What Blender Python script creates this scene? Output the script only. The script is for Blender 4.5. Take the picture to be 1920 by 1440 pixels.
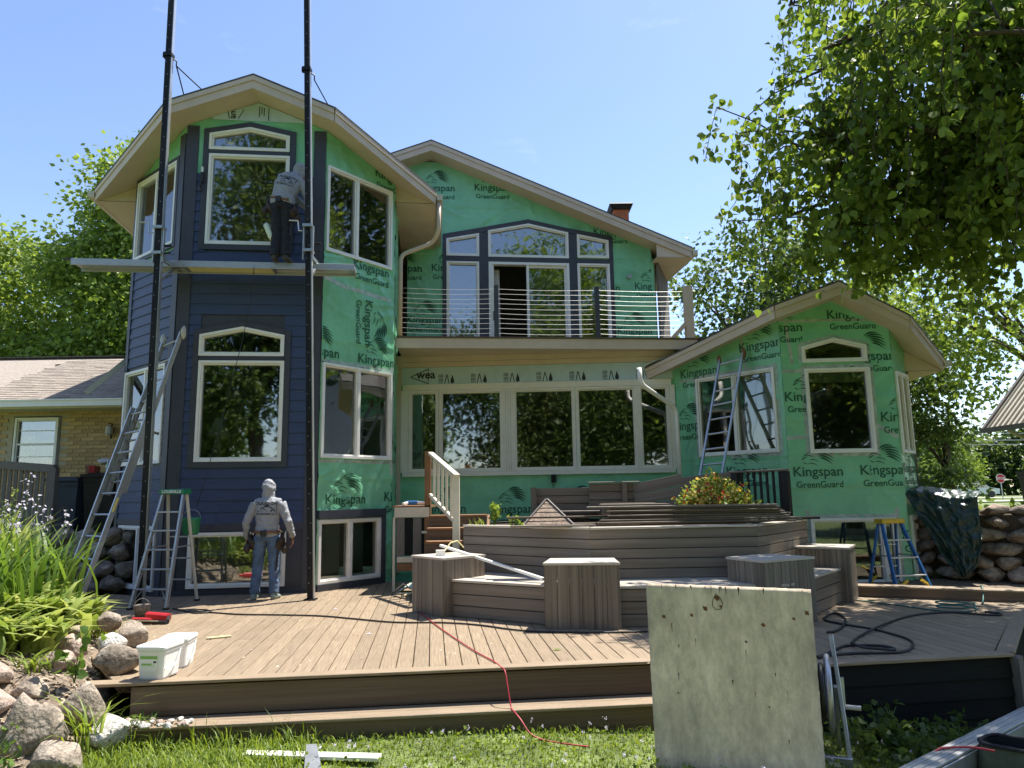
import bpy, bmesh, math, random
import numpy as np
from mathutils import Vector, Matrix, noise as mnoise
from mathutils.bvhtree import BVHTree

# ------------------------------------------------------------------ camera, sky, sun, exposure
scene = bpy.context.scene
for o in list(bpy.data.objects): bpy.data.objects.remove(o)
R = math.radians
col = scene.collection
cam_d = bpy.data.cameras.new('camera'); cam = bpy.data.objects.new('camera', cam_d); col.objects.link(cam)
cam_d.sensor_width = 36.0; cam_d.lens = 36.0*1331/1920; cam_d.clip_end = 2000; cam_d.clip_start = 0.05
_p, _r = R(8.9), R(0.9)
_f = Vector((0, math.cos(_p), math.sin(_p))); _r0 = Vector((1, 0, 0)); _u0 = Vector((0, -math.sin(_p), math.cos(_p)))
_rr = math.cos(_r)*_r0 - math.sin(_r)*_u0; _uu = math.cos(_r)*_u0 + math.sin(_r)*_r0
cam.matrix_world = Matrix(((_rr.x, _uu.x, -_f.x, 0), (_rr.y, _uu.y, -_f.y, 0), (_rr.z, _uu.z, -_f.z, 1.5), (0, 0, 0, 1)))
scene.camera = cam

SUN_AZ, SUN_EL = R(50), R(66)
world = bpy.data.worlds.new('World'); scene.world = world; world.use_nodes = True
wn = world.node_tree; wn.nodes.clear()
_sky = wn.nodes.new('ShaderNodeTexSky'); _sky.sky_type = 'NISHITA'; _sky.sun_disc = False
_sky.sun_elevation = SUN_EL; _sky.sun_rotation = SUN_AZ; _sky.air_density = 1.0; _sky.dust_density = 0.5; _sky.ozone_density = 3.2
_bg = wn.nodes.new('ShaderNodeBackground'); _bg.inputs[1].default_value = 0.110
_wo = wn.nodes.new('ShaderNodeOutputWorld')
_wb = wn.nodes.new('ShaderNodeMix'); _wb.data_type = 'RGBA'; _wb.blend_type = 'MULTIPLY'; _wb.inputs[0].default_value = 1.0; _wb.inputs[7].default_value = (1.03, .98, 1.0, 1)   # camera white balance
wn.links.new(_sky.outputs[0], _wb.inputs[6]); 
_tc = wn.nodes.new('ShaderNodeTexCoord'); _mp = wn.nodes.new('ShaderNodeMapping'); _mp.inputs['Scale'].default_value = (2.2, 2.2, 7.0); _mp.inputs['Location'].default_value = (3.3, 1.2, .4); _cn = wn.nodes.new('ShaderNodeTexNoise'); _cn.inputs['Scale'].default_value = 1.6; _cn.inputs['Detail'].default_value = 7; _cn.inputs['Roughness'].default_value = .6
_cr = wn.nodes.new('ShaderNodeMapRange'); _cr.inputs[1].default_value = .62; _cr.inputs[2].default_value = .86; _cr.inputs[4].default_value = .35; _cm = wn.nodes.new('ShaderNodeMix'); _cm.data_type = 'RGBA'; _cm.inputs[7].default_value = (5.6, 5.9, 6.4, 1)
wn.links.new(_tc.outputs['Generated'], _mp.inputs[0]); wn.links.new(_mp.outputs[0], _cn.inputs['Vector']); wn.links.new(_cn.outputs[0], _cr.inputs[0]); wn.links.new(_cr.outputs[0], _cm.inputs[0]); wn.links.new(_wb.outputs[2], _cm.inputs[6]); wn.links.new(_cm.outputs[2], _bg.inputs[0]); wn.links.new(_bg.outputs[0], _wo.inputs[0])

sd = bpy.data.lights.new('sun', 'SUN'); sd.energy = 4.4; sd.angle = R(0.53); sd.color = (1.0, 0.95, 0.86)
sun = bpy.data.objects.new('sun', sd); col.objects.link(sun)
_sv = Vector((math.sin(SUN_AZ)*math.cos(SUN_EL), math.cos(SUN_AZ)*math.cos(SUN_EL), math.sin(SUN_EL)))
sun.rotation_mode = 'QUATERNION'; sun.rotation_quaternion = _sv.to_track_quat('Z', 'Y'); sun.location = (8, 6, 20)

vs = scene.view_settings; vs.view_transform = 'Standard'; vs.look = 'None'; vs.exposure = 1.22; vs.gamma = 1.0; vs.use_curve_mapping = False
scene.render.engine = 'CYCLES'; scene.cycles.max_bounces = 8; scene.cycles.transparent_max_bounces = 12
scene.cycles.caustics_reflective = False; scene.cycles.caustics_refractive = False; scene.cycles.use_denoising = True

# ------------------------------------------------------------------ helpers
random.seed(4); rng = np.random.default_rng(11)
WL = {}                                    # world position of every parent

_TS = bpy.data.scenes.new('scratch')
def eval_mesh(o):
    _TS.collection.objects.link(o); vl = _TS.view_layers[0]; vl.update(); dg = vl.depsgraph
    me = bpy.data.meshes.new_from_object(o.evaluated_get(dg)); bpy.data.objects.remove(o); return me

def tag(o, label=None, cat=None, group=None, kind=None):
    if label: o['label'] = label
    if cat: o['category'] = cat
    if group: o['group'] = group
    if kind or cat: o['kind'] = kind or 'thing'
    return o

def thing(name, loc, label, cat, group=None, kind=None):
    o = bpy.data.objects.new(name, None); col.objects.link(o); o.location = loc; o.empty_display_size = .2
    WL[o.name] = Vector(loc)
    return tag(o, label, cat, group, kind)

def link(name, me, parent=None, mat=None, smooth=False, center=False):
    if mat is not None and not me.materials: me.materials.append(mat)
    if smooth: me.shade_smooth()
    o = bpy.data.objects.new(name, me); col.objects.link(o)
    if parent is not None:
        o.parent = parent
        o.matrix_parent_inverse = Matrix.Translation(-WL.get(parent.name, Vector()))
        WL[o.name] = Vector()
    else:
        if center and len(me.vertices):
            co = np.empty(len(me.vertices)*3); me.vertices.foreach_get('co', co); co = co.reshape(-1, 3)
            c = Vector(((co[:, 0].min()+co[:, 0].max())/2, (co[:, 1].min()+co[:, 1].max())/2, co[:, 2].min()))
            me.transform(Matrix.Translation(-c)); o.location = c; WL[o.name] = c
        else: WL[o.name] = Vector()
    return o

def copy_tree(o, parent=None):
    c = o.copy(); col.objects.link(c)
    WL[c.name] = WL[o.name].copy()
    if parent is not None: c.parent = parent
    for ch in list(o.children):
        k = copy_tree(ch, c)
    return c

def dir2(az): a = R(az); return Vector((math.sin(a), math.cos(a), 0))

class Wall:
    def __init__(s, o, az):
        s.o = Vector((o[0], o[1], 0)); s.u = dir2(az); s.n = Vector((s.u.y, -s.u.x, 0))
    def P(s, u, z, n=0.0): return s.o + s.u*u + s.n*n + Vector((0, 0, z))

class MB:
    def __init__(s): s.v = []; s.f = []; s.t = []
    def add(s, vs, fs, ts=None):
        b = len(s.v); s.v += [tuple(p) for p in vs]
        for i, f in enumerate(fs):
            s.f.append(tuple(b+k for k in f)); s.t.append(ts[i] if ts else [(vs[k][0], vs[k][2]) for k in f])
    def hexa(s, p):          # p: bottom ring 4, top ring 4 (ccw)
        s.add(p, [(3, 2, 1, 0), (4, 5, 6, 7), (0, 1, 5, 4), (1, 2, 6, 5), (2, 3, 7, 6), (3, 0, 4, 7)])
    def box(s, c, size, rz=0.0):
        x, y, z = [k/2 for k in size]; cc, ss = math.cos(rz), math.sin(rz)
        c = Vector(c); a = Vector((cc, ss, 0)); b = Vector((-ss, cc, 0)); k = Vector((0, 0, 1))
        if size[0] >= size[1] and size[0] >= size[2]: s.beam(c-a*x, c+a*x, size[1], size[2], k)
        elif size[1] >= size[2]: s.beam(c-b*y, c+b*y, size[0], size[2], k)
        else: s.beam(c-k*z, c+k*z, size[1], size[0], a)
    def beam(s, p0, p1, w, h, up=(0, 0, 1), ch=0.0):
        p0 = Vector(p0); p1 = Vector(p1); d = (p1-p0); L = d.length; d.normalize()
        up = Vector(up); side = d.cross(up)
        if side.length < 1e-4: side = d.cross(Vector((1, 0, 0)))
        side.normalize(); up = side.cross(d).normalized()
        w2, h2 = w/2, h/2
        if ch <= 0: pr = [(-w2, -h2), (w2, -h2), (w2, h2), (-w2, h2)]
        else: pr = [(-w2+ch, -h2), (w2-ch, -h2), (w2, -h2+ch), (w2, h2-ch), (w2-ch, h2), (-w2+ch, h2), (-w2, h2-ch), (-w2, -h2+ch)]
        n = len(pr); vs = [p0+side*a+up*b for a, b in pr]+[p1+side*a+up*b for a, b in pr]
        per = [0]
        for i in range(n): per.append(per[-1]+math.hypot(pr[(i+1) % n][0]-pr[i][0], pr[(i+1) % n][1]-pr[i][1]))
        o = (p0.x*3.7+p0.y*5.1+p0.z*7.3) % 9
        fs = []; ts = []
        for i in range(n):
            j = (i+1) % n; fs.append((i, j, n+j, n+i)); ts.append([(o, o+per[i]), (o, o+per[i+1]), (o+L, o+per[i+1]), (o+L, o+per[i])])
        fs.append(tuple(range(n-1, -1, -1))); ts.append([(o+pr[k][0], o+pr[k][1]) for k in range(n-1, -1, -1)])
        fs.append(tuple(range(n, 2*n))); ts.append([(o+a, o+b) for a, b in pr])
        s.add(vs, fs, ts)
    def wbox(s, W, u0, u1, z0, z1, n0, n1):
        if (u1-u0) >= (z1-z0): s.beam(W.P(u0, (z0+z1)/2, (n0+n1)/2), W.P(u1, (z0+z1)/2, (n0+n1)/2), n1-n0, z1-z0)
        else: s.beam(W.P((u0+u1)/2, z0, (n0+n1)/2), W.P((u0+u1)/2, z1, (n0+n1)/2), u1-u0, n1-n0, W.n)
    def tube(s, pts, r, n=8, caps=True, close=False):
        pts = [Vector(p) for p in pts]; N = len(pts); rs = r if isinstance(r, (list, tuple)) else [r]*N
        prev = None; rings = []; vs = []; L = 0; Ls = []
        for i, p in enumerate(pts):
            d = (pts[min(i+1, N-1)]-pts[max(i-1, 0)])
            if close: d = pts[(i+1) % N]-pts[i-1]
            d.normalize()
            if prev is None:
                a = d.cross(Vector((0, 0, 1)))
                if a.length < 1e-3: a = d.cross(Vector((1, 0, 0)))
            else: a = prev-d*prev.dot(d)
            a.normalize(); b = d.cross(a); prev = a
            if i: L += (p-pts[i-1]).length
            Ls.append(L)
            for k in range(n):
                t = 2*math.pi*k/n; vs.append(p+(a*math.cos(t)+b*math.sin(t))*rs[i])
        fs = []; ts = []
        for i in range(N if close else N-1):
            j = (i+1) % N
            for k in range(n):
                m = (k+1) % n; fs.append((i*n+k, i*n+m, j*n+m, j*n+k)); q = 2*math.pi*rs[i]/n
                ts.append([(Ls[i], k*q), (Ls[i], k*q+q), (Ls[j], k*q+q), (Ls[j], k*q)])
        if caps and not close:
            fs.append(tuple(range(n-1, -1, -1))); ts.append([(0, 0)]*n); fs.append(tuple((N-1)*n+k for k in range(n))); ts.append([(0, 0)]*n)
        s.add(vs, fs, ts)
    def prism(s, poly, d):     # poly list of 3d pts, d extrusion vector
        n = len(poly); d = Vector(d); a = [Vector(p) for p in poly]; b = [p+d for p in a]
        fs = [tuple(range(n)), tuple(range(2*n-1, n-1, -1))]+[(i, n+i, n+(i+1) % n, (i+1) % n) for i in range(n)]
        s.add(a+b, fs)
    def ring(s, W, outer, inner, n0, n1):
        n = len(outer); vs = [W.P(u, z, n1) for u, z in outer]+[W.P(u, z, n1) for u, z in inner]+[W.P(u, z, n0) for u, z in outer]+[W.P(u, z, n0) for u, z in inner]
        fs = []
        for i in range(n):
            j = (i+1) % n
            fs += [(i, j, n+j, n+i), (2*n+i, 3*n+i, 3*n+j, 2*n+j), (i, 2*n+i, 2*n+j, j), (n+i, n+j, 3*n+j, 3*n+i)]
        s.add(vs, fs)
    def mesh(s, name, fix=True):
        me = bpy.data.meshes.new(name); me.from_pydata(s.v, [], s.f)
        uvl = me.uv_layers.new(name='UVMap'); flat = [c for t in s.t for p in t for c in p]
        uvl.data.foreach_set('uv', flat)
        if fix:
            bm = bmesh.new(); bm.from_mesh(me); bmesh.ops.recalc_face_normals(bm, faces=bm.faces); bm.to_mesh(me); bm.free()
        me.update(); return me
    def build(s, name, mat, parent=None, smooth=False, fix=True):
        return link(name, s.mesh(name, fix), parent, mat, smooth, center=parent is None)

def np_mesh(name, V, F, mat=None, smooth=False):
    me = bpy.data.meshes.new(name); V = np.asarray(V, np.float32); F = np.asarray(F, np.int32); k = F.shape[1]
    me.vertices.add(len(V)); me.vertices.foreach_set('co', V.ravel())
    me.loops.add(F.size); me.loops.foreach_set('vertex_index', F.ravel())
    me.polygons.add(len(F)); me.polygons.foreach_set('loop_start', np.arange(0, F.size, k, dtype=np.int32))
    me.polygons.foreach_set('loop_total', np.full(len(F), k, np.int32))
    me.update(calc_edges=True)
    if mat: me.materials.append(mat)
    if smooth: me.shade_smooth()
    return me

def inset(poly, w):
    n = len(poly); out = []
    A = sum(poly[i][0]*poly[(i+1) % n][1]-poly[(i+1) % n][0]*poly[i][1] for i in range(n))
    sg = 1 if A > 0 else -1
    for i in range(n):
        p, q, r = Vector(poly[i-1]), Vector(poly[i]), Vector(poly[(i+1) % n])
        d1 = (q-p).normalized(); d2 = (r-q).normalized()
        n1 = Vector((-d1.y, d1.x))*sg; n2 = Vector((-d2.y, d2.x))*sg
        m = n1+n2; k = w*2/(m.length**2)
        out.append((q.x+m.x*k, q.y+m.y*k))
    return out

def clip_half(poly, p, n):     # keep side where (x-p).n >= 0
    out = []
    for i in range(len(poly)):
        a, b = poly[i], poly[(i+1) % len(poly)]
        da = (a[0]-p[0])*n[0]+(a[1]-p[1])*n[1]; db = (b[0]-p[0])*n[0]+(b[1]-p[1])*n[1]
        if da >= 0: out.append(a)
        if da*db < 0:
            t = da/(da-db); out.append((a[0]+(b[0]-a[0])*t, a[1]+(b[1]-a[1])*t))
    return out

# ------------------------------------------------------------------ materials
def nd(nt, t, **kw):
    n = nt.nodes.new(t)
    for k, v in kw.items(): setattr(n, k, v)
    return n

def mat(name, c, rough=.6, var=.18, scale=6., stretch=(1, 1, 1), bump=0., bscale=60., metal=0., spec=.5, uv=False, rnd=0., c2=None, dirt=0., dirtc=(.1, .08, .06), coat=0., detail=5., speck=0., sscale=80.):
    m = bpy.data.materials.new(name); m.use_nodes = True; nt = m.node_tree; nt.nodes.clear(); L = nt.links.new
    out = nd(nt, 'ShaderNodeOutputMaterial'); b = nd(nt, 'ShaderNodeBsdfPrincipled'); L(b.outputs[0], out.inputs[0])
    b.inputs['Roughness'].default_value = rough; b.inputs['Metallic'].default_value = metal; b.inputs['Specular IOR Level'].default_value = spec
    b.inputs['Coat Weight'].default_value = coat
    tc = nd(nt, 'ShaderNodeTexCoord'); mp = nd(nt, 'ShaderNodeMapping'); mp.inputs['Scale'].default_value = stretch
    L(tc.outputs['UV' if uv else 'Object'], mp.inputs[0])
    nz = nd(nt, 'ShaderNodeTexNoise'); nz.inputs['Scale'].default_value = scale; nz.inputs['Detail'].default_value = detail; nz.inputs['Roughness'].default_value = .62
    L(mp.outputs[0], nz.inputs['Vector'])
    rp = nd(nt, 'ShaderNodeValToRGB'); rp.color_ramp.elements[0].position = .3; rp.color_ramp.elements[1].position = .7
    ca = [x*(1-var) for x in c]; cb = c2 if c2 else [min(1, x*(1+var)) for x in c]
    rp.color_ramp.elements[0].color = (*ca, 1); rp.color_ramp.elements[1].color = (*cb, 1)
    L(nz.outputs[0], rp.inputs[0]); cur = rp.outputs[0]
    if dirt > 0:
        n2 = nd(nt, 'ShaderNodeTexNoise'); n2.inputs['Scale'].default_value = .9 if not uv else 1.4; n2.inputs['Detail'].default_value = 6; L(tc.outputs['Object'], n2.inputs['Vector'])
        r2 = nd(nt, 'ShaderNodeMapRange'); r2.inputs[1].default_value = .45; r2.inputs[2].default_value = .75; r2.inputs[4].default_value = dirt; L(n2.outputs[0], r2.inputs[0])
        mx = nd(nt, 'ShaderNodeMix', data_type='RGBA'); L(r2.outputs[0], mx.inputs[0]); L(cur, mx.inputs[6]); mx.inputs[7].default_value = (*dirtc, 1); cur = mx.outputs[2]
    if speck > 0:
        n4 = nd(nt, 'ShaderNodeTexNoise'); n4.inputs['Scale'].default_value = sscale; n4.inputs['Detail'].default_value = 6; n4.inputs['Roughness'].default_value = .75; L(mp.outputs[0], n4.inputs['Vector'])
        r4 = nd(nt, 'ShaderNodeMapRange'); r4.inputs[1].default_value = .36; r4.inputs[2].default_value = .66; r4.inputs[3].default_value = 1-speck; r4.inputs[4].default_value = 1+speck*.7; L(n4.outputs[0], r4.inputs[0])
        h4 = nd(nt, 'ShaderNodeHueSaturation'); L(r4.outputs[0], h4.inputs['Value']); L(cur, h4.inputs['Color']); cur = h4.outputs[0]
    if rnd > 0:
        oi = nd(nt, 'ShaderNodeObjectInfo'); mr = nd(nt, 'ShaderNodeMapRange'); mr.inputs[3].default_value = 1-rnd; mr.inputs[4].default_value = 1+rnd; L(oi.outputs['Random'], mr.inputs[0])
        hs = nd(nt, 'ShaderNodeHueSaturation'); L(mr.outputs[0], hs.inputs['Value']); L(cur, hs.inputs['Color']); cur = hs.outputs[0]
    L(cur, b.inputs['Base Color'])
    if bump > 0:
        n3 = nd(nt, 'ShaderNodeTexNoise'); n3.inputs['Scale'].default_value = bscale; n3.inputs['Detail'].default_value = 4; L(mp.outputs[0], n3.inputs['Vector'])
        bp = nd(nt, 'ShaderNodeBump'); bp.inputs['Strength'].default_value = bump; bp.inputs['Distance'].default_value = .02; L(n3.outputs[0], bp.inputs['Height']); L(bp.outputs[0], b.inputs['Normal'])
    return m

def leafmat(name, c1, c2, tr=.45, rough=.5):
    m = bpy.data.materials.new(name); m.use_nodes = True; nt = m.node_tree; nt.nodes.clear(); L = nt.links.new
    out = nd(nt, 'ShaderNodeOutputMaterial'); g = nd(nt, 'ShaderNodeNewGeometry')
    rp = nd(nt, 'ShaderNodeValToRGB'); rp.color_ramp.elements[0].color = (*c1, 1); rp.color_ramp.elements[1].color = (*c2, 1); L(g.outputs['Random Per Island'], rp.inputs[0])
    b = nd(nt, 'ShaderNodeBsdfPrincipled'); b.inputs['Roughness'].default_value = rough; b.inputs['Specular IOR Level'].default_value = .35; L(rp.outputs[0], b.inputs['Base Color'])
    t = nd(nt, 'ShaderNodeBsdfTranslucent'); hs = nd(nt, 'ShaderNodeHueSaturation'); hs.inputs['Value'].default_value = 1.5; hs.inputs['Saturation'].default_value = 1.1; hs.inputs['Hue'].default_value = .485; L(rp.outputs[0], hs.inputs['Color']); L(hs.outputs[0], t.inputs[0])
    mx = nd(nt, 'ShaderNodeMixShader'); mx.inputs[0].default_value = tr; L(b.outputs[0], mx.inputs[1]); L(t.outputs[0], mx.inputs[2]); L(mx.outputs[0], out.inputs[0])
    return m

def glassmat(name, base=.16, tint=(.8, .86, .84)):
    m = bpy.data.materials.new(name); m.use_nodes = True; nt = m.node_tree; nt.nodes.clear(); L = nt.links.new
    out = nd(nt, 'ShaderNodeOutputMaterial'); fr = nd(nt, 'ShaderNodeFresnel'); fr.inputs[0].default_value = 1.5
    ma = nd(nt, 'ShaderNodeMath', operation='MULTIPLY_ADD'); ma.inputs[1].default_value = 1.0; ma.inputs[2].default_value = base; ma.use_clamp = True; L(fr.outputs[0], ma.inputs[0])
    t = nd(nt, 'ShaderNodeBsdfTransparent'); t.inputs[0].default_value = (*tint, 1); gl = nd(nt, 'ShaderNodeBsdfGlossy'); gl.inputs['Roughness'].default_value = .022
    tc = nd(nt, 'ShaderNodeTexCoord'); nz = nd(nt, 'ShaderNodeTexNoise'); nz.inputs['Scale'].default_value = 1.6; nz.inputs['Detail'].default_value = 1; L(tc.outputs['Object'], nz.inputs['Vector'])
    bp = nd(nt, 'ShaderNodeBump'); bp.inputs['Strength'].default_value = .06; bp.inputs['Distance'].default_value = .05; L(nz.outputs[0], bp.inputs['Height']); L(bp.outputs[0], gl.inputs['Normal'])
    mx = nd(nt, 'ShaderNodeMixShader'); L(ma.outputs[0], mx.inputs[0]); L(t.outputs[0], mx.inputs[1]); L(gl.outputs[0], mx.inputs[2]); L(mx.outputs[0], out.inputs[0])
    return m

M = dict(
 wrap=mat('green_house_wrap', (.215, .56, .33), .31, .14, 2.2, bump=.45, bscale=11, spec=.5, dirt=.4, dirtc=(.28, .63, .39)),
 print=mat('dark_green_print', (.016, .10, .055), .55, .2),
 tape=mat('seam_tape', (.42, .50, .45), .4, .3, 9, bump=.3, dirt=.5, dirtc=(.2, .34, .26)),
 foam=mat('pale_foam_board', (.50, .64, .70), .6, .08, 5),
 ink=mat('black_ink', (.02, .025, .025), .6, .2),
 navy=mat('navy_siding', (.038, .058, .130), .5, .2, 5, (1, 14, 1), bump=.25, bscale=30, uv=True, rnd=.08, dirt=.25, dirtc=(.052, .070, .13)),
 navytrim=mat('charcoal_trim', (.048, .051, .068), .5, .14, 8, bump=.1, dirt=.2, dirtc=(.08, .08, .09)),
 tan=mat('tan_painted_trim', (.60, .49, .385), .55, .07, 3, dirt=.25, dirtc=(.50, .40, .30), bump=.05),
 soffit=mat('tan_soffit', (.64, .52, .405), .65, .06, 3, dirt=.2, dirtc=(.54, .43, .325)),
 shingle=mat('dark_shingles', (.10, .09, .08), .9, .5, 14, (1, 3, 1), bump=.8, bscale=60),
 white=mat('white_vinyl', (.88, .86, .82), .4, .05, 5, dirt=.15, dirtc=(.55, .53, .48)),
 cream=mat('cream_paint', (.62, .57, .46), .55, .08, 6, dirt=.3, dirtc=(.42, .36, .26)),
 glass=glassmat('window_glass', .22), glass2=glassmat('window_glass_dim', .10),
 room=mat('room_interior', (.16, .14, .12), .9, .2, 2),
 curtain=mat('curtain_fabric', (.55, .53, .50), .9, .1, 5),
 blind=mat('grey_blind', (.33, .36, .32), .8, .1, 5),
 deck=mat('tan_composite_decking', (.262, .196, .128), .6, .38, 3.6, (.8, 24, 1), bump=.3, bscale=22, uv=True, rnd=.11, dirt=.45, dirtc=(.215, .152, .09)),
 bench=mat('grey_brown_composite', (.160, .128, .10), .5, .25, 1.1, (.3, 10, 1), bump=.15, bscale=24, uv=True, rnd=.10, c2=(.23, .19, .152)),
 benchpost=mat('streaked_composite', (.125, .10, .08), .5, .3, 1.9, (.14, 13, 1), bump=.15, bscale=24, uv=True, rnd=.16, c2=(.26, .215, .17)),
 benchtop=mat('pale_composite_top', (.48, .43, .365), .5, .14, 1.1, (.3, 9, 1), bump=.12, bscale=24, uv=True, rnd=.07),  # paler tone of the bench composite for planter seats, caps and lids
 offwhite=mat('offwhite_sash', (.82, .77, .67), .5, .06, 5, dirt=.25, dirtc=(.60, .54, .44)),
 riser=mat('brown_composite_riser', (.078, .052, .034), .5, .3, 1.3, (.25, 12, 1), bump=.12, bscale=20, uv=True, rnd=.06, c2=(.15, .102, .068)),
 skirt=mat('charcoal_skirt_siding', (.013, .014, .014), .75, .2, 5, (1, 12, 1), bump=.2, uv=True, spec=.12),
 lumber=mat('brown_lumber', (.23, .115, .05), .7, .4, 3, (1, 14, 1), bump=.3, uv=True, rnd=.12),
 black=mat('black_metal', (.009, .009, .010), .55, .3, 12, spec=.25, dirt=.5, dirtc=(.05, .045, .04)),
 alu=mat('weathered_aluminium', (.50, .51, .52), .42, .12, 10, (1, 6, 1), metal=.75, uv=True, dirt=.35, dirtc=(.33, .32, .30)),
 galv=mat('galvanised_steel', (.42, .44, .47), .38, .2, 8, metal=.7),
 steel=mat('bright_steel', (.6, .6, .6), .3, .1, metal=.9),
 rock=mat('grey_boulder', (.20, .155, .115), .95, .4, 6, bump=1.0, bscale=26, rnd=.25, dirt=.6, dirtc=(.12, .095, .07), detail=10, c2=(.50, .42, .335), speck=.45, sscale=40),
 rockw=mat('pale_granite', (.60, .57, .52), .9, .45, 16, bump=.9, bscale=40, dirt=.3, dirtc=(.36, .32, .27), detail=9, speck=.6, sscale=70),
 rockp=mat('pinkish_granite', (.42, .325, .265), .9, .42, 13, bump=.9, bscale=34, rnd=.1, dirt=.4, dirtc=(.25, .2, .16), detail=9, speck=.5, sscale=60),
 soil=mat('mulch_soil', (.17, .12, .08), .95, .6, 18, bump=1.0, bscale=50, c2=(.34, .27, .20), detail=9, speck=.4, sscale=90),
 lawn=mat('lawn_ground', (.11, .15, .045), .95, .5, 3, bump=.7, bscale=60, detail=9, c2=(.20, .25, .08)),
 bark=mat('tree_bark', (.085, .065, .05), .95, .5, 12, (1, 1, .25), bump=1, bscale=30),
 leafF=leafmat('linden_leaf', (.075, .135, .022), (.23, .31, .06), .58),
 leafL=leafmat('maple_leaf', (.11, .18, .03), (.27, .36, .08), .42),
 leafD=leafmat('dark_tree_leaf', (.04, .075, .018), (.12, .18, .045), .42),
 leafY=leafmat('young_tree_leaf', (.11, .18, .03), (.24, .32, .07), .42),
 leafW=leafmat('willow_leaf', (.06, .09, .02), (.16, .19, .06), .35),
 hosta=leafmat('hosta_leaf', (.13, .21, .035), (.40, .45, .14), .4, .45),
 lily=leafmat('lily_blade', (.06, .12, .02), (.16, .26, .05), .4, .45),
 grass=leafmat('grass_blade', (.085, .145, .018), (.27, .35, .055), .4, .5),
 petal=leafmat('pale_lilac_petal', (.55, .48, .62), (.75, .70, .78), .4),
 plastic_w=mat('white_plastic', (.80, .80, .78), .35, .04, 4),
 label_g=mat('green_label_print', (.22, .46, .09), .45, .1),
 label_p=mat('pale_label_print', (.66, .74, .62), .5, .05),
 red=mat('red_plastic', (.50, .025, .03), .4, .15),
 redcord=mat('red_cord', (.38, .03, .045), .5, .2),
 blackrub=mat('black_rubber', (.016, .017, .018), .5, .3),
 greenrub=mat('teal_hose', (.02, .12, .11), .45, .3),
 ply=mat('weathered_plywood', (.70, .565, .425), .8, .26, 2.6, (1.5, 1, .7), bump=.3, bscale=26, dirt=.95, dirtc=(.34, .285, .22), detail=10, speck=.22, sscale=11),
 rust=mat('rusty_screw_stain', (.17, .07, .025), .9, .4, 40),
 blue=mat('blue_fibreglass', (.035, .16, .42), .4, .12),
 yellow=mat('yellow_plastic', (.62, .42, .03), .45, .15),
 green=mat('green_plastic', (.015, .19, .08), .45, .12),
 shirt=mat('grey_white_shirt', (.30, .305, .335), .85, .08, 8, bump=.6, bscale=14),
 jeans=mat('blue_denim', (.085, .135, .225), .9, .35, 7, bump=.5, bscale=16),
 dkpants=mat('dark_trousers', (.014, .016, .026), .9, .3, 8, bump=.5, bscale=16),
 skin=mat('skin', (.30, .145, .085), .55, .1),
 leather=mat('dark_leather', (.035, .022, .015), .6, .4, 12, bump=.4),
 belt=mat('brown_belt', (.16, .07, .03), .6, .2),
 shoe=mat('grey_green_shoe', (.22, .27, .24), .7, .3, 20),
 shoed=mat('dark_boot', (.05, .045, .04), .7, .3, 20),
 brick=mat('buff_brick', (.50, .34, .165), .85, .25, 12, bump=.4, rnd=.22),
 mortar=mat('mortar', (.46, .40, .30), .95, .12, 14),
 roofb=mat('tan_asphalt_shingle', (.33, .28, .235), .95, .3, 20, bump=.6, bscale=80, rnd=.16),
 tarp=mat('dark_green_tarp', (.016, .040, .032), .36, .25, 6, bump=.5, bscale=12, spec=.55),
 bin=mat('blue_grey_bin', (.055, .075, .115), .45, .15), binb=mat('black_bin', (.012, .012, .013), .4, .2),
 fence=mat('grey_fence', (.15, .135, .12), .75, .25, 6, uv=True, stretch=(1, 10, 1)),
 road=mat('pale_concrete_road', (.55, .53, .49), .9, .1, 1),
 stopred=mat('stop_sign_red', (.45, .012, .02), .45, .05), signw=mat('sign_white', (.8, .8, .8), .5, .03),
 clay=mat('orange_clay_flue', (.45, .14, .05), .8, .15), 
 slate=mat('pyramid_shingle', (.27, .20, .15), .9, .5, 22, bump=1, bscale=60),
 flowery=leafmat('yellow_petal', (.60, .42, .06), (.80, .66, .22), .3), flowerr=leafmat('red_petal', (.34, .03, .02), (.62, .20, .05), .3),
 scrap=mat('yellow_scrap_wood', (.66, .58, .30), .7, .08), soilp=mat('planter_soil', (.07, .05, .035), .95, .4, 20, bump=1),
 bagc=mat('camo_canvas', (.05, .065, .04), .9, .5, 5, c2=(.11, .13, .09)), bagk=mat('black_canvas', (.014, .013, .018), .8, .3),
 wire=mat('stainless_cable', (.46, .46, .44), .35, .05, metal=.6), carw=mat('white_car_paint', (.7, .72, .74), .3, .03, coat=.5), cloud=mat('x', (1, 1, 1)),
)
# ------------------------------------------------------------------ the ground
def sstep(a, b, x): t = np.clip((x-a)/(b-a), 0, 1); return t*t*(3-2*t)
def ground_z(x, y):
    x = np.asarray(x, float); y = np.asarray(y, float)
    z = -.44-.045*np.clip(x, 0, 5)+.02*np.sin(x*1.7+y)*np.cos(y*1.3)
    lim = 11.9-.55*np.clip(x-8.2, 0, 6)
    rt = sstep(0, .6, y-lim-.35)*sstep(6.9, 7.5, x)
    hi = .95-.0115*np.clip(y-12, 0, 62)
    z = z*(1-rt)+hi*rt
    lt = sstep(12.2, 12.8, y)*sstep(-6.9, -7.3, x)
    z = z*(1-lt)+(.95)*lt
    far = sstep(20, 40, np.hypot(x, y))*(1-rt)*(y < 14)
    return z*(1-far)-.5*far
def axis(a, b, st, ext): return np.concatenate([[-e for e in ext[::-1]], np.arange(a, b, st), ext])
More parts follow.
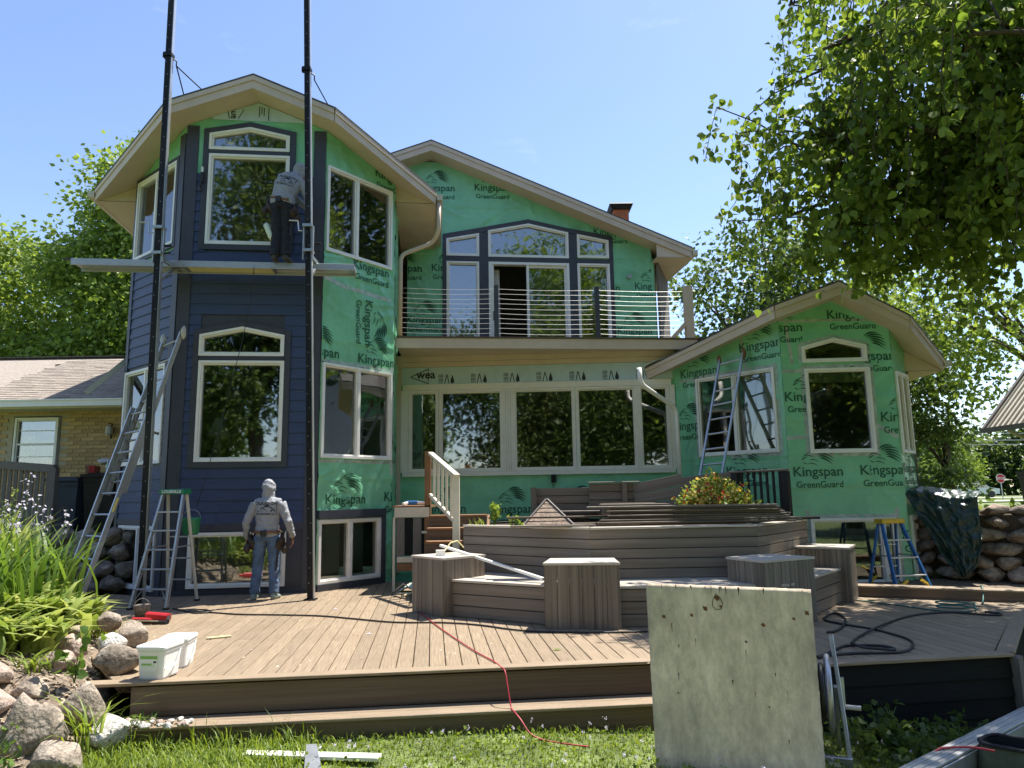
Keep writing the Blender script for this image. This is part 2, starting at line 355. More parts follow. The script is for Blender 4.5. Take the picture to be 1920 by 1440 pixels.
gx = axis(-16, 16, .35, [16, 18, 21, 25, 30, 40, 60, 90, 140, 250, 600, 1500]); gy = axis(-4, 26, .35, [26, 29, 33, 38, 45, 55, 70, 75, 90, 140, 250, 600, 1500])
gy = np.concatenate([[-1500, -600, -250, -120, -60, -30, -15, -8], gy[gy > -4.5]])
gx = np.unique(gx); gy = np.unique(gy)
GX, GY = np.meshgrid(gx, gy); GZ = ground_z(GX, GY)
idx = np.arange(GX.size).reshape(GX.shape)
F = np.stack([idx[:-1, :-1], idx[:-1, 1:], idx[1:, 1:], idx[1:, :-1]], -1).reshape(-1, 4)
lawn = link('lawn', np_mesh('lawn', np.stack([GX, GY, GZ], -1).reshape(-1, 3), F, M['lawn'], True)); tag(lawn, 'green lawn around the house and deck', kind='structure')
rb = MB()
for (a, b, w) in (((24, 46), (120, 74), 2.6), ((34, 84), (130, 92), 1.6)):
    a2 = Vector((*a, 0)); b2 = Vector((*b, 0)); d = (b2-a2).normalized(); s_ = Vector((-d.y, d.x, 0))*w
    n = 24
    for i in range(n):
        q = [a2.lerp(b2, i/n)-s_, a2.lerp(b2, (i+1)/n)-s_, a2.lerp(b2, (i+1)/n)+s_, a2.lerp(b2, i/n)+s_]
        rb.add([(p.x, p.y, float(ground_z(p.x, p.y))+.10) for p in q], [(0, 1, 2, 3)])
road = rb.build('road', M['road']); tag(road, 'pale concrete road beyond the yard', kind='structure')

# ------------------------------------------------------------------ the house
PA, PB, PC, PD, PE, PF, PG, PH, PI_ = (-7.023, 12.727), (-5.615, 11.607), (-3.25, 11.876), (-2.235, 13.152), (-2.405, 14.642), (3.327, 14.342), (4.856, 12.583), (6.771, 12.449), (7.30, 13.0)
HZ = 83.5
W = dict(AB=Wall(PA, 128.5), BC=Wall(PB, HZ), CD=Wall(PC, 38.5), DE=Wall(PD, -6.5), EF=Wall(PE, 93), FG=Wall(PF, 139), GH=Wall(PG, 94), HI=Wall(PH, 44), UP=Wall((-2.4, 15.95), HZ))
LEN = dict(AB=1.8, BC=2.38, CD=1.63, DE=1.5, EF=5.74, FG=2.33, GH=1.92, HI=.76, UP=5.87)
house = thing('house', (0, 13, 0), 'large house stripped to green wrap with a navy sided corner tower', 'house')
tz = lambda l: 8.48-.4*abs(l)
wz = lambda l: 4.90-(.345*abs(l) if l < 0 else .58*l)
TOP = dict(AB=lambda u: tz(1.19+(1.8-u)*.7071), BC=lambda u: tz(u-1.19), CD=lambda u: tz(1.19+u*.7071), DE=lambda u: tz(2.34), EF=lambda u: 4.34, FG=lambda u: wz(-(.96+(2.33-u)*.7071)), GH=lambda u: wz(u-.96), HI=lambda u: wz(.96+u*.7071), UP=lambda u: 9.50-.4*abs(u-.55))
# openings (u0,u1,z0,z1) and window list
WIN = {}   # wall -> list of dict(poly, mull, kind)
def rect(u0, u1, z0, z1): return [(u0, z0), (u1, z0), (u1, z1), (u0, z1)]
def pent(u0, u1, z0, z1, za): return [(u0, z0), (u1, z0), (u1, z1), ((u0+u1)/2, za), (u0, z1)]
WIN['BC'] = [(rect(.39, 1.76, 5.83, 7.48), []), (pent(.38, 1.75, 7.56, 7.86, 8.0), []), (rect(.40, 1.785, 2.115, 3.80), []), (pent(.39, 1.775, 3.88, 4.245, 4.385), []), (rect(.38, 1.905, .11, .98), [])]
WIN['AB'] = [(rect(.06, 1.55, 5.90, 7.42), [.5]), (rect(.06, 1.57, 2.11, 3.79), [.52]), (rect(.22, 1.57, .06, 1.09), [.52])]
WIN['CD'] = [(rect(.02, 1.54, 5.78, 7.36), [.44]), (rect(.02, 1.58, 2.17, 3.79), [.5]), (rect(.02, 1.35, .11, 1.145), [.5])]
WIN['EF'] = [(rect(.26, .885, 1.985, 3.67), []), (rect(.895, 2.22, 1.985, 3.67), []), (rect(2.42, 3.695, 1.985, 3.67), []), (rect(3.705, 4.94, 1.985, 3.67), []), (rect(4.98, 5.61, 1.985, 3.67), [])]
WIN['FG'] = [(rect(.52, 2.19, 2.185, 3.72), [.5])]
WIN['GH'] = [(rect(.38, 1.51, 2.145, 3.655), []), (pent(.36, 1.49, 3.765, 4.06, 4.205), []), (rect(.28, 1.72, -.09, 1.02), [.86])]
WIN['HI'] = [(rect(.05, .72, 2.13, 3.58), [.5]), (rect(.12, .74, -.10, 1.05), [.5])]
WIN['UP'] = [([(.905, 7.09), (1.68, 7.09), (1.68, 7.66), (.905, 7.51)], []), (pent(1.895, 3.83, 7.085, 7.735, 7.93), []), ([(4.04, 7.11), (4.815, 7.11), (4.815, 7.56), (4.04, 7.70)], []),
             (rect(.91, 1.675, 4.75, 6.955), []), (rect(1.90, 3.83, 4.62, 6.96), 'slider'), (rect(4.03, 4.82, 4.75, 6.965), [])]
HOLES = {k: [(min(p[0] for p in w[0])+.01, max(p[0] for p in w[0])-.01, min(p[1] for p in w[0])+.01, max(p[1] for p in w[0])-.01 if len(w[0]) == 4 and w[0][2][1] == w[0][3][1] else min(p[1] for p in w[0][2:])-.005) for w in v] for k, v in WIN.items()}

def in_poly(U, Z, poly):
    ins = np.zeros(U.shape, bool); n = len(poly)
    for i in range(n):
        (x0, y0), (x1, y1) = poly[i], poly[(i+1) % n]; c = ((y0 > Z) != (y1 > Z)) & (U < (x1-x0)*(Z-y0)/(y1-y0+1e-9)+x0); ins ^= c
    return ins
class Folds:
    def __init__(s, L, z0, z1, seed, n=14, amp=.010):
        r = np.random.default_rng(seed); s.n = n = max(4, int(n*L*(z1-z0)/6))
        s.c = np.stack([r.uniform(0, L, n), r.uniform(z0, z1, n)], -1); s.a = r.choice([0.05, .6, 1.2, 1.57, 2.2, 2.7], n)+r.normal(0, .25, n)
        s.l = r.uniform(.15, .6, n); s.w = r.uniform(.028, .065, n); s.h = r.uniform(.4, 1.0, n)*amp; s.ph = r.uniform(0, 6, 4)
    def __call__(s, u, z):
        u = np.asarray(u, float); z = np.asarray(z, float)
        d = .0035*np.sin(u*5+s.ph[0]+np.sin(z*2.3))*np.sin(z*3.1+s.ph[1])+.002*np.sin(u*11+z*7+s.ph[2])
        for i in range(s.n):
            ca, sa = math.cos(s.a[i]), math.sin(s.a[i]); dx = u-s.c[i, 0]; dz = z-s.c[i, 1]
            t = dx*ca+dz*sa; q = -dx*sa+dz*ca+.03*np.sin(t*6+i)
            d = d+s.h[i]*np.exp(-(q/s.w[i])**2-(t/s.l[i])**4)
        lap = np.maximum(0, .012-.05*((z*.83+.02*np.sin(u*2.2+s.ph[3])+s.ph[3]) % 1.0))   # lapped sheet edges
        return d+lap+.004

def wall_sheet(k, z0, top, m, disp=None, st=.03, name='wall', u0=0., u1=None, thick=.10):
    w = W[k]; u1 = LEN[k] if u1 is None else u1; holes = HOLES.get(k, [])
    tmax = max(top(u) for u in np.linspace(u0, u1, 9)); 
    us = set(np.round(np.linspace(u0, u1, max(2, int((u1-u0)/st))+1), 4)); zs = set(np.round(np.linspace(z0, tmax, max(2, int((tmax-z0)/st))+1), 4))
    for h in holes:
        for q in h[:2]:
            if u0 < q < u1: us.add(round(q, 4))
        for q in h[2:]:
            if z0 < q < tmax: zs.add(round(q, 4))
    us = np.array(sorted(us)); zs = np.array(sorted(zs)); U, Z = np.meshgrid(us, zs)
    T = np.vectorize(top)(U); Zc = np.minimum(Z, T)
    D = disp(U, Zc) if disp else np.zeros_like(U)
    P = np.array(w.o)[None, None]+np.array(w.u)[None, None]*U[..., None]+np.array(w.n)[None, None]*D[..., None]; P[..., 2] = Zc
    uc = (us[:-1]+us[1:])/2; zc = (zs[:-1]+zs[1:])/2; UC, ZC = np.meshgrid(uc, zc); keep = ZC-(zs[1:]-zs[:-1])[:, None]/2 < np.vectorize(top)(UC)
    for h in holes: keep &= ~((UC > h[0]) & (UC < h[1]) & (ZC > h[2]) & (ZC < h[3]))
    for poly, _m in WIN.get(k, []):
        if len(poly) == 5 or poly[2][1] != poly[3][1]: keep &= ~in_poly(UC, ZC, inset(poly, .028))
    ix = np.arange(U.size).reshape(U.shape); Q = np.stack([ix[:-1, :-1], ix[:-1, 1:], ix[1:, 1:], ix[1:, :-1]], -1)[keep]
    Pb = P-np.array(w.n)[None, None]*(D[..., None]+thick)
    V = np.concatenate([P.reshape(-1, 3), Pb.reshape(-1, 3)]); Fq = np.concatenate([Q, Q[:, ::-1]+U.size])
    return link(name, np_mesh(name, V, Fq, m, disp is not None), house)

FO = {}
def wrap(k, z0, seed, n=14, amp=.010, **kw):
    FO[k] = Folds(LEN[k], z0, 4 if k in ('EF', 'FG', 'GH', 'HI') else 9, seed, n, amp)
    return wall_sheet(k, z0, TOP[k], M['wrap'], FO[k], **kw)
WALLOBJ = {}
WALLOBJ['BCn'] = wall_sheet('BC', -.05, lambda u: 7.05, M['navytrim'], None, .035)
WALLOBJ['ABn'] = wall_sheet('AB', -.05, lambda u: 5.8, M['navytrim'], None, .5)
FO['BC'] = Folds(2.38, 7, 8.5, 3, 60, .008); WALLOBJ['BC'] = wall_sheet('BC', 7.05, TOP['BC'], M['wrap'], FO['BC'])
FO['AB'] = Folds(1.8, 5.5, 8.5, 5, 40, .008); WALLOBJ['AB'] = wall_sheet('AB', 5.8, TOP['AB'], M['wrap'], FO['AB'])
for k, z0, sd_, n, amp in (('CD', -.02, 7, 60, .020), ('DE', -.02, 8, 40, .022), ('EF', -.3, 9, 26, .014), ('FG', -.3, 10, 26, .015), ('GH', -.3, 12, 26, .015), ('HI', -.3, 13, 20, .012), ('UP', 4.4, 14, 22, .017)):
    WALLOBJ[k] = wrap(k, z0, sd_, n, amp)

# lap siding, each board a piece
def siding(k, z0, z1, u0, u1, e=.183, parent=None):
    w = W[k]; z = z0
    while z < z1-.02:
        iv = [(u0, u1)]
        for h in [(min(p[0] for p in w_[0])+.01, max(p[0] for p in w_[0])-.01, min(p[1] for p in w_[0]), max(p[1] for p in w_[0])) for w_ in WIN[k]]:
            if h[2]-.03 < z+e and h[3]+.03 > z:
                nv = []
                for a, b in iv:
                    if h[1] <= a or h[0] >= b: nv.append((a, b)); continue
                    if h[0] > a: nv.append((a, h[0]))
                    if h[1] < b: nv.append((h[1], b))
                iv = nv
        jv = []
        for a, b in iv:
            if b-a > 1.5 and random.random() < .5: c_ = a+(b-a)*random.uniform(.25, .75); jv += [(a, c_-.0015), (c_+.0015, b)]
            else: jv.append((a, b))
        for a, b in jv:
            if b-a < .03: continue
            mb = MB(); t = min(z+e+.02, z1); x = (a*7+z*3) % 5; L = b-a
            ps = [w.P(a, z, .004), w.P(b, z, .004), w.P(b, z, .026), w.P(a, z, .026), w.P(a, t, .003), w.P(b, t, .003), w.P(b, t, .009), w.P(a, t, .009)]
            T = [[(x, 0), (x+L, 0), (x+L, .03), (x, .03)]]*2+[[(x, 0), (x+L, 0), (x+L, e), (x, e)], [(0, 0), (0, .02), (e, .02), (e, 0)], [(x, 0), (x+L, 0), (x+L, e), (x, e)], [(0, 0), (0, .02), (e, .02), (e, 0)]]
            mb.add(ps, [(0, 3, 2, 1), (4, 5, 6, 7), (0, 1, 5, 4), (1, 2, 6, 5), (2, 3, 7, 6), (3, 0, 4, 7)], T)
            mb.build('siding_board', M['navy'], parent, fix=True)
        z += e
siding('BC', 1.12, 7.12, .2, 2.17, parent=WALLOBJ['BCn'])
siding('AB', 1.12, 5.84, .1, 1.62, parent=WALLOBJ['ABn'])

def trim(k, u0, u1, z0, z1, n=.035, m='navytrim', name='trim_board', parent=house):
    mb = MB(); mb.wbox(W[k], u0, u1, z0, z1, .002, n); return mb.build(name, M[m], parent)
for a in (('BC', 0, .2, 0, 7.99, .034), ('BC', 2.17, 2.375, 0, 7.98, .034), ('AB', 1.62, 1.795, 0, 7.85, .034), ('AB', 0, .10, 0, 7.45, .034), ('BC', .203, 2.167, 1.0, 1.12, .030), ('AB', .103, 1.617, 1.10, 1.2, .030), ('BC', .2, 2.17, -.04, .085, .03),
          ('CD', 0, 1.44, 1.16, 1.30, .075), ('CD', 1.36, 1.44, -.02, 1.157, .072), ('CD', 0, 1.357, -.02, .10, .070), ('AB', .10, 1.62, -.04, .05, .03)): trim(*a, name='corner_board' if a[2]-a[1] < .25 and a[4] > 5 else 'trim_board')
def trim_ring(k, poly, w, n=.042, m='navytrim'):
    mb = MB(); mb.ring(W[k], inset(poly, -w), inset(poly, -.002), .002, n); return mb.build('window_trim', M[m], house)
trim_ring('BC', pent(.38, 1.76, 5.83, 7.86, 8.0), .095); trim('BC', .392, 1.748, 7.482, 7.558, .038)
trim_ring('BC', pent(.395, 1.785, 2.115, 4.245, 4.385), .095); trim('BC', .402, 1.773, 3.802, 3.878, .038)
trim_ring('AB', rect(.06, 1.55, 5.90, 7.42), .07)
up_out = [(.82, 4.55), (4.92, 4.55), (4.92, 7.66), (2.865, 8.04), (.82, 7.62)]
mb = MB(); w_ = W['UP']
mb.wbox(w_, .82, .903, 4.5, 7.50, .002, .04); mb.wbox(w_, 4.822, 4.92, 4.5, 7.55, .002, .04)
mb.wbox(w_, 1.68, 1.893, 4.5, 7.68, .002, .04); mb.wbox(w_, 3.832, 4.028, 4.5, 7.70, .002, .04)
for a, b in ((.905, 1.678), (1.895, 3.83), (4.03, 4.82)): mb.wbox(w_, a, b, 6.967, 7.083, .002, .038)
for (a, za), (b, zb), t in (((.82, 7.50), (1.9, 7.715), .12), ((1.893, 7.725), (2.864, 7.925), .115), ((2.864, 7.925), (3.834, 7.725), .115), ((3.83, 7.725), (4.92, 7.545), .12)):
    mb.add([w_.P(a, za, .002), w_.P(b, zb, .002), w_.P(b, zb, .043), w_.P(a, za, .043), w_.P(a, za+t, .002), w_.P(b, zb+t, .002), w_.P(b, zb+t, .043), w_.P(a, za+t, .043)], [(0, 3, 2, 1), (4, 5, 6, 7), (0, 1, 5, 4), (1, 2, 6, 5), (2, 3, 7, 6), (3, 0, 4, 7)])
mb.build('window_trim', M['navytrim'], house)

# windows: frame, sash rings and panes
def window(k, poly, mull, fm='white', gl='glass', name='window', parent=house):
    w = W[k]; mb = MB(); p1 = inset(poly, .044)
    mb.ring(w, poly, p1, -.10, .05)
    u0, u1 = min(p[0] for p in p1), max(p[0] for p in p1); z0, z1 = p1[0][1], p1[2][1]
    cells = []
    if mull:
        xs = [u0]+[u0+(u1-u0)*m for m in mull]+[u1]
        for m in xs[1:-1]: mb.wbox(w, m-.025, m+.025, z0, z1, -.08, .044)
        for a, b in zip(xs[:-1], xs[1:]): cells.append(rect(a+(.026 if a > u0 else 0), b-(.026 if b < u1 else 0), z0, z1))
    else: cells = [p1]
    f = mb.mesh('frame'); win = link(name, f, parent, M[fm])
    for c in cells:
        s = MB(); i2 = inset(c, .027); s.ring(w, inset(c, .001), i2, -.07, .022); s.build('sash', M[fm], win)
        g = MB(); n = len(i2); i3 = inset(c, .022)
        g.prism([w.P(u, z, -.025) for u, z in i3], w.n*-.012); g.build('pane', M[gl], win)
    return win
for k, lst in WIN.items():
    for i, (poly, mull) in enumerate(lst):
        if mull == 'slider': continue
        if len(poly) == 4 or True:
            fm = 'offwhite' if k == 'EF' else 'white'
            window(k, poly, mull, fm, 'glass2' if k in ('GH', 'HI', 'FG') or (k == 'CD' and i == 2) else 'glass')
# sliding door
w_ = W['UP']; mb = MB(); P0 = rect(1.90, 3.83, 4.62, 6.96); mb.ring(w_, P0, inset(P0, .06), -.10, .05); sl = link('sliding_door', mb.mesh('frame'), house, M['white'])
for a, b, n0, n1, g in ((2.80, 3.775, -.05, .0, True), (1.96, 2.93, .002, .035, None)):
    s = MB(); c = rect(a, b, 4.68, 6.90)
    if g: s.ring(w_, c, inset(c, .06), n0, n1); s.build('door_panel', M['white'], sl); q = MB(); q.prism([w_.P(u, z, (n0+n1)/2) for u, z in inset(c, .055)], w_.n*-.01); q.build('pane', M['glass'], sl)
    else: s.wbox(w_, 2.80, 2.86, 4.68, 6.90, n0, n1); s.wbox(w_, 1.962, 2.02, 4.68, 6.90, n0, n1); s.build('door_panel', M['white'], sl)
s = MB(); s.wbox(w_, 2.88, 3.70, 4.7, 6.84, -.19, -.18); s.build('door_blind', M['blind'], sl)
s = MB()
for i in range(5): s.tube([w_.P(2.03+.035*i, 4.7, -.25), w_.P(2.03+.03*i, 6.85, -.25)], .03, 8)
s.build('curtain', M['curtain'], sl)
s = MB(); s.wbox(w_, 2.0, 2.05, 5.55, 5.75, .035, .06); s.build('door_handle', M['black'], sl)

# middle wall trims: foam band, beams, sill, mullion trim
trim('EF', .10, 5.7, 3.80, 4.16, .02, 'foam', 'foam_board'); trim('EF', .0, 5.74, 4.162, 4.26, .07, 'soffit', 'beam'); trim('EF', -.05, 5.74, 4.262, 4.40, .12, 'tan', 'beam')
trim('EF', .14, 5.66, 3.675, 3.795, .055, 'offwhite', 'window_head'); trim('EF', .14, 5.66, 1.90, 1.98, .075, 'offwhite', 'window_sill'); trim('EF', .10, .255, 1.98, 3.672, .05, 'offwhite', 'window_casing'); trim('EF', 5.615, 5.72, 1.98, 3.672, .05, 'offwhite', 'window_casing')
for a in (2.225, 2.275, 2.325, 2.375): trim('EF', a, a+.042, 1.985, 3.672, .055, 'offwhite', 'mullion_board')
trim('EF', 4.943, 4.977, 1.985, 3.672, .055, 'offwhite', 'mullion_board'); trim('EF', .0, .097, .0, 4.16, .04, 'tan', 'corner_board')
# foam gable on the tower, with a strip of print
def poly_sheet(k, pts, n, th, m, name, parent):
    mb = MB(); mb.prism([W[k].P(u, z, n) for u, z in pts], W[k].n*th); return mb.build(name, M[m], parent)
poly_sheet('BC', [(.42, 8.13), (1.98, 8.12), (1.98, 8.16), (1.19, 8.475), (.42, 8.18)], .022, .012, 'foam', 'foam_board', house)

# seam tape round the openings and along the sheets
def tape(k, pts, wd=.07):
    w = W[k]; fo = FO[k]
    for (a, za), (b, zb) in zip(pts[:-1], pts[1:]):
        n = max(2, int(math.hypot(b-a, zb-za)/.06)); d = Vector((b-a, zb-za)).normalized(); s_ = Vector((-d.y, d.x))*wd/2; V = []
        for i in range(n+1):
            t = i/n; u = a+(b-a)*t; z = za+(zb-za)*t; j = random.uniform(-.006, .006)
            for sg in (-1, 1):
                uu, zz = u+s_.x*sg+j, z+s_.y*sg+j; V.append(w.P(uu, zz, float(fo(uu, zz))+.004))
            for sg in (-1, 1):
                uu, zz = u+s_.x*sg+j, z+s_.y*sg+j; V.append(w.P(uu, zz, float(fo(uu, zz))-.001))
        fs = [(4*i, 4*i+1, 4*i+5, 4*i+4) for i in range(n)]+[(4*i, 4*i+4, 4*i+6, 4*i+2) for i in range(n)]+[(4*i+1, 4*i+3, 4*i+7, 4*i+5) for i in range(n)]
        mb = MB(); mb.add(V, fs); mb.build('seam_tape', M['tape'], WALLOBJ[k])
def tape_rect(k, u0, u1, z0, z1): tape(k, [(u0, z0), (u1, z0), (u1, z1), (u0, z1), (u0, z0)], .07)
tape_rect('FG', .49, 2.22, 2.155, 3.75); tape_rect('GH', .35, 1.54, 2.115, 3.69); tape('GH', [(.25, -.1), (.25, 1.05), (1.75, 1.05), (1.75, -.1)]); tape('GH', [(.25, 1.05), (.25, 1.16)]); tape('GH', [(1.75, 1.05), (1.75, 1.18)])
tape('GH', [(.33, 3.75), (.33, 4.1), (.92, 4.24), (1.52, 4.1), (1.52, 3.75)], .05); tape('GH', [(.02, 4.55), (1.85, 4.52)], .05); tape('GH', [(.0, 3.62), (.35, 3.62)]); tape('GH', [(0, 2.42), (.36, 2.44)]); tape('GH', [(1.55, 2.62), (1.9, 2.40)]); tape('GH', [(.18, 3.75), (.12, 4.5)], .06)
tape('FG', [(1.62, 3.76), (1.55, 4.5)], .06); tape('FG', [(.12, 3.72), (.5, 3.72)], .06)
tape('CD', [(.0, 5.30), (.5, 5.22), (1.55, 5.18)], .07); tape('CD', [(.0, 3.83), (1.6, 3.84)], .05); tape('CD', [(0, 2.12), (1.6, 2.12)], .05); tape('CD', [(1.60, 1.9), (1.60, 3.9)], .06)

# printed wordmarks on the wrap
def text2d(body, size, bold=.0, align='LEFT'):
    cu = bpy.data.curves.new('t', 'FONT'); cu.body = body; cu.size = size; cu.align_x = align; cu.offset = bold; cu.resolution_u = 3
    o = bpy.data.objects.new('t', cu); me = eval_mesh(o)
    V = [(v.co.x, v.co.y) for v in me.vertices]; Fc = [tuple(p.vertices) for p in me.polygons]
    bpy.data.curves.remove(cu); bpy.data.meshes.remove(me); return V, Fc
def merge2(parts):
    V, Fc = [], []
    for v, f, (dx, dy), sc in parts:
        b = len(V); V += [(x*sc+dx, y*sc+dy) for x, y in v]; Fc += [tuple(b+k for k in q) for q in f]
    return V, Fc
def stroke(pts, ws):
    V, Fc = [], []; n = len(pts)
    for i in range(n):
        a = Vector(pts[max(i-1, 0)]); b = Vector(pts[min(i+1, n-1)]); d = (b-a).normalized(); s_ = Vector((-d.y, d.x))*ws[i]/2
        V += [(pts[i][0]+s_.x, pts[i][1]+s_.y), (pts[i][0]-s_.x, pts[i][1]-s_.y)]
    return V, [(2*i, 2*i+1, 2*i+3, 2*i+2) for i in range(n-1)]
def bez(p0, p1, p2, n=7): return [((1-t)**2*p0[0]+2*t*(1-t)*p1[0]+t*t*p2[0], (1-t)**2*p0[1]+2*t*(1-t)*p1[1]+t*t*p2[1]) for t in np.linspace(0, 1, n)]
lion = []
for i, (p0, p1, p2) in enumerate([((.30, .27), (.42, .36), (.60, .29)), ((.33, .25), (.46, .32), (.63, .22)), ((.36, .22), (.47, .28), (.645, .15)), ((.38, .19), (.48, .23), (.64, .09)), ((.40, .155), (.48, .18), (.61, .05)), ((.27, .29), (.38, .39), (.52, .345)),
                                   ((.10, .16), (.16, .24), (.27, .28)), ((.08, .13), (.13, .15), (.20, .20)), ((.11, .10), (.15, .05), (.19, .065)), ((.19, .065), (.28, .10), (.36, .02)), ((.16, .21), (.24, .22), (.30, .17)), ((.22, .13), (.30, .16), (.38, .09))]):
    wd = .034 if i < 6 else .016; ws = [.004, wd*.7, wd, wd, wd*.8, wd*.5, .003]; v, f = stroke(bez(p0, p1, p2), ws); lion.append((v, f, (0, 0), 1))
k1 = text2d('Kingspan', .235, .0024); k2 = text2d('GreenGuard', .165, .0018)
def fitw(t, wid): mx = max(p[0] for p in t[0]); mn = min(p[0] for p in t[0]); return wid/(mx-mn)
WMS = [('printed_wordmark', merge2([(*k1, (0, 0), fitw(k1, .84))])), ('printed_subline', merge2([(*k2, (.04, -.20), fitw(k2, .80))])), ('lion_emblem', merge2([(v, f, (.08, .15), 1) for v, f, _, _ in lion]))]
def wordmark(k, u, z, rot=0., sc=1., u0=0., u1=None, z0=-1):
    w = W[k]; fo = FO[k]; u1 = LEN[k] if u1 is None else u1; cr, sr = math.cos(rot), math.sin(rot)
    for nm, WM in WMS:
        bm = bmesh.new(); vs_ = [bm.verts.new((u+(x*cr-y*sr)*sc, z+(x*sr+y*cr)*sc, 0)) for x, y in WM[0]]
        for f in WM[1]:
            try: bm.faces.new([vs_[i] for i in f])
            except ValueError: pass
        for p, n in (((u0+.01, 0, 0), (-1, 0, 0)), ((u1-.01, 0, 0), (1, 0, 0)), ((0, z0, 0), (0, -1, 0))):
            bmesh.ops.bisect_plane(bm, geom=bm.verts[:]+bm.edges[:]+bm.faces[:], plane_co=p, plane_no=n, clear_outer=True)
        tp = TOP[k]; ua = max(u0, u-.1); ub = min(u1, u+1); pa = Vector((ua, tp(ua)-.02, 0)); d = Vector((ub-ua, tp(ub)-tp(ua), 0)).normalized()
        bmesh.ops.bisect_plane(bm, geom=bm.verts[:]+bm.edges[:]+bm.faces[:], plane_co=pa, plane_no=(-d.y, d.x, 0), clear_outer=True)
        for h in WIN.get(k, []):
            a, b = min(p[0] for p in h[0]), max(p[0] for p in h[0]); c, e = min(p[1] for p in h[0]), max(p[1] for p in h[0])
            bmesh.ops.delete(bm, geom=[f for f in bm.faces if a < f.calc_center_median().x < b and c < f.calc_center_median().y < e], context='FACES')
        if not bm.faces: bm.free(); continue
        dd_ = fo(np.array([v.co.x for v in bm.verts]), np.array([v.co.y for v in bm.verts]))
        for v, d_ in zip(bm.verts, dd_): v.co = w.P(v.co.x, v.co.y, float(d_)+(.013 if k in ('CD', 'DE') else .0075))
        bmesh.ops.recalc_face_normals(bm, faces=bm.faces)
        me = bpy.data.meshes.new(nm); bm.to_mesh(me); bm.free(); link(nm, me, WALLOBJ[k], M['print'])
for a in (('UP', .25, 8.70), ('UP', 1.57, 8.75), ('UP', 4.45, 7.71), ('UP', -.52, 6.69), ('UP', .55, 6.72), ('UP', -.02, 5.47), ('UP', 4.20, 6.30), ('UP', 5.42, 6.36), ('UP', 4.95, 5.26),
          ('CD', -.49, 3.90), ('CD', .78, 3.90), ('CD', .14, 1.40), ('CD', 1.42, 1.43), ('CD', .62, 5.62), ('CD', 1.1, 7.55), ('DE', .1, 2.35), ('DE', .05, 4.5), ('DE', .4, 1.2), ('EF', .58, 1.17), ('EF', 1.94, 1.15), ('EF', 3.3, 1.15),
          ('FG', -.10, 2.74), ('FG', 1.07, 1.80), ('FG', 1.50, 4.10), ('FG', -.2, 1.0), ('GH', -.0, 3.08), ('GH', 1.12, 3.78), ('GH', .05, 1.75), ('GH', 1.19, 1.76), ('GH', 1.62, 2.68), ('GH', -.45, .50), ('GH', 1.78, .64), ('GH', .85, 4.56), ('GH', -.45, 4.35), ('HI', .02, 1.79), ('FG', .15, 3.78)):
    wordmark(*a)
wordmark('CD', .93, 5.08, rot=-math.pi/2)

def print_text(k, body, u, z, size, rot=0., n=.023, m='ink', parent=house, bold=0., align='LEFT', name='printed_text'):
    V, Fc = text2d(body, size, bold, align); cr, sr = math.cos(rot), math.sin(rot); mb = MB(); mb.add([W[k].P(u+x*cr-y*sr, z+x*sr+y*cr, n) for x, y in V], Fc)
    return mb.build(name, M[m], parent)
print_text('EF', 'wea', .42, 3.93, .24, bold=.006); 
for k in range(7):
    x = 1.0+.68*k; mb = MB(); w_ = W['EF']
    for (a, b, c, d) in ((0, 3.81, .05, 4.0), (.05, 4.0, .10, 3.81)):
        mb.add([w_.P(x+a, b, .0215), w_.P(x+a+.018, b, .0215), w_.P(x+c+.01, d, .0215), w_.P(x+c-.008, d, .0215)], [(0, 1, 2, 3)])
    mb.add([w_.P(x+.17, 4.0, .0215), w_.P(x+.13, 3.87, .0215), w_.P(x+.14, 3.815, .0215), w_.P(x+.2, 3.815, .0215), w_.P(x+.21, 3.87, .0215)], [(0, 1, 2, 3, 4)])
    for j in range(4):
        for q in range(5): mb.add([w_.P(x-.12+.026*j, 3.82+.04*q, .0215), w_.P(x-.105+.026*j, 3.82+.04*q, .0215), w_.P(x-.105+.026*j, 3.845+.04*q+.01*(q % 2), .0215), w_.P(x-.12+.026*j, 3.845+.04*q+.01*(q % 2), .0215)], [(0, 1, 2, 3)])
    mb.build('printed_mark', M['ink'], house)
mb = MB()
for (a, b, c, d) in ((.30, 3.98, .66, 4.13), (.30, 3.97, .66, 3.83), (.66, 3.81, .665, 4.15)):
    mb.add([w_.P(a, b, .0213), w_.P(a, b-.02, .0213), w_.P(c, d-.02, .0213), w_.P(c, d, .0213)] if c-a > .1 else [w_.P(a, b, .0213), w_.P(a+.012, b, .0213), w_.P(a+.012, d, .0213), w_.P(a, d, .0213)], [(0, 1, 2, 3)])
mb.build('printed_mark', M['ink'], house)
print_text('BC', 'am', .80, 8.15, .16, rot=math.pi/2, bold=.004, n=.0365)
mb = MB(); w_ = W['BC']
for (a, b, c, d) in ((.66, 8.29, .69, 8.15), (.93, 8.33, .84, 8.15), (1.36, 8.38, 1.36, 8.14), (1.2, 8.40, 1.2, 8.2), (1.24, 8.4, 1.24, 8.25), (1.28, 8.38, 1.28, 8.22)):
    mb.add([w_.P(a, b, .0365), w_.P(a+.016, b, .0365), w_.P(c+.016, d, .0365), w_.P(c, d, .0365)], [(0, 1, 2, 3)])
mb.build('printed_mark', M['ink'], house)

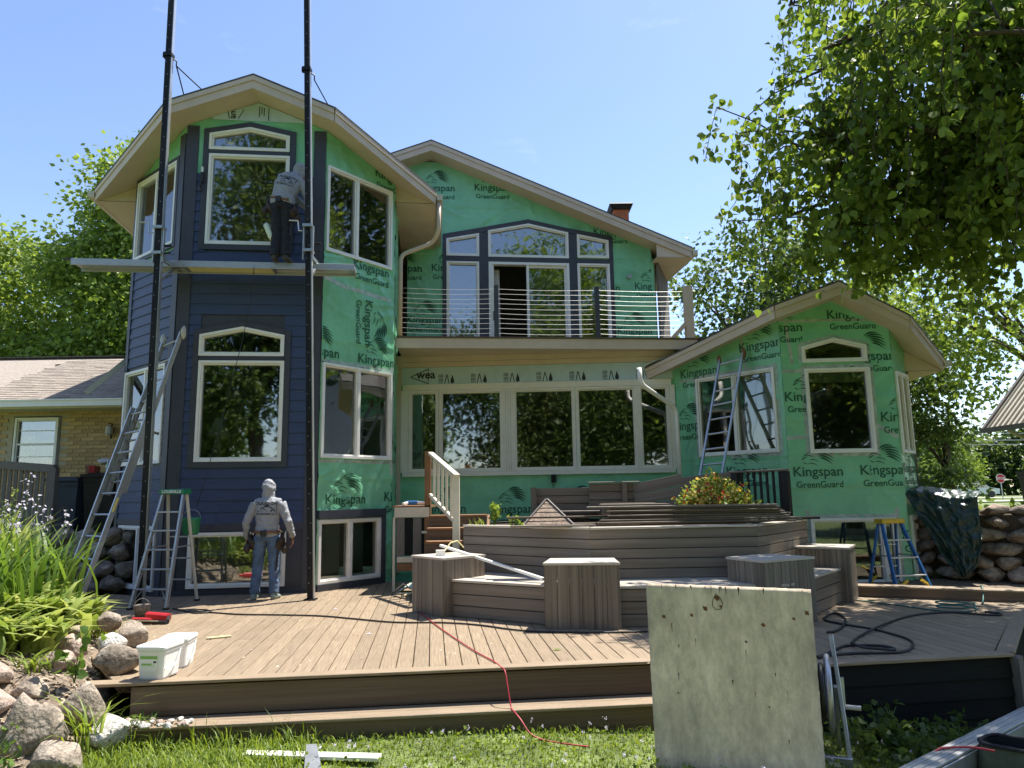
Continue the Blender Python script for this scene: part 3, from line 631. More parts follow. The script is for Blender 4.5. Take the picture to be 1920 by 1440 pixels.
# ------------------------------------------------------------------ roofs
def gable_roof(Mp, az, zr, sL, sR, left, right, dback, th=.23, name='roof', fm='tan', gut=True):
    ux = dir2(az); inn = Vector((-ux.y, ux.x, 0)); Mp = Vector((Mp[0], Mp[1], 0))
    rf = None
    for sg, s, out in ((-1, sL, left), (1, sR, right)):
        P = lambda l, d, dz=0: Mp+ux*l*sg+inn*d+Vector((0, 0, zr-s*l+dz))
        poly = [(0, out[0][1])]+out+[(out[-1][0], dback), (0, dback)]
        mb = MB(); ex = [(0, out[0][1]-.04)]+[(l+.03, d-.04) for l, d in out]+[(out[-1][0]+.04, dback), (0, dback)]
        mb.prism([P(l, d, .004) for l, d in ex], (0, 0, .035))
        if rf is None: rf = link(name, mb.mesh('shingles'), house, M['shingle'])
        else: mb.build('shingle_plane', M['shingle'], rf)
        mb = MB(); mb.prism([P(l, d, -th) for l, d in poly], (0, 0, .012)); mb.build('soffit', M['soffit'], rf)
        e = [(0, out[0][1])]+out+[(out[-1][0], dback)]
        for (l0, d0), (l1, d1) in zip(e[:-1], e[1:]):
            a = Vector((l1-l0, d1-d0)).normalized(); nn = Vector((a.y, -a.x))*1.0
            if nn.y > 0 and abs(nn.y) > .3: nn = -nn
            if abs(nn.y) < .3: nn = Vector((1, 0))
            for (t0, t1, n0, n1) in ((-th, -.085, .0, .025), (-.083, .0, .0, .045)):
                mb = MB(); q = []
                for (l, d) in ((l0, d0), (l1, d1)):
                    for (nn_, zz) in ((n0, t0), (n1, t0), (n1, t1), (n0, t1)):
                        q.append(Mp+ux*(l+nn.x*nn_)*sg+inn*(d+nn.y*nn_)+Vector((0, 0, zr-s*l+zz)))
                mb.add(q, [(0, 1, 2, 3), (7, 6, 5, 4), (0, 4, 5, 1), (1, 5, 6, 2), (2, 6, 7, 3), (3, 7, 4, 0)]); mb.build('fascia_board', M[fm], rf)
        if gut:
            le, d1 = out[-1]; zz = zr-s*le-.10; mb = MB()
            for (a, b, w_, h) in ((.045, .0, .012, .11), (.10, -.05, .11, .012), (.15, .0, .012, .11)):
                mb.beam(Mp+ux*(le+a)*sg+inn*(d1-.02)+Vector((0, 0, zz+b)), Mp+ux*(le+a)*sg+inn*dback+Vector((0, 0, zz+b)), w_, h)
            mb.beam(Mp+ux*(le+.1)*sg+inn*(d1-.03)+Vector((0, 0, zz)), Mp+ux*(le+.1)*sg+inn*(d1-.015)+Vector((0, 0, zz)), .12, .11)
            mb.build('gutter', M['cream'], rf)
    return rf
mid = lambda k: (W[k].P(LEN[k]/2, 0).x, W[k].P(LEN[k]/2, 0).y)
tower_roof = gable_roof(mid('BC'), HZ, 8.72, .4, .4, [(1.376, -.45), (3.30, 1.474)], [(1.376, -.45), (3.12, 1.294)], 6.5)
# flat boxed soffit under the tower eaves
ux = dir2(HZ); inn = Vector((-ux.y, ux.x, 0)); Mt = Vector((*mid('BC'), 0))
for sg, le, de in ((-1, 3.28, 1.47), (1, 3.10, 1.29)):
    zz = 8.72-.4*(le+.02)-.225; mb = MB(); q = [Mt+ux*l*sg+inn*d+Vector((0, 0, zz)) for l, d in ((2.34, de), (le, de), (le, 6.4), (2.34, 6.4))]; mb.prism(q, (0, 0, .01)); mb.build('eave_soffit', M['soffit'], tower_roof)
    mb = MB(); q = [Mt+ux*l*sg+inn*de+Vector((0, 0, z)) for l, z in ((2.34, zz), (le-.01, zz), (le-.01, zz+.003), (2.34, 8.72-.4*2.34-.232))]; mb.prism(q, inn*.012); mb.build('soffit_return', M['soffit'], tower_roof)
up0 = W['UP'].P(.55, 0)
main_roof = gable_roof((up0.x, up0.y), HZ, 9.72, .4, .4, [(6.2, -.45)], [(6.16, -.45)], 9.0)
zz = 9.72-.4*6.16-.225; um = dir2(HZ); im = Vector((-um.y, um.x, 0))
mb = MB(); mb.prism([up0+um*l+im*d+Vector((0, 0, zz)) for l, d in ((5.33, -.44), (6.15, -.44), (6.15, 9), (5.33, 9))], (0, 0, .01)); mb.build('eave_soffit', M['soffit'], main_roof)
mb = MB(); mb.prism([up0+um*l+im*-.425+Vector((0, 0, z)) for l, z in ((5.33, zz), (6.14, zz), (6.14, zz+.005), (5.33, 9.72-.4*5.33-.233))], im*.012); mb.build('soffit_return', M['soffit'], main_roof)
wing_roof = gable_roof(mid('GH'), 94, 5.12, .345, .58, [(1.126, -.4), (3.2, 1.674)], [(1.126, -.4), (2.12, .594)], 5.0)
uw = dir2(94); iw = Vector((-uw.y, uw.x, 0)); Mw = Vector((*mid('GH'), 0)); zz = 5.12-.58*2.12-.235
mb = MB(); mb.prism([Mw+uw*l+iw*d+Vector((0, 0, zz)) for l, d in ((1.45, .59), (2.11, .59), (2.11, 5), (1.45, 5))], (0, 0, .01)); mb.build('eave_soffit', M['soffit'], wing_roof)
mb = MB(); mb.prism([Mw+uw*l+iw*.59+Vector((0, 0, z)) for l, z in ((1.45, zz), (2.105, zz), (2.105, zz+.003), (1.45, 5.12-.58*1.45-.235))], iw*.012); mb.build('soffit_return', M['soffit'], wing_roof)
# white counter-flashing strip lying up the left rake of the wing
mb = MB(); a = Mw+uw*-3.22+iw*1.75+Vector((0, 0, 5.12-.345*3.2+.07)); b = Mw+uw*-1.9+iw*1.75+Vector((0, 0, 5.12-.345*1.9+.08)); mb.beam(a, b, .45, .02); mb.build('flashing', M['white'], wing_roof)

# hidden sides and rooms behind the glass
def room_wall(a, b, z0, z1, m='room'):
    mb = MB(); a = Vector((*a, 0)); b = Vector((*b, 0)); d = (b-a).normalized(); n = Vector((d.y, -d.x, 0))*.06
    mb.add([a+Vector((0, 0, z0)), b+Vector((0, 0, z0)), b+n+Vector((0, 0, z0)), a+n+Vector((0, 0, z0)), a+Vector((0, 0, z1)), b+Vector((0, 0, z1)), b+n+Vector((0, 0, z1)), a+n+Vector((0, 0, z1))], [(3, 2, 1, 0), (4, 5, 6, 7), (0, 1, 5, 4), (1, 2, 6, 5), (2, 3, 7, 6), (3, 0, 4, 7)]); mb.build('room_wall', M[m], house)
for a, b, z0, z1 in (((-7.02, 12.75), (-7.5, 17.2), -.1, 7.45), ((-7.5, 17.2), (-2.5, 17.2), -.1, 7.45), ((-2.55, 14.7), (-2.75, 16.0), -.1, 4.5), ((-2.4, 16.3), (-2.4, 18.4), -.1, 4.4), ((-2.4, 18.4), (8, 18.4), -.1, 4.4), ((8, 18.4), (7.35, 13.0), -.1, 4.0), ((4.2, 18.3), (3.6, 16.6), 4.4, 7.2), ((-4.5, 19.6), (4.0, 20.4), 4.4, 9.0), ((3.46, 16.65), (4.1, 20.4), 4.4, 7.0), ((-5.0, 16.2), (-5.0, 20), 4.4, 7.6)): room_wall(a, b, z0, z1)
mb = MB()
for pts, z in (([PA, PB, PC, PD, PE, (-2.6, 17.1), (-7.4, 17.1)], 1.28), ([PA, PB, PC, PD, PE, (-2.6, 17.1), (-7.4, 17.1)], 4.78), ([PE, PF, (3.6, 18.3), (-2.4, 18.3)], 1.28), ([PF, PG, PH, PI_, (7.9, 18.3), (3.6, 18.3)], 1.28), ([PF, PG, PH, PI_, (7.9, 18.3), (3.6, 18.3)], 3.92 if False else 4.0), ([(-4.9, 15.8), (3.5, 16.6), (4.0, 20.3), (-4.9, 19.6)], 4.40)):
    c = Vector((sum(p[0] for p in pts)/len(pts), sum(p[1] for p in pts)/len(pts)))
    mb.prism([Vector((*(c+(Vector(p)-c)*.965), z)) for p in pts], (0, 0, .12))
mb.build('room_floor', M['room'], house)
room_wall((W['UP'].P(5.87, 0).x, W['UP'].P(5.87, 0).y), (W['UP'].P(5.87, 0).x-.6, 21), 4.3, 7.15, 'wrap')
def blind(k, u0, u1, z0, z1, m='blind', n=-.16): mb = MB(); mb.wbox(W[k], u0, u1, z0, z1, n-.01, n); return mb.build('window_blind', M[m], house)
blind('CD', .08, .60, .2, 1.1); blind('CD', .70, 1.12, .2, 1.1); blind('FG', 1.40, 2.12, 2.45, 3.68); blind('GH', .44, 1.46, 3.42, 3.62); blind('BC', .45, 1.85, .15, .95, 'curtain', -.3); blind('HI', .1, .36, 2.3, 3.5); blind('HI', .4, .68, 2.3, 3.5)

# ------------------------------------------------------------------ balcony
Wb = Wall((-2.22, 13.40), 84.2); LB = 5.98
bal = None
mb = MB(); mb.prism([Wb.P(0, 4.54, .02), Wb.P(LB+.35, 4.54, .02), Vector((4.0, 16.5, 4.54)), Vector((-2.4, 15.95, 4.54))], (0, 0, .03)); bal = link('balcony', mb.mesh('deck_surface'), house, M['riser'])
mb = MB(); mb.wbox(Wb, -.02, LB+.02, 4.34, 4.537, -.03, .0); mb.build('fascia_board', M['tan'], bal)
mb = MB(); mb.prism([Wb.P(0, 4.37, -.031), Wb.P(LB, 4.37, -.031), Vector((3.9, 16.4, 4.37)), Vector((-2.35, 15.9, 4.37))], (0, 0, .02)); mb.build('soffit', M['soffit'], bal)
for u, h, wd, m in ((.06, 5.75, .09, 'tan'), (1.95, 5.63, .085, 'navytrim'), (3.99, 5.63, .085, 'navytrim'), (5.88, 5.66, .16, 'tan')):
    mb = MB(); mb.beam(Wb.P(u, 4.54, -.08), Wb.P(u, h, -.08), wd, wd, Wb.n, .006); mb.build('rail_post', M[m], bal)
for z in np.linspace(4.66, 5.56, 10):
    for a, b in ((.1, 1.91), (1.99, 3.95), (4.03, 5.8)):
        mb = MB(); sag = .012+.02*random.random(); mb.tube([Wb.P(a+(b-a)*t, z-sag*4*t*(1-t), -.08) for t in np.linspace(0, 1, 7)], .0033, 5); mb.build('cable', M['wire'], bal)
mb = MB(); mb.beam(Wb.P(5.50, 4.57, -.08), Wb.P(5.85, 4.93, -.08), .07, .08); mb.build('brace', M['tan'], bal)
# downspouts
def downspout(pts, r, m, name='downspout'):
    mb = MB(); pts = [Vector(p) for p in pts]; out = [pts[0]]
    for i in range(1, len(pts)-1):
        a, b, c = pts[i-1], pts[i], pts[i+1]; q = min(.14, (b-a).length/2, (c-b).length/2); p0 = b+(a-b).normalized()*q; p2 = b+(c-b).normalized()*q
        out += [p0*(1-t)**2+b*2*t*(1-t)+p2*t*t for t in (0, .25, .5, .75, 1)]
    mb.tube(out+[pts[-1]], r, 10); return mb.build(name, M[m], house, True)
downspout([(2.43, 13.33, 3.86), (2.43, 13.30, 3.55), (3.20, 13.80, 3.13), (3.22, 13.82, .9)], .045, 'white')
downspout([Mt+ux*3.20+inn*1.34+Vector((0, 0, 7.3)), Mt+ux*3.20+inn*1.34+Vector((0, 0, 6.7)), Mt+ux*3.09+inn*1.54+Vector((0, 0, 6.52)), (-2.16, 13.45, 6.22), (-2.16, 13.45, 4.6)], .045, 'tan')
# chimney flue
mb = MB(); mb.box((2.93, 17.9, 8.45), (.40, .40, .9)); ch = mb.build('chimney', M['clay'], house)
mb = MB(); mb.add([(2.93+x*.31, 17.9+y*.31, 8.98) for x, y in ((-1, -1), (1, -1), (1, 1), (-1, 1))]+[(2.93+x*.24, 17.9+y*.24, 8.86) for x, y in ((-1, -1), (1, -1), (1, 1), (-1, 1))]+[(2.93+x*.27, 17.9+y*.27, 9.02) for x, y in ((-1, -1), (1, -1), (1, 1), (-1, 1))], [(0, 1, 5, 4), (1, 2, 6, 5), (2, 3, 7, 6), (3, 0, 4, 7), (0, 8, 9, 1), (1, 9, 10, 2), (2, 10, 11, 3), (3, 11, 8, 0), (8, 11, 10, 9), (4, 5, 6, 7)]); mb.build('chimney_cap', M['black'], ch)
# outlet box with its cord on the middle wall, vent and wall sconce hook
mb = MB(); mb.wbox(W['EF'], 3.17, 3.27, 1.74, 1.90, .005, .07); mb.build('outlet_box', M['black'], house)
mb = MB(); mb.tube([W['EF'].P(3.21, 1.75, .04), W['EF'].P(3.20, 1.5, .06), W['EF'].P(3.12, 1.25, .1), W['EF'].P(3.08, 1.0, .1)], .008, 6); mb.build('outlet_cord', M['blackrub'], house)
mb = MB(); mb.tube([W['UP'].P(5.30, 6.66, .0), W['UP'].P(5.30, 6.66, .07)], .055, 12); mb.build('wall_vent', M['galv'], house)
# ------------------------------------------------------------------ the deck
BD = dir2(-6.5); BS = dir2(83.5)            # board direction and across
deck = thing('deck', (0, 8.5, -.4), 'low timber deck of tan composite boards in front of the house', 'deck')
FL0 = Vector((-3.45, 6.155, 0)); FDIR = dir2(83.7)
fl = lambda t, off=0: FL0+FDIR*t+Vector((FDIR.y, -FDIR.x, 0))*off
deck_poly = [(-3.4, 6.30), (1.93, 6.88), (2.02, 6.50), (4.40, 6.86), (5.62, 8.42), (6.55, 9.62), (4.7, 10.6), (4.3, 11.2), (-.7, 11.4), (-1.2, 12.9), (-2.3, 13.1), (-3.25, 11.84), (-5.6, 11.58), (-6.6, 12.0), (-6.8, 10.4), (-5.2, 8.6)]
c0 = Vector((0, 9, 0)); w_, g_ = .14, .008
for i in range(-52, 48):
    a = i*(w_+g_); p = clip_half(deck_poly, (c0.x+BS.x*a, c0.y+BS.y*a), (BS.x, BS.y)); 
    if len(p) < 3: continue
    a2 = a+w_; p = clip_half(p, (c0.x+BS.x*a2, c0.y+BS.y*a2), (-BS.x, -BS.y))
    if len(p) < 3: continue
    ys = [(q[0]-c0.x)*BD.x+(q[1]-c0.y)*BD.y for q in p]; lo, hi = min(ys), max(ys)
    cuts = [lo, hi]
    if hi-lo > 3.2: cuts = [lo, lo+(hi-lo)*random.uniform(.3, .8), hi]
    for b0, b1 in zip(cuts[:-1], cuts[1:]):
        q = clip_half(p, (c0.x+BD.x*(b0+.0), c0.y+BD.y*b0), (BD.x, BD.y)); q = clip_half(q, (c0.x+BD.x*(b1-.004), c0.y+BD.y*(b1-.004)), (-BD.x, -BD.y))
        if len(q) < 3: continue
        try: qi = inset(q, .004)
        except ZeroDivisionError: qi = q
        n = len(q); dz = random.uniform(-.0012, .0012); off = random.uniform(0, 9)
        vs_ = [(x, y, -.028) for x, y in q]+[(x, y, -.004+dz) for x, y in q]+[(x, y, dz) for x, y in qi]
        fs = [tuple(range(2*n, 3*n))]+[(k, (k+1) % n, n+(k+1) % n, n+k) for k in range(n)]+[(n+k, n+(k+1) % n, 2*n+(k+1) % n, 2*n+k) for k in range(n)]
        uvp = lambda v: ((v[0]*BD.x+v[1]*BD.y)+off, (v[0]*BS.x+v[1]*BS.y)+off)
        mb = MB(); mb.add(vs_, fs, [[uvp(vs_[k]) for k in f] for f in fs]); mb.build('deck_board', M['deck'], deck)
mb = MB(); mb.prism([Vector((x, y, -.06)) for x, y in inset(deck_poly, .05)], (0, 0, -.05)); mb.build('deck_frame', M['soilp'], deck)
def brd(name, a, b, w, h, m, parent, up=(0, 0, 1), ch=.004): mb = MB(); mb.beam(a, b, w, h, up, ch); return mb.build(name, M[m], parent)
LS = 5.42
brd('nosing_board', fl(-.12, -.07), fl(LS, -.07), .145, .026, 'deck', deck)
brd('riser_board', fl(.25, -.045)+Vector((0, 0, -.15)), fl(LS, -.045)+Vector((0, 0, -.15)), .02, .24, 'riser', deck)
brd('step_tread', fl(-.12, .05)+Vector((0, 0, -.283)), fl(LS, .05)+Vector((0, 0, -.283)), .14, .026, 'deck', deck)
brd('step_tread', fl(-.12, .195)+Vector((0, 0, -.283)), fl(LS, .195)+Vector((0, 0, -.283)), .14, .026, 'deck', deck)
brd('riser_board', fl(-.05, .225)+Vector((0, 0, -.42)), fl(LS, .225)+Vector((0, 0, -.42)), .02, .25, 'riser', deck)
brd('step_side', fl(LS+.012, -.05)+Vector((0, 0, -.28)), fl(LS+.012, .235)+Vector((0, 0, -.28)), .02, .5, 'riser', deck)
# right hand border and charcoal skirt
R0, R1, R2, R3 = Vector((1.98, 6.42, 0)), Vector((4.47, 6.80, 0)), Vector((5.70, 8.37, 0)), Vector((6.62, 9.60, 0))
brd('border_board', R0, R1+Vector((.02, 0, 0)), .145, .027, 'deck', deck); brd('border_board', R1+Vector((.02, .03, 0)), R3, .145, .027, 'deck', deck)
for a, b in ((R0, R1), (R1, R3)):
    d = (b-a).normalized(); n = Vector((d.y, -d.x, 0))
    for k in range(4):
        z = -.105-.165*k; mb = MB(); p = [a+n*.03+Vector((0, 0, z-.085)), b+n*.03+Vector((0, 0, z-.085)), b+n*.058+Vector((0, 0, z-.085)), a+n*.058+Vector((0, 0, z-.085)), a+n*.03+Vector((0, 0, z+.085)), b+n*.03+Vector((0, 0, z+.085)), b+n*.038+Vector((0, 0, z+.085)), a+n*.038+Vector((0, 0, z+.085))]
        mb.hexa(p); mb.build('skirt_board', M['skirt'], deck)
brd('skirt_post', R1+Vector((.045, -.055, -.72)), R1+Vector((.045, -.055, -.016)), .11, .06, 'fence', deck, (.8, .3, 0))
brd('skirt_post', R1+Vector((.085, -.015, -.72)), R1+Vector((.085, -.015, -.016)), .06, .10, 'fence', deck, (.8, .3, 0))
# raised kerb along the far right edge
K0, K1 = Vector((4.72, 10.52, 0)), Vector((6.72, 9.62, 0)); kd = (K1-K0).normalized()
brd('kerb_riser', K0+Vector((0, 0, .06)), K1+kd*1.2+Vector((0, 0, .06)), .03, .13, 'riser', deck); brd('kerb_cap', K0+Vector((.05, .1, .14)), K1+kd*1.2+Vector((.05, .1, .14)), .26, .028, 'deck', deck)
mulch = MB(); mulch.prism([Vector(p) for p in ((4.6, 10.7, -.08), (9.6, 8.4, -.08), (9.6, 11.0, .0), (7.3, 12.8, .0), (4.6, 12.7, -.1))], (0, 0, -.2)); mo = mulch.build('mulch_path', M['soil']); tag(mo, 'brown mulch path at the foot of the stone wall', kind='structure')

# ------------------------------------------------------------------ octagonal planter with built-in bench
planter = thing('planter_bench', (2, 9.8, 0), 'octagonal grey composite planter with a built-in bench and corner boxes', 'planter')
V = [Vector((-1.12, 9.50, 0)), Vector((.72, 8.40, 0)), Vector((3.12, 8.36, 0)), Vector((4.66, 10.25, 0))]
T = [Vector((-.72, 10.42, 0)), Vector((.95, 9.08, 0)), Vector((3.05, 9.12, 0)), Vector((4.32, 10.72, 0))]
TB = [Vector((4.32, 12.3, 0)), Vector((3.0, 13.1, 0)), Vector((.9, 13.1, 0)), Vector((-.72, 12.0, 0))]
def clad(a, b, z0, z1, nb, parent, th=.022, m='bench', ex=.0):
    h = (z1-z0)/nb; d = (b-a).normalized()
    for k in range(nb): brd('cladding_board', a-d*ex+Vector((0, 0, z0+h*(k+.5))), b+d*ex+Vector((0, 0, z0+h*(k+.5))), th, h-.009, m, parent)
    n = Vector((d.y, -d.x, 0)); mb = MB(); mb.beam(a-n*.02+Vector((0, 0, (z0+z1)/2)), b-n*.02+Vector((0, 0, (z0+z1)/2)), .012, z1-z0-.01); mb.build('backing', M['blackrub'], parent)
for i in range(3):
    clad(V[i], V[i+1], .0, .42, 3, planter)
    n = Vector(((V[i+1]-V[i]).y, -(V[i+1]-V[i]).x, 0)).normalized()
    off = .03
    for k in range(4):
        t0 = (k+.02)/4; t1 = (k+.98)/4
        a0, a1 = (V[i]+n*off).lerp(T[i], t0), (V[i]+n*off).lerp(T[i], t1); b0, b1 = (V[i+1]+n*off).lerp(T[i+1], t0), (V[i+1]+n*off).lerp(T[i+1], t1)
        q = [a0, b0, b1, a1]; mb = MB(); vs_ = [p+Vector((0, 0, z)) for z in (.425, .452) for p in q]; L = (b0-a0).length; x = k*1.7+i
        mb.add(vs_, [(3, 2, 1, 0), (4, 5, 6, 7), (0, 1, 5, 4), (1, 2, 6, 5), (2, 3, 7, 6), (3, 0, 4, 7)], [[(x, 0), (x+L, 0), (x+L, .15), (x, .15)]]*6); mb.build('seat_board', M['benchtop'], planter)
    clad(T[i], T[i+1], .452, 1.06, 5, planter, ex=.008)
    n2 = Vector(((T[i+1]-T[i]).y, -(T[i+1]-T[i]).x, 0)).normalized()
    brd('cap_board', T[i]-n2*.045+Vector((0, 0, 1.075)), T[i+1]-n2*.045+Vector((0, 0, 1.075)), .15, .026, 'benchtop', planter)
lst = [T[3]]+TB+[T[0]]
for a, b in zip(lst[:-1], lst[1:]): clad(a, b, 0, 1.06, 6, planter)
mb = MB(); mb.prism([p+Vector((0, 0, .97)) for p in T+TB], (0, 0, .05)); mb.build('planter_soil', M['soilp'], planter)
def corner_box(fa, fb, dep, h, dirv=None):
    # box post: front edge fa->fb, depth dep away from the viewer, vertical cladding
    d = (fb-fa).normalized(); n = Vector((d.y, -d.x, 0)); tp = .82
    ba, bb = fa-n*dep+d*.06, fb-n*dep-d*.06
    for a, b, nb in ((fa, fb, 6), (fb, bb, 4), (ba, fa, 4)):
        for k in range(nb):
            p, q = a.lerp(b, (k+.0)/nb), a.lerp(b, (k+1)/nb); e = (q-p).normalized(); c = (p+q)/2
            brd('upright_board', c, c+Vector((0, 0, h)), (q-p).length-.004, .022, 'benchpost', planter, (e.y, -e.x, 0), .003)
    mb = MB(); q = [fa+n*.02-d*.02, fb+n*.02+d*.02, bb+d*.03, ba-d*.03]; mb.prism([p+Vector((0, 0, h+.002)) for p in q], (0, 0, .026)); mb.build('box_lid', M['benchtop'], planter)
corner_box(Vector((.34, 8.34, 0)), Vector((1.17, 8.25, 0)), .62, .70)
corner_box(Vector((-1.36, 9.74, 0)), Vector((-.90, 9.20, 0)), .70, .70)
corner_box(Vector((2.80, 8.22, 0)), Vector((3.52, 8.62, 0)), .6, .70)
corner_box(Vector((4.52, 9.86, 0)), Vector((4.86, 10.42, 0)), .85, .70)

# upper deck and the seats by the middle wall
udeck = thing('raised_seating', (2, 13.4, 0), 'grey composite bench backs on the raised terrace under the wide windows', 'bench')
for a, b, z0, z1, nb in ((Vector((.36, 13.05, 0)), Vector((1.36, 13.0, 0)), .9, 1.62, 5), (Vector((1.36, 12.93, 0)), Vector((2.16, 12.90, 0)), 1.1, 1.68, 4)): clad(a, b, z0, z1, nb, udeck)
pts = [Vector((2.16, 12.88, 0)), Vector((2.9, 12.4, 0)), Vector((3.60, 11.55, 0))]
for (a, b), (za, zb) in zip(zip(pts[:-1], pts[1:]), ((1.68, 1.80), (1.80, 1.82))):
    for k in range(4):
        h = .19; z = 1.0+h*k
        brd('cladding_board', a+Vector((0, 0, z+(za-1.68)*k/4)), b+Vector((0, 0, z+.1+(zb-1.68-.05)*k/4)), .025, h-.004, 'bench', udeck)
brd('seat_board', Vector((.4, 12.75, 1.20)), Vector((1.5, 12.72, 1.20)), .42, .03, 'bench', udeck); brd('seat_board', Vector((1.55, 12.6, 1.32)), Vector((2.4, 12.3, 1.32)), .40, .03, 'bench', udeck)
brd('cap_board', Vector((1.34, 12.90, 1.70)), Vector((2.25, 12.86, 1.70)), .12, .025, 'bench', udeck)
brd('end_post', Vector((.36, 12.99, .8)), Vector((.36, 12.99, 1.63)), .1, .1, 'bench', udeck, (1, 0, 0)); brd('end_post', Vector((1.98, 12.84, 1.1)), Vector((1.98, 12.84, 1.69)), .09, .09, 'bench', udeck, (1, 0, 0))
bx_ = thing('timber_box', (2.15, 11.6, 1.06), 'low brown striped box lid behind the stacked boards', 'box')
for k in range(5): brd('side_board', Vector((1.50+.2*k, 11.55, 1.06)), Vector((1.50+.2*k, 11.55, 1.30)), .195, .02, 'bench', bx_, (0, -1, 0))
mb = MB(); mb.box((1.95, 11.75, 1.315), (1.1, .5, .028)); mb.build('lid', M['bench'], bx_)
rail = thing('black_railing', (3.85, 11.2, 1.06), 'short black baluster railing beside the flower planter', 'railing')
ra, rb_ = Vector((3.55, 11.50, 0)), Vector((4.20, 10.98, 0))
brd('top_rail', ra+Vector((-.05, .05, 1.81)), rb_+Vector((.02, -.02, 1.82)), .13, .03, 'bench', rail); brd('bottom_rail', ra+Vector((0, 0, 1.10)), rb_+Vector((.05, -.05, 1.10)), .10, .03, 'skirt', rail)
for t in (.02, .96):
    p = ra.lerp(rb_, t); brd('post', p+Vector((0, 0, 1.07)), p+Vector((0, 0, 1.80)), .11, .11, 'black', rail, (1, 1, 0))
for k in range(7):
    p = ra.lerp(rb_, .14+.72*k/6); brd('baluster', p+Vector((0, 0, 1.11)), p+Vector((0, 0, 1.80)), .035, .035, 'black', rail, (1, 1, 0))
brd('base_board', Vector((3.2, 10.75, 1.105)), Vector((4.45, 10.62, 1.105)), .30, .03, 'skirt', rail)

# leftover decking boards stacked on the planter
stack = [(-.05, 1.60, 9.30, 1.10), (.35, 3.0, 9.38, 1.10), (1.05, 3.6, 9.26, 1.128), (1.25, 3.75, 9.42, 1.128), (1.1, 3.65, 9.30, 1.156), (1.25, 3.55, 9.45, 1.156), (1.15, 3.55, 9.36, 1.184), (1.2, 3.6, 9.44, 1.212), (1.2, 3.5, 9.34, 1.212), (1.25, 3.5, 9.42, 1.24), (1.2, 3.45, 9.36, 1.268), (1.25, 3.45, 9.40, 1.296), (.95, 3.40, 9.38, 1.324), (-.10, 1.55, 9.46, 1.205)]
for i, (x0, x1, y, z) in enumerate(stack):
    r = random.uniform(-.03, .03); o = MB(); o.beam((x0, y+r, z+.002), (x1, y-r+.04*(x1-x0-2), z+.002), .138, .025, ch=.003)
    ob = o.build('loose_decking_board', M['riser'] if i % 3 else M['bench'])
    if i == 12: tag(ob, 'top board of the decking stack on the planter, below the flowers', 'board', 'spare decking boards on the planter')
    elif i == 13: tag(ob, 'single grey board bridging from the pyramid cap to the board stack', 'board', 'spare decking boards on the planter')
    elif i == 0: tag(ob, 'board lying loose on the planter rim below the pyramid cap', 'board', 'spare decking boards on the planter')
    else: tag(ob, 'one of the brown decking boards piled on the planter rim', 'board', 'spare decking boards on the planter')
mb = MB(); mb.box((1.3, 9.42, 1.18), (.12, .1, .024)); o = mb.build('board_spacer', M['bench']); tag(o, 'small block propping the long grey board on the planter', 'block')
# shingled pyramid cap
py = thing('pyramid_cap', (.5, 10.9, 1.02), 'weathered brown pyramid cap standing in the planter soil', 'pyramid cap')
for k in range(4):
    a = [(-.36, -.36), (.36, -.36), (.36, .36), (-.36, .36)]; p, q = a[k], a[(k+1) % 4]; B0 = Vector((.5, 10.9, 1.06)); ap = B0+Vector((0, 0, .37))
    mb = MB(); nrow = 6
    for r in range(nrow):
        t0, t1 = r/nrow, (r+1)/nrow; lo0 = B0+Vector((*p, 0)); lo1 = B0+Vector((*q, 0)); ou = (lo0+lo1)/2-B0; ou = ou.normalized()*.012
        mb.add([lo0.lerp(ap, t0)+ou, lo1.lerp(ap, t0)+ou, lo1.lerp(ap, t1), lo0.lerp(ap, t1), lo0.lerp(ap, t0)-ou, lo1.lerp(ap, t0)-ou], [(0, 1, 2, 3), (0, 4, 5, 1)])
    mb.build('pyramid_side', M['slate'], py)
for k in range(4):
    a = [(-.37, -.37), (.37, -.37), (.37, .37), (-.37, .37)][k]; mb = MB(); mb.beam(Vector((.5+a[0], 10.9+a[1], 1.06)), Vector((.5, 10.9, 1.44)), .03, .02); mb.build('hip_strip', M['fence'], py)
mb = MB(); mb.box((.5, 10.9, 1.045), (.78, .78, .05)); mb.build('base_board', M['slate'], py)

# ------------------------------------------------------------------ stairs with cream handrail
st = thing('side_stairs', (-1.2, 11.4, 0), 'brown timber stairs with cream handrail beside the green corner', 'stairs')
for k in range(5):
    y0 = 10.6+.28*k; z = .42+.19*k; x0 = -1.45+.1*k
    brd('stair_tread', Vector((-1.38, y0+.13, z)), Vector((-.45, y0+.13, z)), .30, .035, 'lumber', st); brd('stair_riser', Vector((-1.38, y0+.0, z-.10)), Vector((-.45, y0+.0, z-.10)), .02, .17, 'riser', st)
brd('rail_post', Vector((-1.41, 11.8, .1)), Vector((-1.41, 11.8, 2.24)), .10, .10, 'lumber', st, (1, 0, 0)); brd('rail_post', Vector((-.85, 10.6, .3)), Vector((-.85, 10.6, 1.80)), .12, .10, 'cream', st, (1, 0, 0))
brd('handrail', Vector((-1.36, 11.75, 2.20)), Vector((-.83, 10.52, 1.79)), .09, .05, 'cream', st); brd('lower_rail', Vector((-1.36, 11.72, 1.52)), Vector((-.86, 10.62, 1.12)), .05, .06, 'cream', st)
for k in range(5):
    t = .15+.17*k; p = Vector((-1.36, 11.75, 0)).lerp(Vector((-.85, 10.56, 0)), t); brd('baluster', p+Vector((0, 0, 1.52-.40*t)), p+Vector((0, 0, 2.19-.40*t)), .04, .04, 'cream', st, (1, 0, 0))
brd('stringer', Vector((-.42, 11.9, 1.1)), Vector((-.42, 10.5, .25)), .04, .22, 'lumber', st)
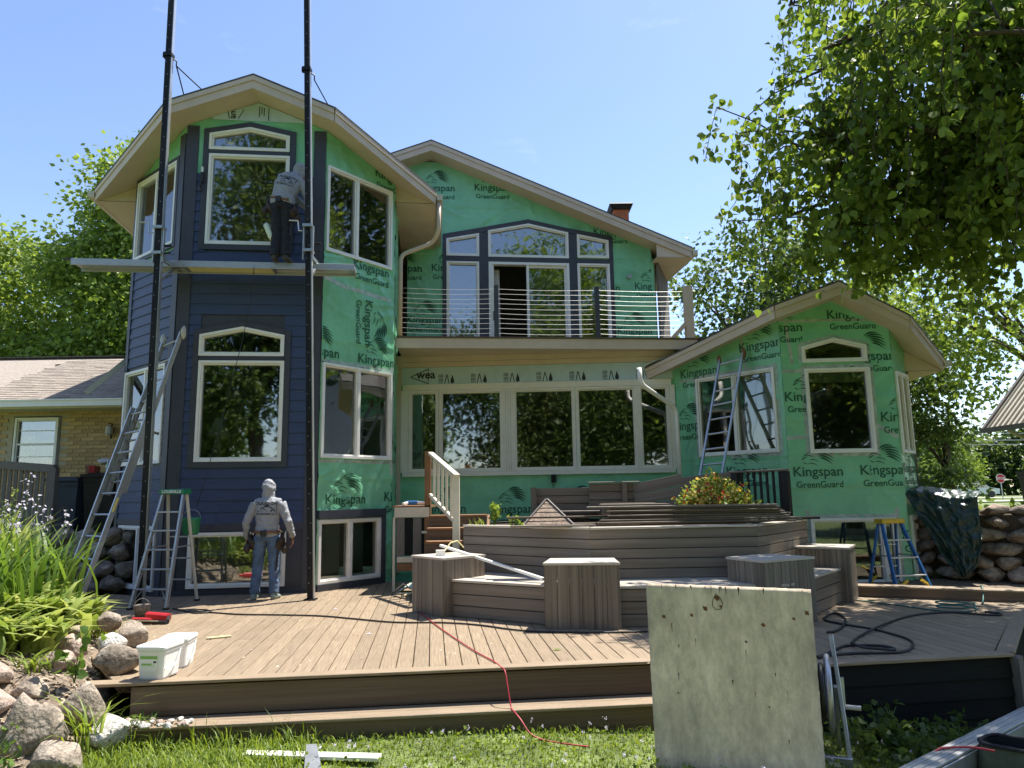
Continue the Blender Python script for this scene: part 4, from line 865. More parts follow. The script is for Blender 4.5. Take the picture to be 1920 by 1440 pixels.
hx = thing('under_stair_cabinet', (-1.7, 11.8, 0), 'grey board cabinet with cream frame beside the stairs', 'cabinet')
for k in range(4): brd('panel_board', Vector((-1.85+.135*k, 11.78, .56)), Vector((-1.85+.135*k, 11.78, 1.16)), .13, .02, 'skirt' if k % 2 else 'fence', hx, (0, -1, 0))
brd('frame_rail', Vector((-1.95, 11.76, 1.25)), Vector((-1.38, 11.76, 1.25)), .03, .16, 'cream', hx); brd('frame_rail', Vector((-1.90, 11.76, .50)), Vector((-1.42, 11.76, .50)), .03, .09, 'cream', hx)
brd('frame_stile', Vector((-1.955, 11.77, .0)), Vector((-1.955, 11.77, 1.17)), .04, .03, 'cream', hx, (0, -1, 0)); brd('frame_stile', Vector((-1.385, 11.755, .3)), Vector((-1.385, 11.755, 1.16)), .06, .03, 'lumber', hx, (0, -1, 0))
brd('latch', Vector((-1.5, 11.73, .93)), Vector((-1.38, 11.73, .93)), .02, .04, 'cream', hx); brd('frame_rail', Vector((-1.9, 11.78, .38)), Vector((-1.4, 11.78, .38)), .04, .12, 'lumber', hx)
mb = MB(); mb.box((-1.67, 12.3, 1.34), (.62, 1.1, .03)); mb.build('cabinet_top', M['lumber'], hx)
for k in range(5): brd('side_board', Vector((-1.33, 11.72-.01*k, .3+.16*k)), Vector((-.75, 11.72, .3+.16*k)), .02, .15, 'skirt', hx)
# driver tool and clutter on the cabinet, sheeting scraps under it
tl = thing('cordless_driver', (-1.65, 11.95, 1.355), 'blue and white cordless tool lying on the under-stair cabinet', 'tool')
mb = MB(); mb.beam((-1.78, 11.95, 1.40), (-1.60, 11.95, 1.40), .06, .07, ch=.012); mb.build('body', M['blue'], tl); mb = MB(); mb.tube([(-1.60, 11.95, 1.40), (-1.52, 11.95, 1.40), (-1.46, 11.95, 1.40)], [.03, .02, .01], 8); mb.build('chuck', M['steel'], tl); mb = MB(); mb.beam((-1.76, 11.95, 1.40), (-1.82, 11.83, 1.38), .05, .05, ch=.01); mb.build('handle', M['plastic_w'], tl)
rs = np.random.default_rng(5); n = 14; U, Vv = np.meshgrid(np.linspace(0, 1, n), np.linspace(0, 1, n)); Z = .03+.05*rs.random((n, n))*np.sin(U*3.1)*np.sin(Vv*3.1)+.09*np.abs(np.sin(U*6+Vv*4))*np.sin(U*3.1)
ix = np.arange(n*n).reshape(n, n); Fq = np.stack([ix[:-1, :-1], ix[:-1, 1:], ix[1:, 1:], ix[1:, :-1]], -1).reshape(-1, 4)
o = link('plastic_sheet', np_mesh('plastic_sheet', np.stack([-1.85+U*.5, 11.55+Vv*.35, Z], -1).reshape(-1, 3), Fq, M['label_p'], True), center=True); tag(o, 'crumpled pale plastic sheet under the stair cabinet', 'plastic sheet')
for i, pts in enumerate(([(-1.9, 11.5, .03), (-1.75, 11.45, .16), (-1.55, 11.5, .02), (-1.35, 11.4, .03)], [(-1.85, 11.4, .015), (-1.6, 11.36, .03), (-1.3, 11.42, .02)])):
    mb = MB(); mb.tube(pts, .012, 6); o = mb.build('cut_trim_strip', M['cream'], None, True); tag(o, ('bent pale trim strip arching in front of the plastic sheet' if i == 0 else 'pale trim strip lying flat beside the plastic sheet'), 'trim strip')
mb = MB(); mb.tube([(-1.72, 11.05, .02), (-1.58, 11.16, .045), (-1.46, 11.18, .03), (-1.36, 11.10, .02)], [.012, .02, .022, .012], 7); o = mb.build('wood_offcut', M['scrap']); tag(o, 'splintered wood offcut on the deck near the stairs', 'offcut')
# ------------------------------------------------------------------ rocks, beds, neighbours
def rock_mesh(name, seed, m, sub=3, rough=.28, flat=.0):
    bm = bmesh.new(); bmesh.ops.create_icosphere(bm, subdivisions=sub, radius=1.0); o = Vector((seed*3.17, seed*1.31, seed*.7))
    for v in bm.verts:
        d = v.co.normalized(); f = 1+rough*1.2*mnoise.noise(d*1.1+o)+rough*.55*mnoise.noise(d*2.6+o)+rough*.30*mnoise.noise(d*6+o)+rough*.14*mnoise.noise(d*14+o)
        p = d*f
        for k in range(11):          # chip flat facets
            n = Vector((math.sin(seed*7+k*2.1), math.cos(seed*5+k*1.7), math.sin(seed*3+k*2.9))).normalized(); h = .74+.12*math.sin(seed+k)
            e = p.dot(n)-h
            if e > 0: p -= n*e*.9
        v.co = p
    me = bpy.data.meshes.new(name); bm.to_mesh(me); bm.free(); me.materials.append(M[m]); me.shade_smooth(); return me
def rock(name, loc, size, seed, m='rock', rz=0., parent=None, tilt=0.):
    me = rock_mesh(name, seed, m, rough=.36); me.transform(Matrix.Translation(loc) @ Matrix.Rotation(rz, 4, 'Z') @ Matrix.Rotation(tilt, 4, 'Y') @ Matrix.Diagonal((*size, 1)))
    return link(name, me, parent, None, False, center=parent is None)

# garden bed on the left
def xb(y): return np.interp(y, [4.0, 5.4, 6.2, 7.9, 9.2, 10.8, 12.2], [-3.3, -3.25, -3.5, -4.30, -5.05, -6.35, -7.2])
def bed_z(x, y):
    x = np.asarray(x, float); y = np.asarray(y, float); d = np.clip(xb(y)-x, 0, 3.2)
    return np.interp(y, [4, 5.3, 6.2, 7.4, 12], [-.5, -.44, -.12, .0, .06])+.36*d*np.interp(y, [4.5, 6.0, 9, 12], [.55, .9, 1.0, .8])-.10*sstep(.25, 0, d)+.03*np.sin(x*5)*np.cos(y*4.3)
bx, by = np.meshgrid(np.linspace(-9.5, -2.6, 90), np.linspace(4.0, 12.4, 100)); okm = bx < xb(by)+.12
bz = np.where(okm, bed_z(np.minimum(bx, xb(by)), by), -.9); ix = np.arange(bx.size).reshape(bx.shape)
q = np.stack([ix[:-1, :-1], ix[:-1, 1:], ix[1:, 1:], ix[1:, :-1]], -1); kq = (okm[:-1, :-1] | okm[:-1, 1:] | okm[1:, :-1] | okm[1:, 1:])
bed = link('garden_bed', np_mesh('garden_bed', np.stack([bx, by, bz], -1).reshape(-1, 3), q[kq], M['soil'], True)); tag(bed, 'sloping mulched planting bed left of the deck', kind='structure')
mulchc = []  # chips and pebbles strewn over the bed
r_ = np.random.default_rng(21); n = 5200; y = r_.uniform(4.6, 10.5, n); x = xb(y)-r_.uniform(0, 1, n)**1.3*2.6-.02; z = bed_z(x, y)+.006
a = r_.uniform(0, 6.28, n); L = r_.uniform(.012, .045, n); w2 = r_.uniform(.006, .018, n); t = r_.normal(0, .35, n)
dx = np.stack([np.cos(a)*L, np.sin(a)*L, t*L], -1); dy = np.stack([-np.sin(a)*w2, np.cos(a)*w2, r_.normal(0, .3, n)*w2], -1); c = np.stack([x, y, z+.004], -1)
Vc = np.stack([c-dx, c-dy, c+dx, c+dy], 1).reshape(-1, 3)
chips = link('mulch_chips', np_mesh('mulch_chips', Vc, np.arange(4*n).reshape(-1, 4), leafmat('wood_chip', (.16, .10, .06), (.52, .44, .33), .05, .9))); tag(chips, 'scattered wood chips and pebbles over the left planting bed', kind='stuff')

BG = 'boulders edging the left planting bed'
bl = [((-3.62, 5.62, -.22), (.30, .26, .34), 'rock', 'largest dark brown boulder at the lower left, beside the ferny weed'), ((-4.28, 6.05, .14), (.24, .20, .12), 'rockp', 'pinkish slab boulder at the left edge, uppermost of the pale pair'),
      ((-4.12, 5.85, -.05), (.26, .22, .16), 'rockp', 'rounded pink granite boulder under the pinkish slab at the left edge'), ((-3.95, 6.10, -.02), (.15, .14, .12), 'rock', 'small flat grey stone right of the pink granite boulder'),
      ((-3.48, 6.02, -.13), (.21, .2, .24), 'rock', 'dark grey boulder behind the tall grass tuft, left of the steps'), ((-3.55, 6.62, .10), (.23, .2, .17), 'rock', 'round brown boulder just left of the white pails'),
      ((-3.82, 7.0, .18), (.18, .16, .13), 'rockw', 'bright white granite boulder above the round brown one'), ((-4.02, 7.72, .10), (.20, .19, .19), 'rock', 'speckled brown boulder on the deck edge near the red tool'),
      ((-4.28, 7.75, .26), (.13, .12, .12), 'rock', 'small dark boulder perched beside the speckled boulder'), ((-4.35, 7.35, .22), (.15, .13, .10), 'rockp', 'small pale boulder left of the white granite one'), ((-4.18, 6.95, .16), (.17, .16, .13), 'rockp', 'pale brown boulder touching the white granite one on its left'),
      ((-3.22, 5.95, -.30), (.22, .17, .14), 'rockw', 'low white granite boulder at the end of the lower step'), ((-3.30, 5.45, -.36), (.24, .2, .20), 'rock', 'tan boulder in the grass at the bottom left of the steps'), ((-3.5, 5.30, -.45), (.12, .1, .06), 'rockp', 'small flat pale stone in the grass at the bottom edge'),
      ((-3.98, 5.38, -.40), (.20, .16, .10), 'rock', 'low stone cut by the bottom left corner of the view'), ((-4.05, 6.55, .10), (.18, .18, .12), 'rockp', 'pinkish flat boulder behind the leafy weed')]
for i, (p, s, m, lb) in enumerate(bl):
    z = p[2]
    o = rock('boulder', (p[0], p[1], z), tuple(v*.92 for v in s), i+1, m, i*1.3, tilt=.15*math.sin(i*2)); tag(o, lb, 'boulder', BG)
for i in range(22):
    x = -3.22+.030*i+.02*math.sin(i*5); y = 5.99+.07*math.sin(i*2.3); sz = .7+.5*abs(math.sin(i*1.7)); o = rock('pebble', (x, y, -.252+.012*(i % 2)), (.035*sz, .028*sz, .022*sz), 40+i, 'rockw' if i % 3 else 'rockp', i); tag(o, 'small white pebble piled on the left end of the lower step', 'pebble', 'pebbles on the lower step')
# dark boulders of the shaded retaining wall behind the ladder
lw = thing('retaining_wall', (-7.3, 12.2, 0), 'shaded boulder retaining wall behind the tall ladder', 'stone wall')
k = 0
for r in range(4):
    for i in range(7):
        x = -6.75-.40*i+.2*(r % 2); rock('stone', (x, 12.25+.1*r-.03*i, .12+.26*r), (.24, .2, .165), 60+k, 'rock', k, lw); k += 1
# stone wall on the right
sw = thing('stone_wall', (8, 11.9, 0), 'dry-laid retaining wall of brown fieldstones right of the house', 'stone wall')
k = 0; s0, s1 = Vector((6.95, 12.75, 0)), Vector((9.4, 10.55, 0)); sd_ = (s1-s0).normalized(); sn = Vector((sd_.y, -sd_.x, 0)); rr_ = random.Random(8)
for r in range(6):
    x = -.05+.1*(r % 2); zr = .10+.205*r
    while x < 3.2:
        wd = rr_.uniform(.15, .34); h = rr_.uniform(.11, .15); p = s0+sd_*(x+wd)-sn*(.055*r); rock('stone', (p.x, p.y, zr+rr_.uniform(-.02, .02)), (wd*1.02, .22, h), 100+k, 'rockp' if rr_.random() < .12 else 'rock', math.atan2(sd_.y, sd_.x)+rr_.uniform(-.15, .15), sw, rr_.uniform(-.12, .12)); x += wd*1.9; k += 1
mb = MB(); mb.prism([s0-sd_*.1-sn*.12+Vector((0, 0, -.1)), s1+sd_*.3-sn*.12+Vector((0, 0, -.1)), s1+sd_*.3-sn*.9+Vector((0, 0, -.1)), s0-sd_*.1-sn*.9+Vector((0, 0, -.1))], (0, 0, 1.15)); mb.build('backfill', M['soilp'], sw)
# tarp over its left end
n1, n2 = 90, 110; S, Tt = np.meshgrid(np.linspace(0, 1, n1), np.linspace(0, 1, n2))
wdt = np.interp(Tt, [0, .15, .4, .7, .9, 1], [.85, 1.15, .95, .72, .48, .22]); ctr = np.interp(Tt, [0, .3, .7, 1], [.52, .60, .78, .86]); al = ctr+(S-.5)*wdt
hz = np.interp(Tt, [0, .14, .26, 1], [1.42, 1.47, 1.36, .10]); fw = np.interp(Tt, [0, .14, .26, .6, 1], [-.55, -.12, .20, .30, .34])
def rid(s, t, f, ph, k): return 1-np.abs(np.sin(f*s+k*np.sin(3*t+ph)+ph+2.1*t))
wr = np.array([[.16*mnoise.ridged_multi_fractal(Vector((s_*1.5+.6*t_, t_*1.7-.4*s_, 3.1)), .9, 2.1, 4, 1.0, 2.0)*.45+.05*mnoise.noise(Vector((s_*5, t_*5, 7))) for s_ in np.linspace(0, 1, n1)*1.6] for t_ in np.linspace(0, 1, n2)*2.2])
P3 = np.array(s0)[None, None]+np.array(sd_)[None, None]*al[..., None]+np.array(sn)[None, None]*(fw+wr*1.0)[..., None]; P3[..., 2] = hz+.25*wr+.05*np.sin(S*5+Tt*3)
ix = np.arange(n1*n2).reshape(n2, n1); Fq = np.stack([ix[:-1, :-1], ix[:-1, 1:], ix[1:, 1:], ix[1:, :-1]], -1).reshape(-1, 4)
o = link('tarp', np_mesh('tarp', P3.reshape(-1, 3), Fq, M['tarp'], True), center=True); tag(o, 'crumpled dark green tarp draped over the stone wall', 'tarp')
sol = o.modifiers.new('thickness', 'SOLIDIFY'); sol.thickness = .006
# timber edging and shrub row on the upper lawn
mb = MB(); mb.beam((9.0, 13.0, .98), (12.6, 12.6, .98), .12, .12, ch=.01); o = mb.build('timber_edging', M['fence']); tag(o, 'weathered timber edging on the upper lawn behind the stone wall', 'edging')
# brick house on the left
bh = thing('brick_house', (-11, 17, .9), 'low buff brick house with tan shingled roof left of the tower', 'house')
WBk = Wall((-13.6, 15.0), 90); mb = MB(); mb.wbox(WBk, 0, 3.0, .9, 3.42, -.2, -.008); mb.wbox(WBk, 4.02, 6.2, .9, 3.42, -.2, -.008); mb.wbox(WBk, 3.0, 4.02, .9, 2.15, -.2, -.008); mb.wbox(WBk, 3.0, 4.02, 3.32, 3.42, -.2, -.008); bw = link('wall', mb.mesh('wall'), bh, M['mortar'])
bme = None; bh_, blen = .083, .285
for r in range(24):
    z = 1.45+bh_*r; u = 1.9+.14*(r % 2)
    while u < 5.75:
        a, b = u, u+blen-.012
        if not (b > 2.99 and a < 4.03 and 2.15 < z+.03 < 3.31) and z < 3.38:
            if bme is None:
                m_ = MB(); m_.beam((-.1365, 0, 0), (.1365, 0, 0), .02, .071, ch=.004); bme = m_.mesh('brick'); bme.materials.append(M['brick'])
            o = bpy.data.objects.new('brick', bme); col.objects.link(o); o.parent = bw; p = WBk.P((a+b)/2, z+.036, random.uniform(-.004, .001)); o.location = p
        u += blen
def wseg(k_, W_, poly, mull, fm, gl, parent):
    W['_t'] = W_; return window('_t', poly, mull, fm, gl, parent=parent)
wseg('_t', WBk, rect(3.06, 3.98, 2.2, 3.28), [], 'white', 'glass', bh)
mb = MB(); mb.wbox(WBk, 3.1, 3.94, 2.70, 2.74, -.05, .02); mb.wbox(WBk, 3.1, 3.94, 3.0, 3.015, -.05, .0); mb.wbox(WBk, 3.1, 3.94, 2.45, 2.465, -.05, .0); mb.build('window_bar', M['white'], bh)
mb = MB(); mb.wbox(WBk, 2.95, 4.1, 2.1, 3.4, -.9, -.8); mb.build('window_backing', M['room'], bh)
mb = MB()
for i in range(9): mb.tube([WBk.P(3.5+.05*i, 2.2, -.3), WBk.P(3.5+.045*i, 3.25, -.3)], .035, 6)
mb.build('curtain', M['curtain'], bh)
mb = MB(); mb.wbox(WBk, -.5, 6.25, 3.40, 3.43, -.3, .62); mb.build('soffit', M['cream'], bh)
mb = MB(); mb.wbox(WBk, -.5, 6.25, 3.43, 3.56, .60, .72); mb.wbox(WBk, -.5, 6.25, 3.545, 3.575, .59, .74); mb.build('gutter', M['white'], bh)
# shingle courses, tab by tab near the frame
rp0 = WBk.P(0, 3.56, .66); sl = Vector((0, 3.45, 1.56)).normalized(); mb = MB(); mb.add([rp0+Vector((-3, 0, -.03)), rp0+Vector((6.4, 0, -.03)), rp0+Vector((6.4, 3.6, 1.60)), rp0+Vector((-3, 3.6, 1.60)), rp0+Vector((-3, 0, -.10)), rp0+Vector((6.4, 0, -.10)), rp0+Vector((6.4, 3.6, 1.50)), rp0+Vector((-3, 3.6, 1.50))], [(0, 1, 2, 3), (7, 6, 5, 4), (0, 4, 5, 1), (1, 5, 6, 2), (2, 6, 7, 3), (3, 7, 4, 0)]); rfo = link('roof', mb.mesh('roof'), bh, M['roofb'])
sme = []
for wd in (.18, .24, .31):
    m_ = MB(); p = [Vector((0, 0, .0)), Vector((wd-.006, 0, 0)), Vector((wd-.006, 0, 0))+sl*.16, sl*.16]; nn = Vector((0, -sl.z, sl.y)); m_.add([v+nn*.016 for v in p[:2]]+[v+nn*.004 for v in p[2:]]+p, [(0, 1, 2, 3), (4, 5, 1, 0), (5, 6, 2, 1), (7, 4, 0, 3)]); e = m_.mesh('shingle'); e.materials.append(M['roofb']); sme.append((wd, e))
rr2 = random.Random(3)
for r in range(25):
    x = 2.3+rr2.uniform(0, .2)
    p0 = rp0+sl*(.01+.143*r)
    while x < 6.25 and r < 25:
        wd, e = sme[rr2.randrange(3)]
        xx = x+wd/2
        o = bpy.data.objects.new('shingle', e); col.objects.link(o); o.parent = rfo; o.location = p0+Vector((x, 0, rr2.uniform(-.002, .002))); x += wd
mb = MB(); mb.beam(rp0+Vector((-3, 3.58, 1.62)), rp0+Vector((4.6, 3.58, 1.62)), .2, .03); mb.build('ridge_cap', M['shingle'], bh)
mb = MB(); q = WBk.P(5.10, 2.93, .10); mb.tube([q+Vector((0, 0, .16)), q+Vector((0, 0, .13)), q+Vector((0, 0, -.02)), q+Vector((0, 0, -.06))], [.02, .06, .075, .03], 8); lo = mb.build('wall_lamp', M['curtain'], bh); mb = MB(); mb.tube([q+Vector((0, .08, -.12)), q+Vector((0, .09, .0)), q+Vector((0, .09, .2)), q+Vector((0, 0, .2))], .014, 6); mb.build('bracket', M['black'], lo)
# slatted rail in front of it
fn = thing('slatted_railing', (-8.6, 12.5, .95), 'grey slatted deck railing at the left edge below the brick house', 'railing')
fa, fb = Vector((-9.6, 12.7, 0)), Vector((-8.02, 12.5, 0))
brd('top_rail', fa+Vector((0, 0, 2.22)), fb+Vector((0, 0, 2.08)), .12, .14, 'fence', fn); brd('bottom_rail', fa+Vector((0, 0, 1.25)), fb+Vector((0, 0, 1.15)), .05, .09, 'fence', fn); brd('end_post', fb+Vector((-.02, 0, .9)), fb+Vector((-.02, 0, 2.1)), .12, .12, 'fence', fn, (1, 0, 0))
for i in range(15):
    t = i/15; p = fa.lerp(fb, t); brd('slat', p+Vector((0, -.02, 1.15)), p+Vector((0, -.02, 2.18-.13*t)), .065, .02, 'fence', fn, (0, -1, 0))
def wheelie(name, loc, h, w, m, label, lidm=None):
    t = thing(name, loc, label, 'bin'); x, y, z = loc; a = w/2; b = a*.8; mb = MB(); mb.hexa([Vector((x+sx*b, y+sy*b, z)) for sx, sy in ((-1, -1), (1, -1), (1, 1), (-1, 1))]+[Vector((x+sx*a, y+sy*a, z+h)) for sx, sy in ((-1, -1), (1, -1), (1, 1), (-1, 1))]); mb.build('body', M[m], t)
    mb = MB(); mb.box((x, y, z+h-.05), (w*1.06, w*1.06, .05)); mb.build('rim', M[m], t)
    mb = MB(); mb.box((x, y-.02, z+h+.03), (w*1.1, w*1.12, .05)); mb.box((x, y-.02, z+h+.065), (w*.8, w*.8, .03)); mb.build('lid', M[lidm or m], t)
    for sx in (-1, 1): mb = MB(); mb.tube([(x+sx*b*1.0, y+b, z+.09), (x+sx*(b+.05), y+b, z+.09)], .09, 12); mb.build('wheel', M['blackrub'], t)
    mb = MB(); mb.tube([(x-a*.6, y+a*1.15, z+h-.05), (x+a*.6, y+a*1.15, z+h-.05)], .018, 6); mb.build('handle', M[m], t)
    return t
wheelie('wheeled_bin', (-8.30, 13.45, .95), .93, .56, 'bin', 'blue-grey wheeled bin beside the brick house, left of the dark one'); wheelie('wheeled_bin', (-7.66, 13.5, .95), 1.0, .58, 'binb', 'dark wheeled bin with clutter on its lid, behind the tall ladder'); wheelie('wheeled_bin', (10.32, 14.0, .80), .95, .55, 'binb', 'black wheeled bin at the right edge on the upper lawn')
mb = MB(); mb.box((-7.98, 13.6, 2.03), (.1, .3, .28), .2); o = mb.build('red_carton', M['red']); tag(o, 'small red carton on top of the bins', 'carton')
mb = MB(); mb.box((-8.12, 13.7, 2.02), (.16, .04, .34), .1); o = mb.build('wood_crate_side', M['lumber']); tag(o, 'brown crate board leaning on the bins', 'crate')
mb = MB(); mb.tube([(-7.62, 13.4, 2.06), (-7.62, 13.4, 2.18), (-7.62, 13.4, 2.22), (-7.62, 13.4, 2.28)], [.035, .035, .014, .014], 8); o = mb.build('clear_bottle', M['label_p'], None, True); tag(o, 'small clear bottle standing on the dark bin', 'bottle')
o = rock('rag_bundle', (-7.78, 13.6, 2.25), (.16, .12, .06), 77, 'curtain'); tag(o, 'white rag bundle on top of the dark bin', 'rag')
# house on the right edge: pale ribbed roof slope with dark rake edge
nh = thing('beige_house', (13, 13, .8), 'beige house whose ribbed roof slope fills the right edge', 'house')
e0, e1 = Vector((10.70, 16.0, 2.80)), Vector((10.70, 9.0, 2.80)); rs_ = Vector((3.9, 0, 4.6)); rn = Vector((-rs_.z, 0, rs_.x)).normalized()
mb = MB(); mb.prism([e0, e1, e1+rs_, e0+rs_], rn*-.06); rf2 = link('roof', mb.mesh('roof'), nh, M['cream'])
for i in range(40):
    p = e0+Vector((0, -.02-.175*i, 0))+rn*.02; mb = MB(); mb.beam(p, p+rs_, .03, .035, rn); mb.build('roof_rib', M['cream'], rf2)
mb = MB(); mb.beam(e0+Vector((0, .05, -.04)), e0+rs_+Vector((0, .05, -.04)), .09, .20, rn); mb.build('rake_board', M['fence'], rf2)
mb = MB(); mb.beam(e0+Vector((-.07, .05, -.03)), e1+Vector((-.07, 0, -.03)), .12, .10); mb.build('gutter', M['fence'], rf2)
mb = MB(); mb.tube([(10.75, 15.4, 2.72), (11.1, 15.4, 2.55), (11.5, 15.4, 2.35), (11.55, 15.4, .8)], .04, 8); mb.build('downspout', M['cream'], nh)
mb = MB(); mb.prism([Vector(p) for p in ((11.6, 15.4, .6), (11.6, 9.2, .6), (15.4, 9.2, .6), (15.4, 15.4, .6))], (0, 0, 2.9)); mb.build('wall', M['cream'], nh)
lt_ = MB(); lt_.tube([(11.75, 14.6, 4.22), (11.72, 14.6, 4.05), (11.72, 14.6, 3.95)], [.01, .05, .03], 8); lt_.build('service_head', M['black'], nh)

# ------------------------------------------------------------------ trees
def leaves(name, pos, nrm, size, m, parent, heart=False, seed=0):
    r = np.random.default_rng(seed); n = len(pos); d = nrm+r.normal(0, .55, (n, 3)); d /= np.linalg.norm(d, axis=1)[:, None]+1e-6
    a = r.normal(0, 1, (n, 3)); s = np.cross(d, a); s /= np.linalg.norm(s, axis=1)[:, None]+1e-6; up = np.cross(s, d); L = size*(.5+.85*r.random(n)**.8)[:, None]
    if heart: tpl = [(0, 0, 0), (-.42, .16, .06), (-.44, .50, .08), (0, 1.05, -.06), (.44, .50, .08), (.42, .16, .06)]; fc = [(0, 1, 2, 3), (0, 3, 4, 5)]
    else: tpl = [(0, 0, 0), (-.34, .45, .08), (0, 1, 0), (.34, .45, .08)]; fc = [(0, 1, 2), (0, 2, 3)]
    k = len(tpl); Vv = np.empty((n, k, 3), np.float32)
    for i, (x, y, z) in enumerate(tpl): Vv[:, i] = pos+L*(s*x+d*y+up*z)
    Fv = (np.arange(n)[:, None, None]*k+np.array(fc)[None]).reshape(-1, len(fc[0]))
    return link(name, np_mesh(name, Vv.reshape(-1, 3), Fv, M[m]), parent)

def tree(name, label, base, trunk_top, tr, blobs, ncl, per, lsize, m, seed, csize=.5, group=None, droop=0., heart=False, limbs=10, cat='tree', shell=.55, min_z=None):
    t = thing(name, base, label, cat, group); r = np.random.default_rng(seed); b = Vector(base); tt = Vector(trunk_top); mb = MB()
    mid_ = b.lerp(tt, .5)+Vector((r.normal(0, tr), r.normal(0, tr), 0)); mb.tube([b, b.lerp(mid_, .5), mid_, tt], [tr*1.25, tr, tr*.85, tr*.6], 9)
    vol = np.array([bl_[1][0]*bl_[1][1]*bl_[1][2] for bl_ in blobs])**.8; pr = vol/vol.sum(); cl = []
    for i in range(ncl):
        k = r.choice(len(blobs), p=pr); c, rad = blobs[k]; d = r.normal(0, 1, 3); d /= np.linalg.norm(d); rr = r.uniform(shell, 1.0)**.7; cl.append(np.array(c)+d*np.array(rad)*rr)
    cl = np.array(cl)
    for i in range(limbs):
        e = cl[r.integers(len(cl))]; s_ = b.lerp(tt, r.uniform(.6, 1)); m_ = s_.lerp(Vector(e), .5)+Vector((0, 0, .12*(Vector(e)-s_).length)); q = tr*r.uniform(.25, .5); mb.tube([s_, s_.lerp(m_, .6), m_.lerp(Vector(e), .3), m_.lerp(Vector(e), .7), e], [q, q*.8, q*.6, q*.35, q*.12], 6)
    tk = mb.build('trunk', M['bark'], t, True)
    off = r.normal(0, 1, (ncl, per, 3))*csize*np.array([1, 1, .6]); pos = (cl[:, None]+off); 
    if droop: pos[..., 2] -= droop*r.random((ncl, per))**1.5
    pos = pos.reshape(-1, 3); nr = off.reshape(-1, 3)/csize*.6+np.array([0, 0, -.35]); 
    leaves('crown', pos, nr, lsize, m, t, heart, seed+1)
    return t
TG = 'trees behind the house'
tree('maple_tree', 'tall bright maple rising behind the tower eave on the left', (-17.5, 29, .8), (-16.5, 29, 9), .32, [((-15.9, 29, 14.0), (1.7, 2.0, 2.6)), ((-17.0, 29, 11.4), (2.0, 2.3, 1.6)), ((-15.2, 29, 9.4), (2.4, 2.4, 2.4)), ((-16.6, 29, 6.2), (3.2, 2.4, 2.4))], 320, 150, .21, 'leafL', 1, .6, TG)
tree('maple_tree', 'broad bright maple at the far left edge over the brick roof', (-22.5, 30, .8), (-22, 30, 7), .35, [((-22.0, 30, 10.6), (2.4, 2.6, 2.6)), ((-20.9, 30, 7.6), (2.6, 2.6, 2.4)), ((-23.5, 30, 6), (3, 2.5, 3)), ((-19.0, 30, 4.8), (2.8, 2.4, 2.2))], 320, 150, .21, 'leafL', 2, .6, TG)
tree('dark_tree', 'dark shrubby tree low behind the brick roof', (-15, 33, .8), (-15, 33, 4), .25, [((-14, 33, 5), (4.5, 2, 3)), ((-22, 34, 5), (6, 2, 3.2))], 150, 80, .32, 'leafD', 3, .75, TG)
tree('dark_tree', 'dark green tree standing behind the balcony post', (9.2, 25, .6), (9.2, 25, 6), .3, [((8.6, 25, 8.6), (2.2, 2.2, 2.4)), ((9.5, 25, 6.0), (2.6, 2, 2.2)), ((7.2, 25, 6.2), (1.4, 1.5, 1.3)), ((11.5, 25, 8.2), (2.4, 2, 2.6))], 170, 85, .2, 'leafD', 4, .5, TG)
tree('locust_tree', 'pale feathery tree right of the wing roof above the stone wall', (17.0, 20, .8), (15.2, 20, 5.4), .2, [((13.2, 20, 6.6), (2.0, 1.6, 1.7)), ((11.6, 19.6, 5.4), (1.7, 1.4, 1.4)), ((12.6, 19, 4.5), (1.2, 1.0, .8)), ((10.6, 19.5, 6.4), (1.5, 1.3, 1.5))], 95, 70, .15, 'leafL', 5, .36, TG)
tree('dark_tree', 'dark leafy shrub tree beside the stone wall end', (13.4, 22, .7), (13.4, 22, 2), .15, [((12.6, 22, 2.5), (1.5, 1.2, 1.6)), ((13.0, 22, 4.0), (1.4, 1.2, 1.2))], 70, 80, .16, 'leafD', 6, .35, TG)
tree('young_tree', 'small bright young tree on the upper lawn near the road', (19.7, 32, .72), (19.75, 32, 2.2), .05, [((19.75, 32, 2.5), (.85, .8, .85)), ((19.75, 32, 3.3), (.5, .5, .5))], 60, 60, .13, 'leafY', 7, .2)
FG_ = 'woodland trees beyond the road'
for i, (x, y, h, w2) in enumerate(((52, 118, 11, 8), (64, 116, 13, 9), (77, 120, 10, 8), (90, 118, 14, 9), (45, 122, 12, 8), (103, 122, 13, 9), (118, 125, 13, 10), (58, 108, 5, 6), (86, 108, 5.5, 7))):
    tree('woodland_tree', ['far woodland tree behind the young tree', 'tall far woodland tree under the wires', 'low far woodland tree left of the stop sign', 'tallest far woodland tree behind the stop sign', 'far woodland tree next to the wing roof', 'far woodland tree under the beige soffit', 'far woodland tree at the right edge beyond the bin', 'low undergrowth tree left of the parked car', 'low undergrowth tree right of the stop sign'][i], (x, y, .2), (x, y, h*.5), .4, [((x, y, h*.62), (w2*.8, 4, h*.42)), ((x+2, y-2, h*.3), (w2*.8, 3, h*.3))], 75, 60, .95, 'leafD', 20+i, 1.5, FG_, limbs=4)
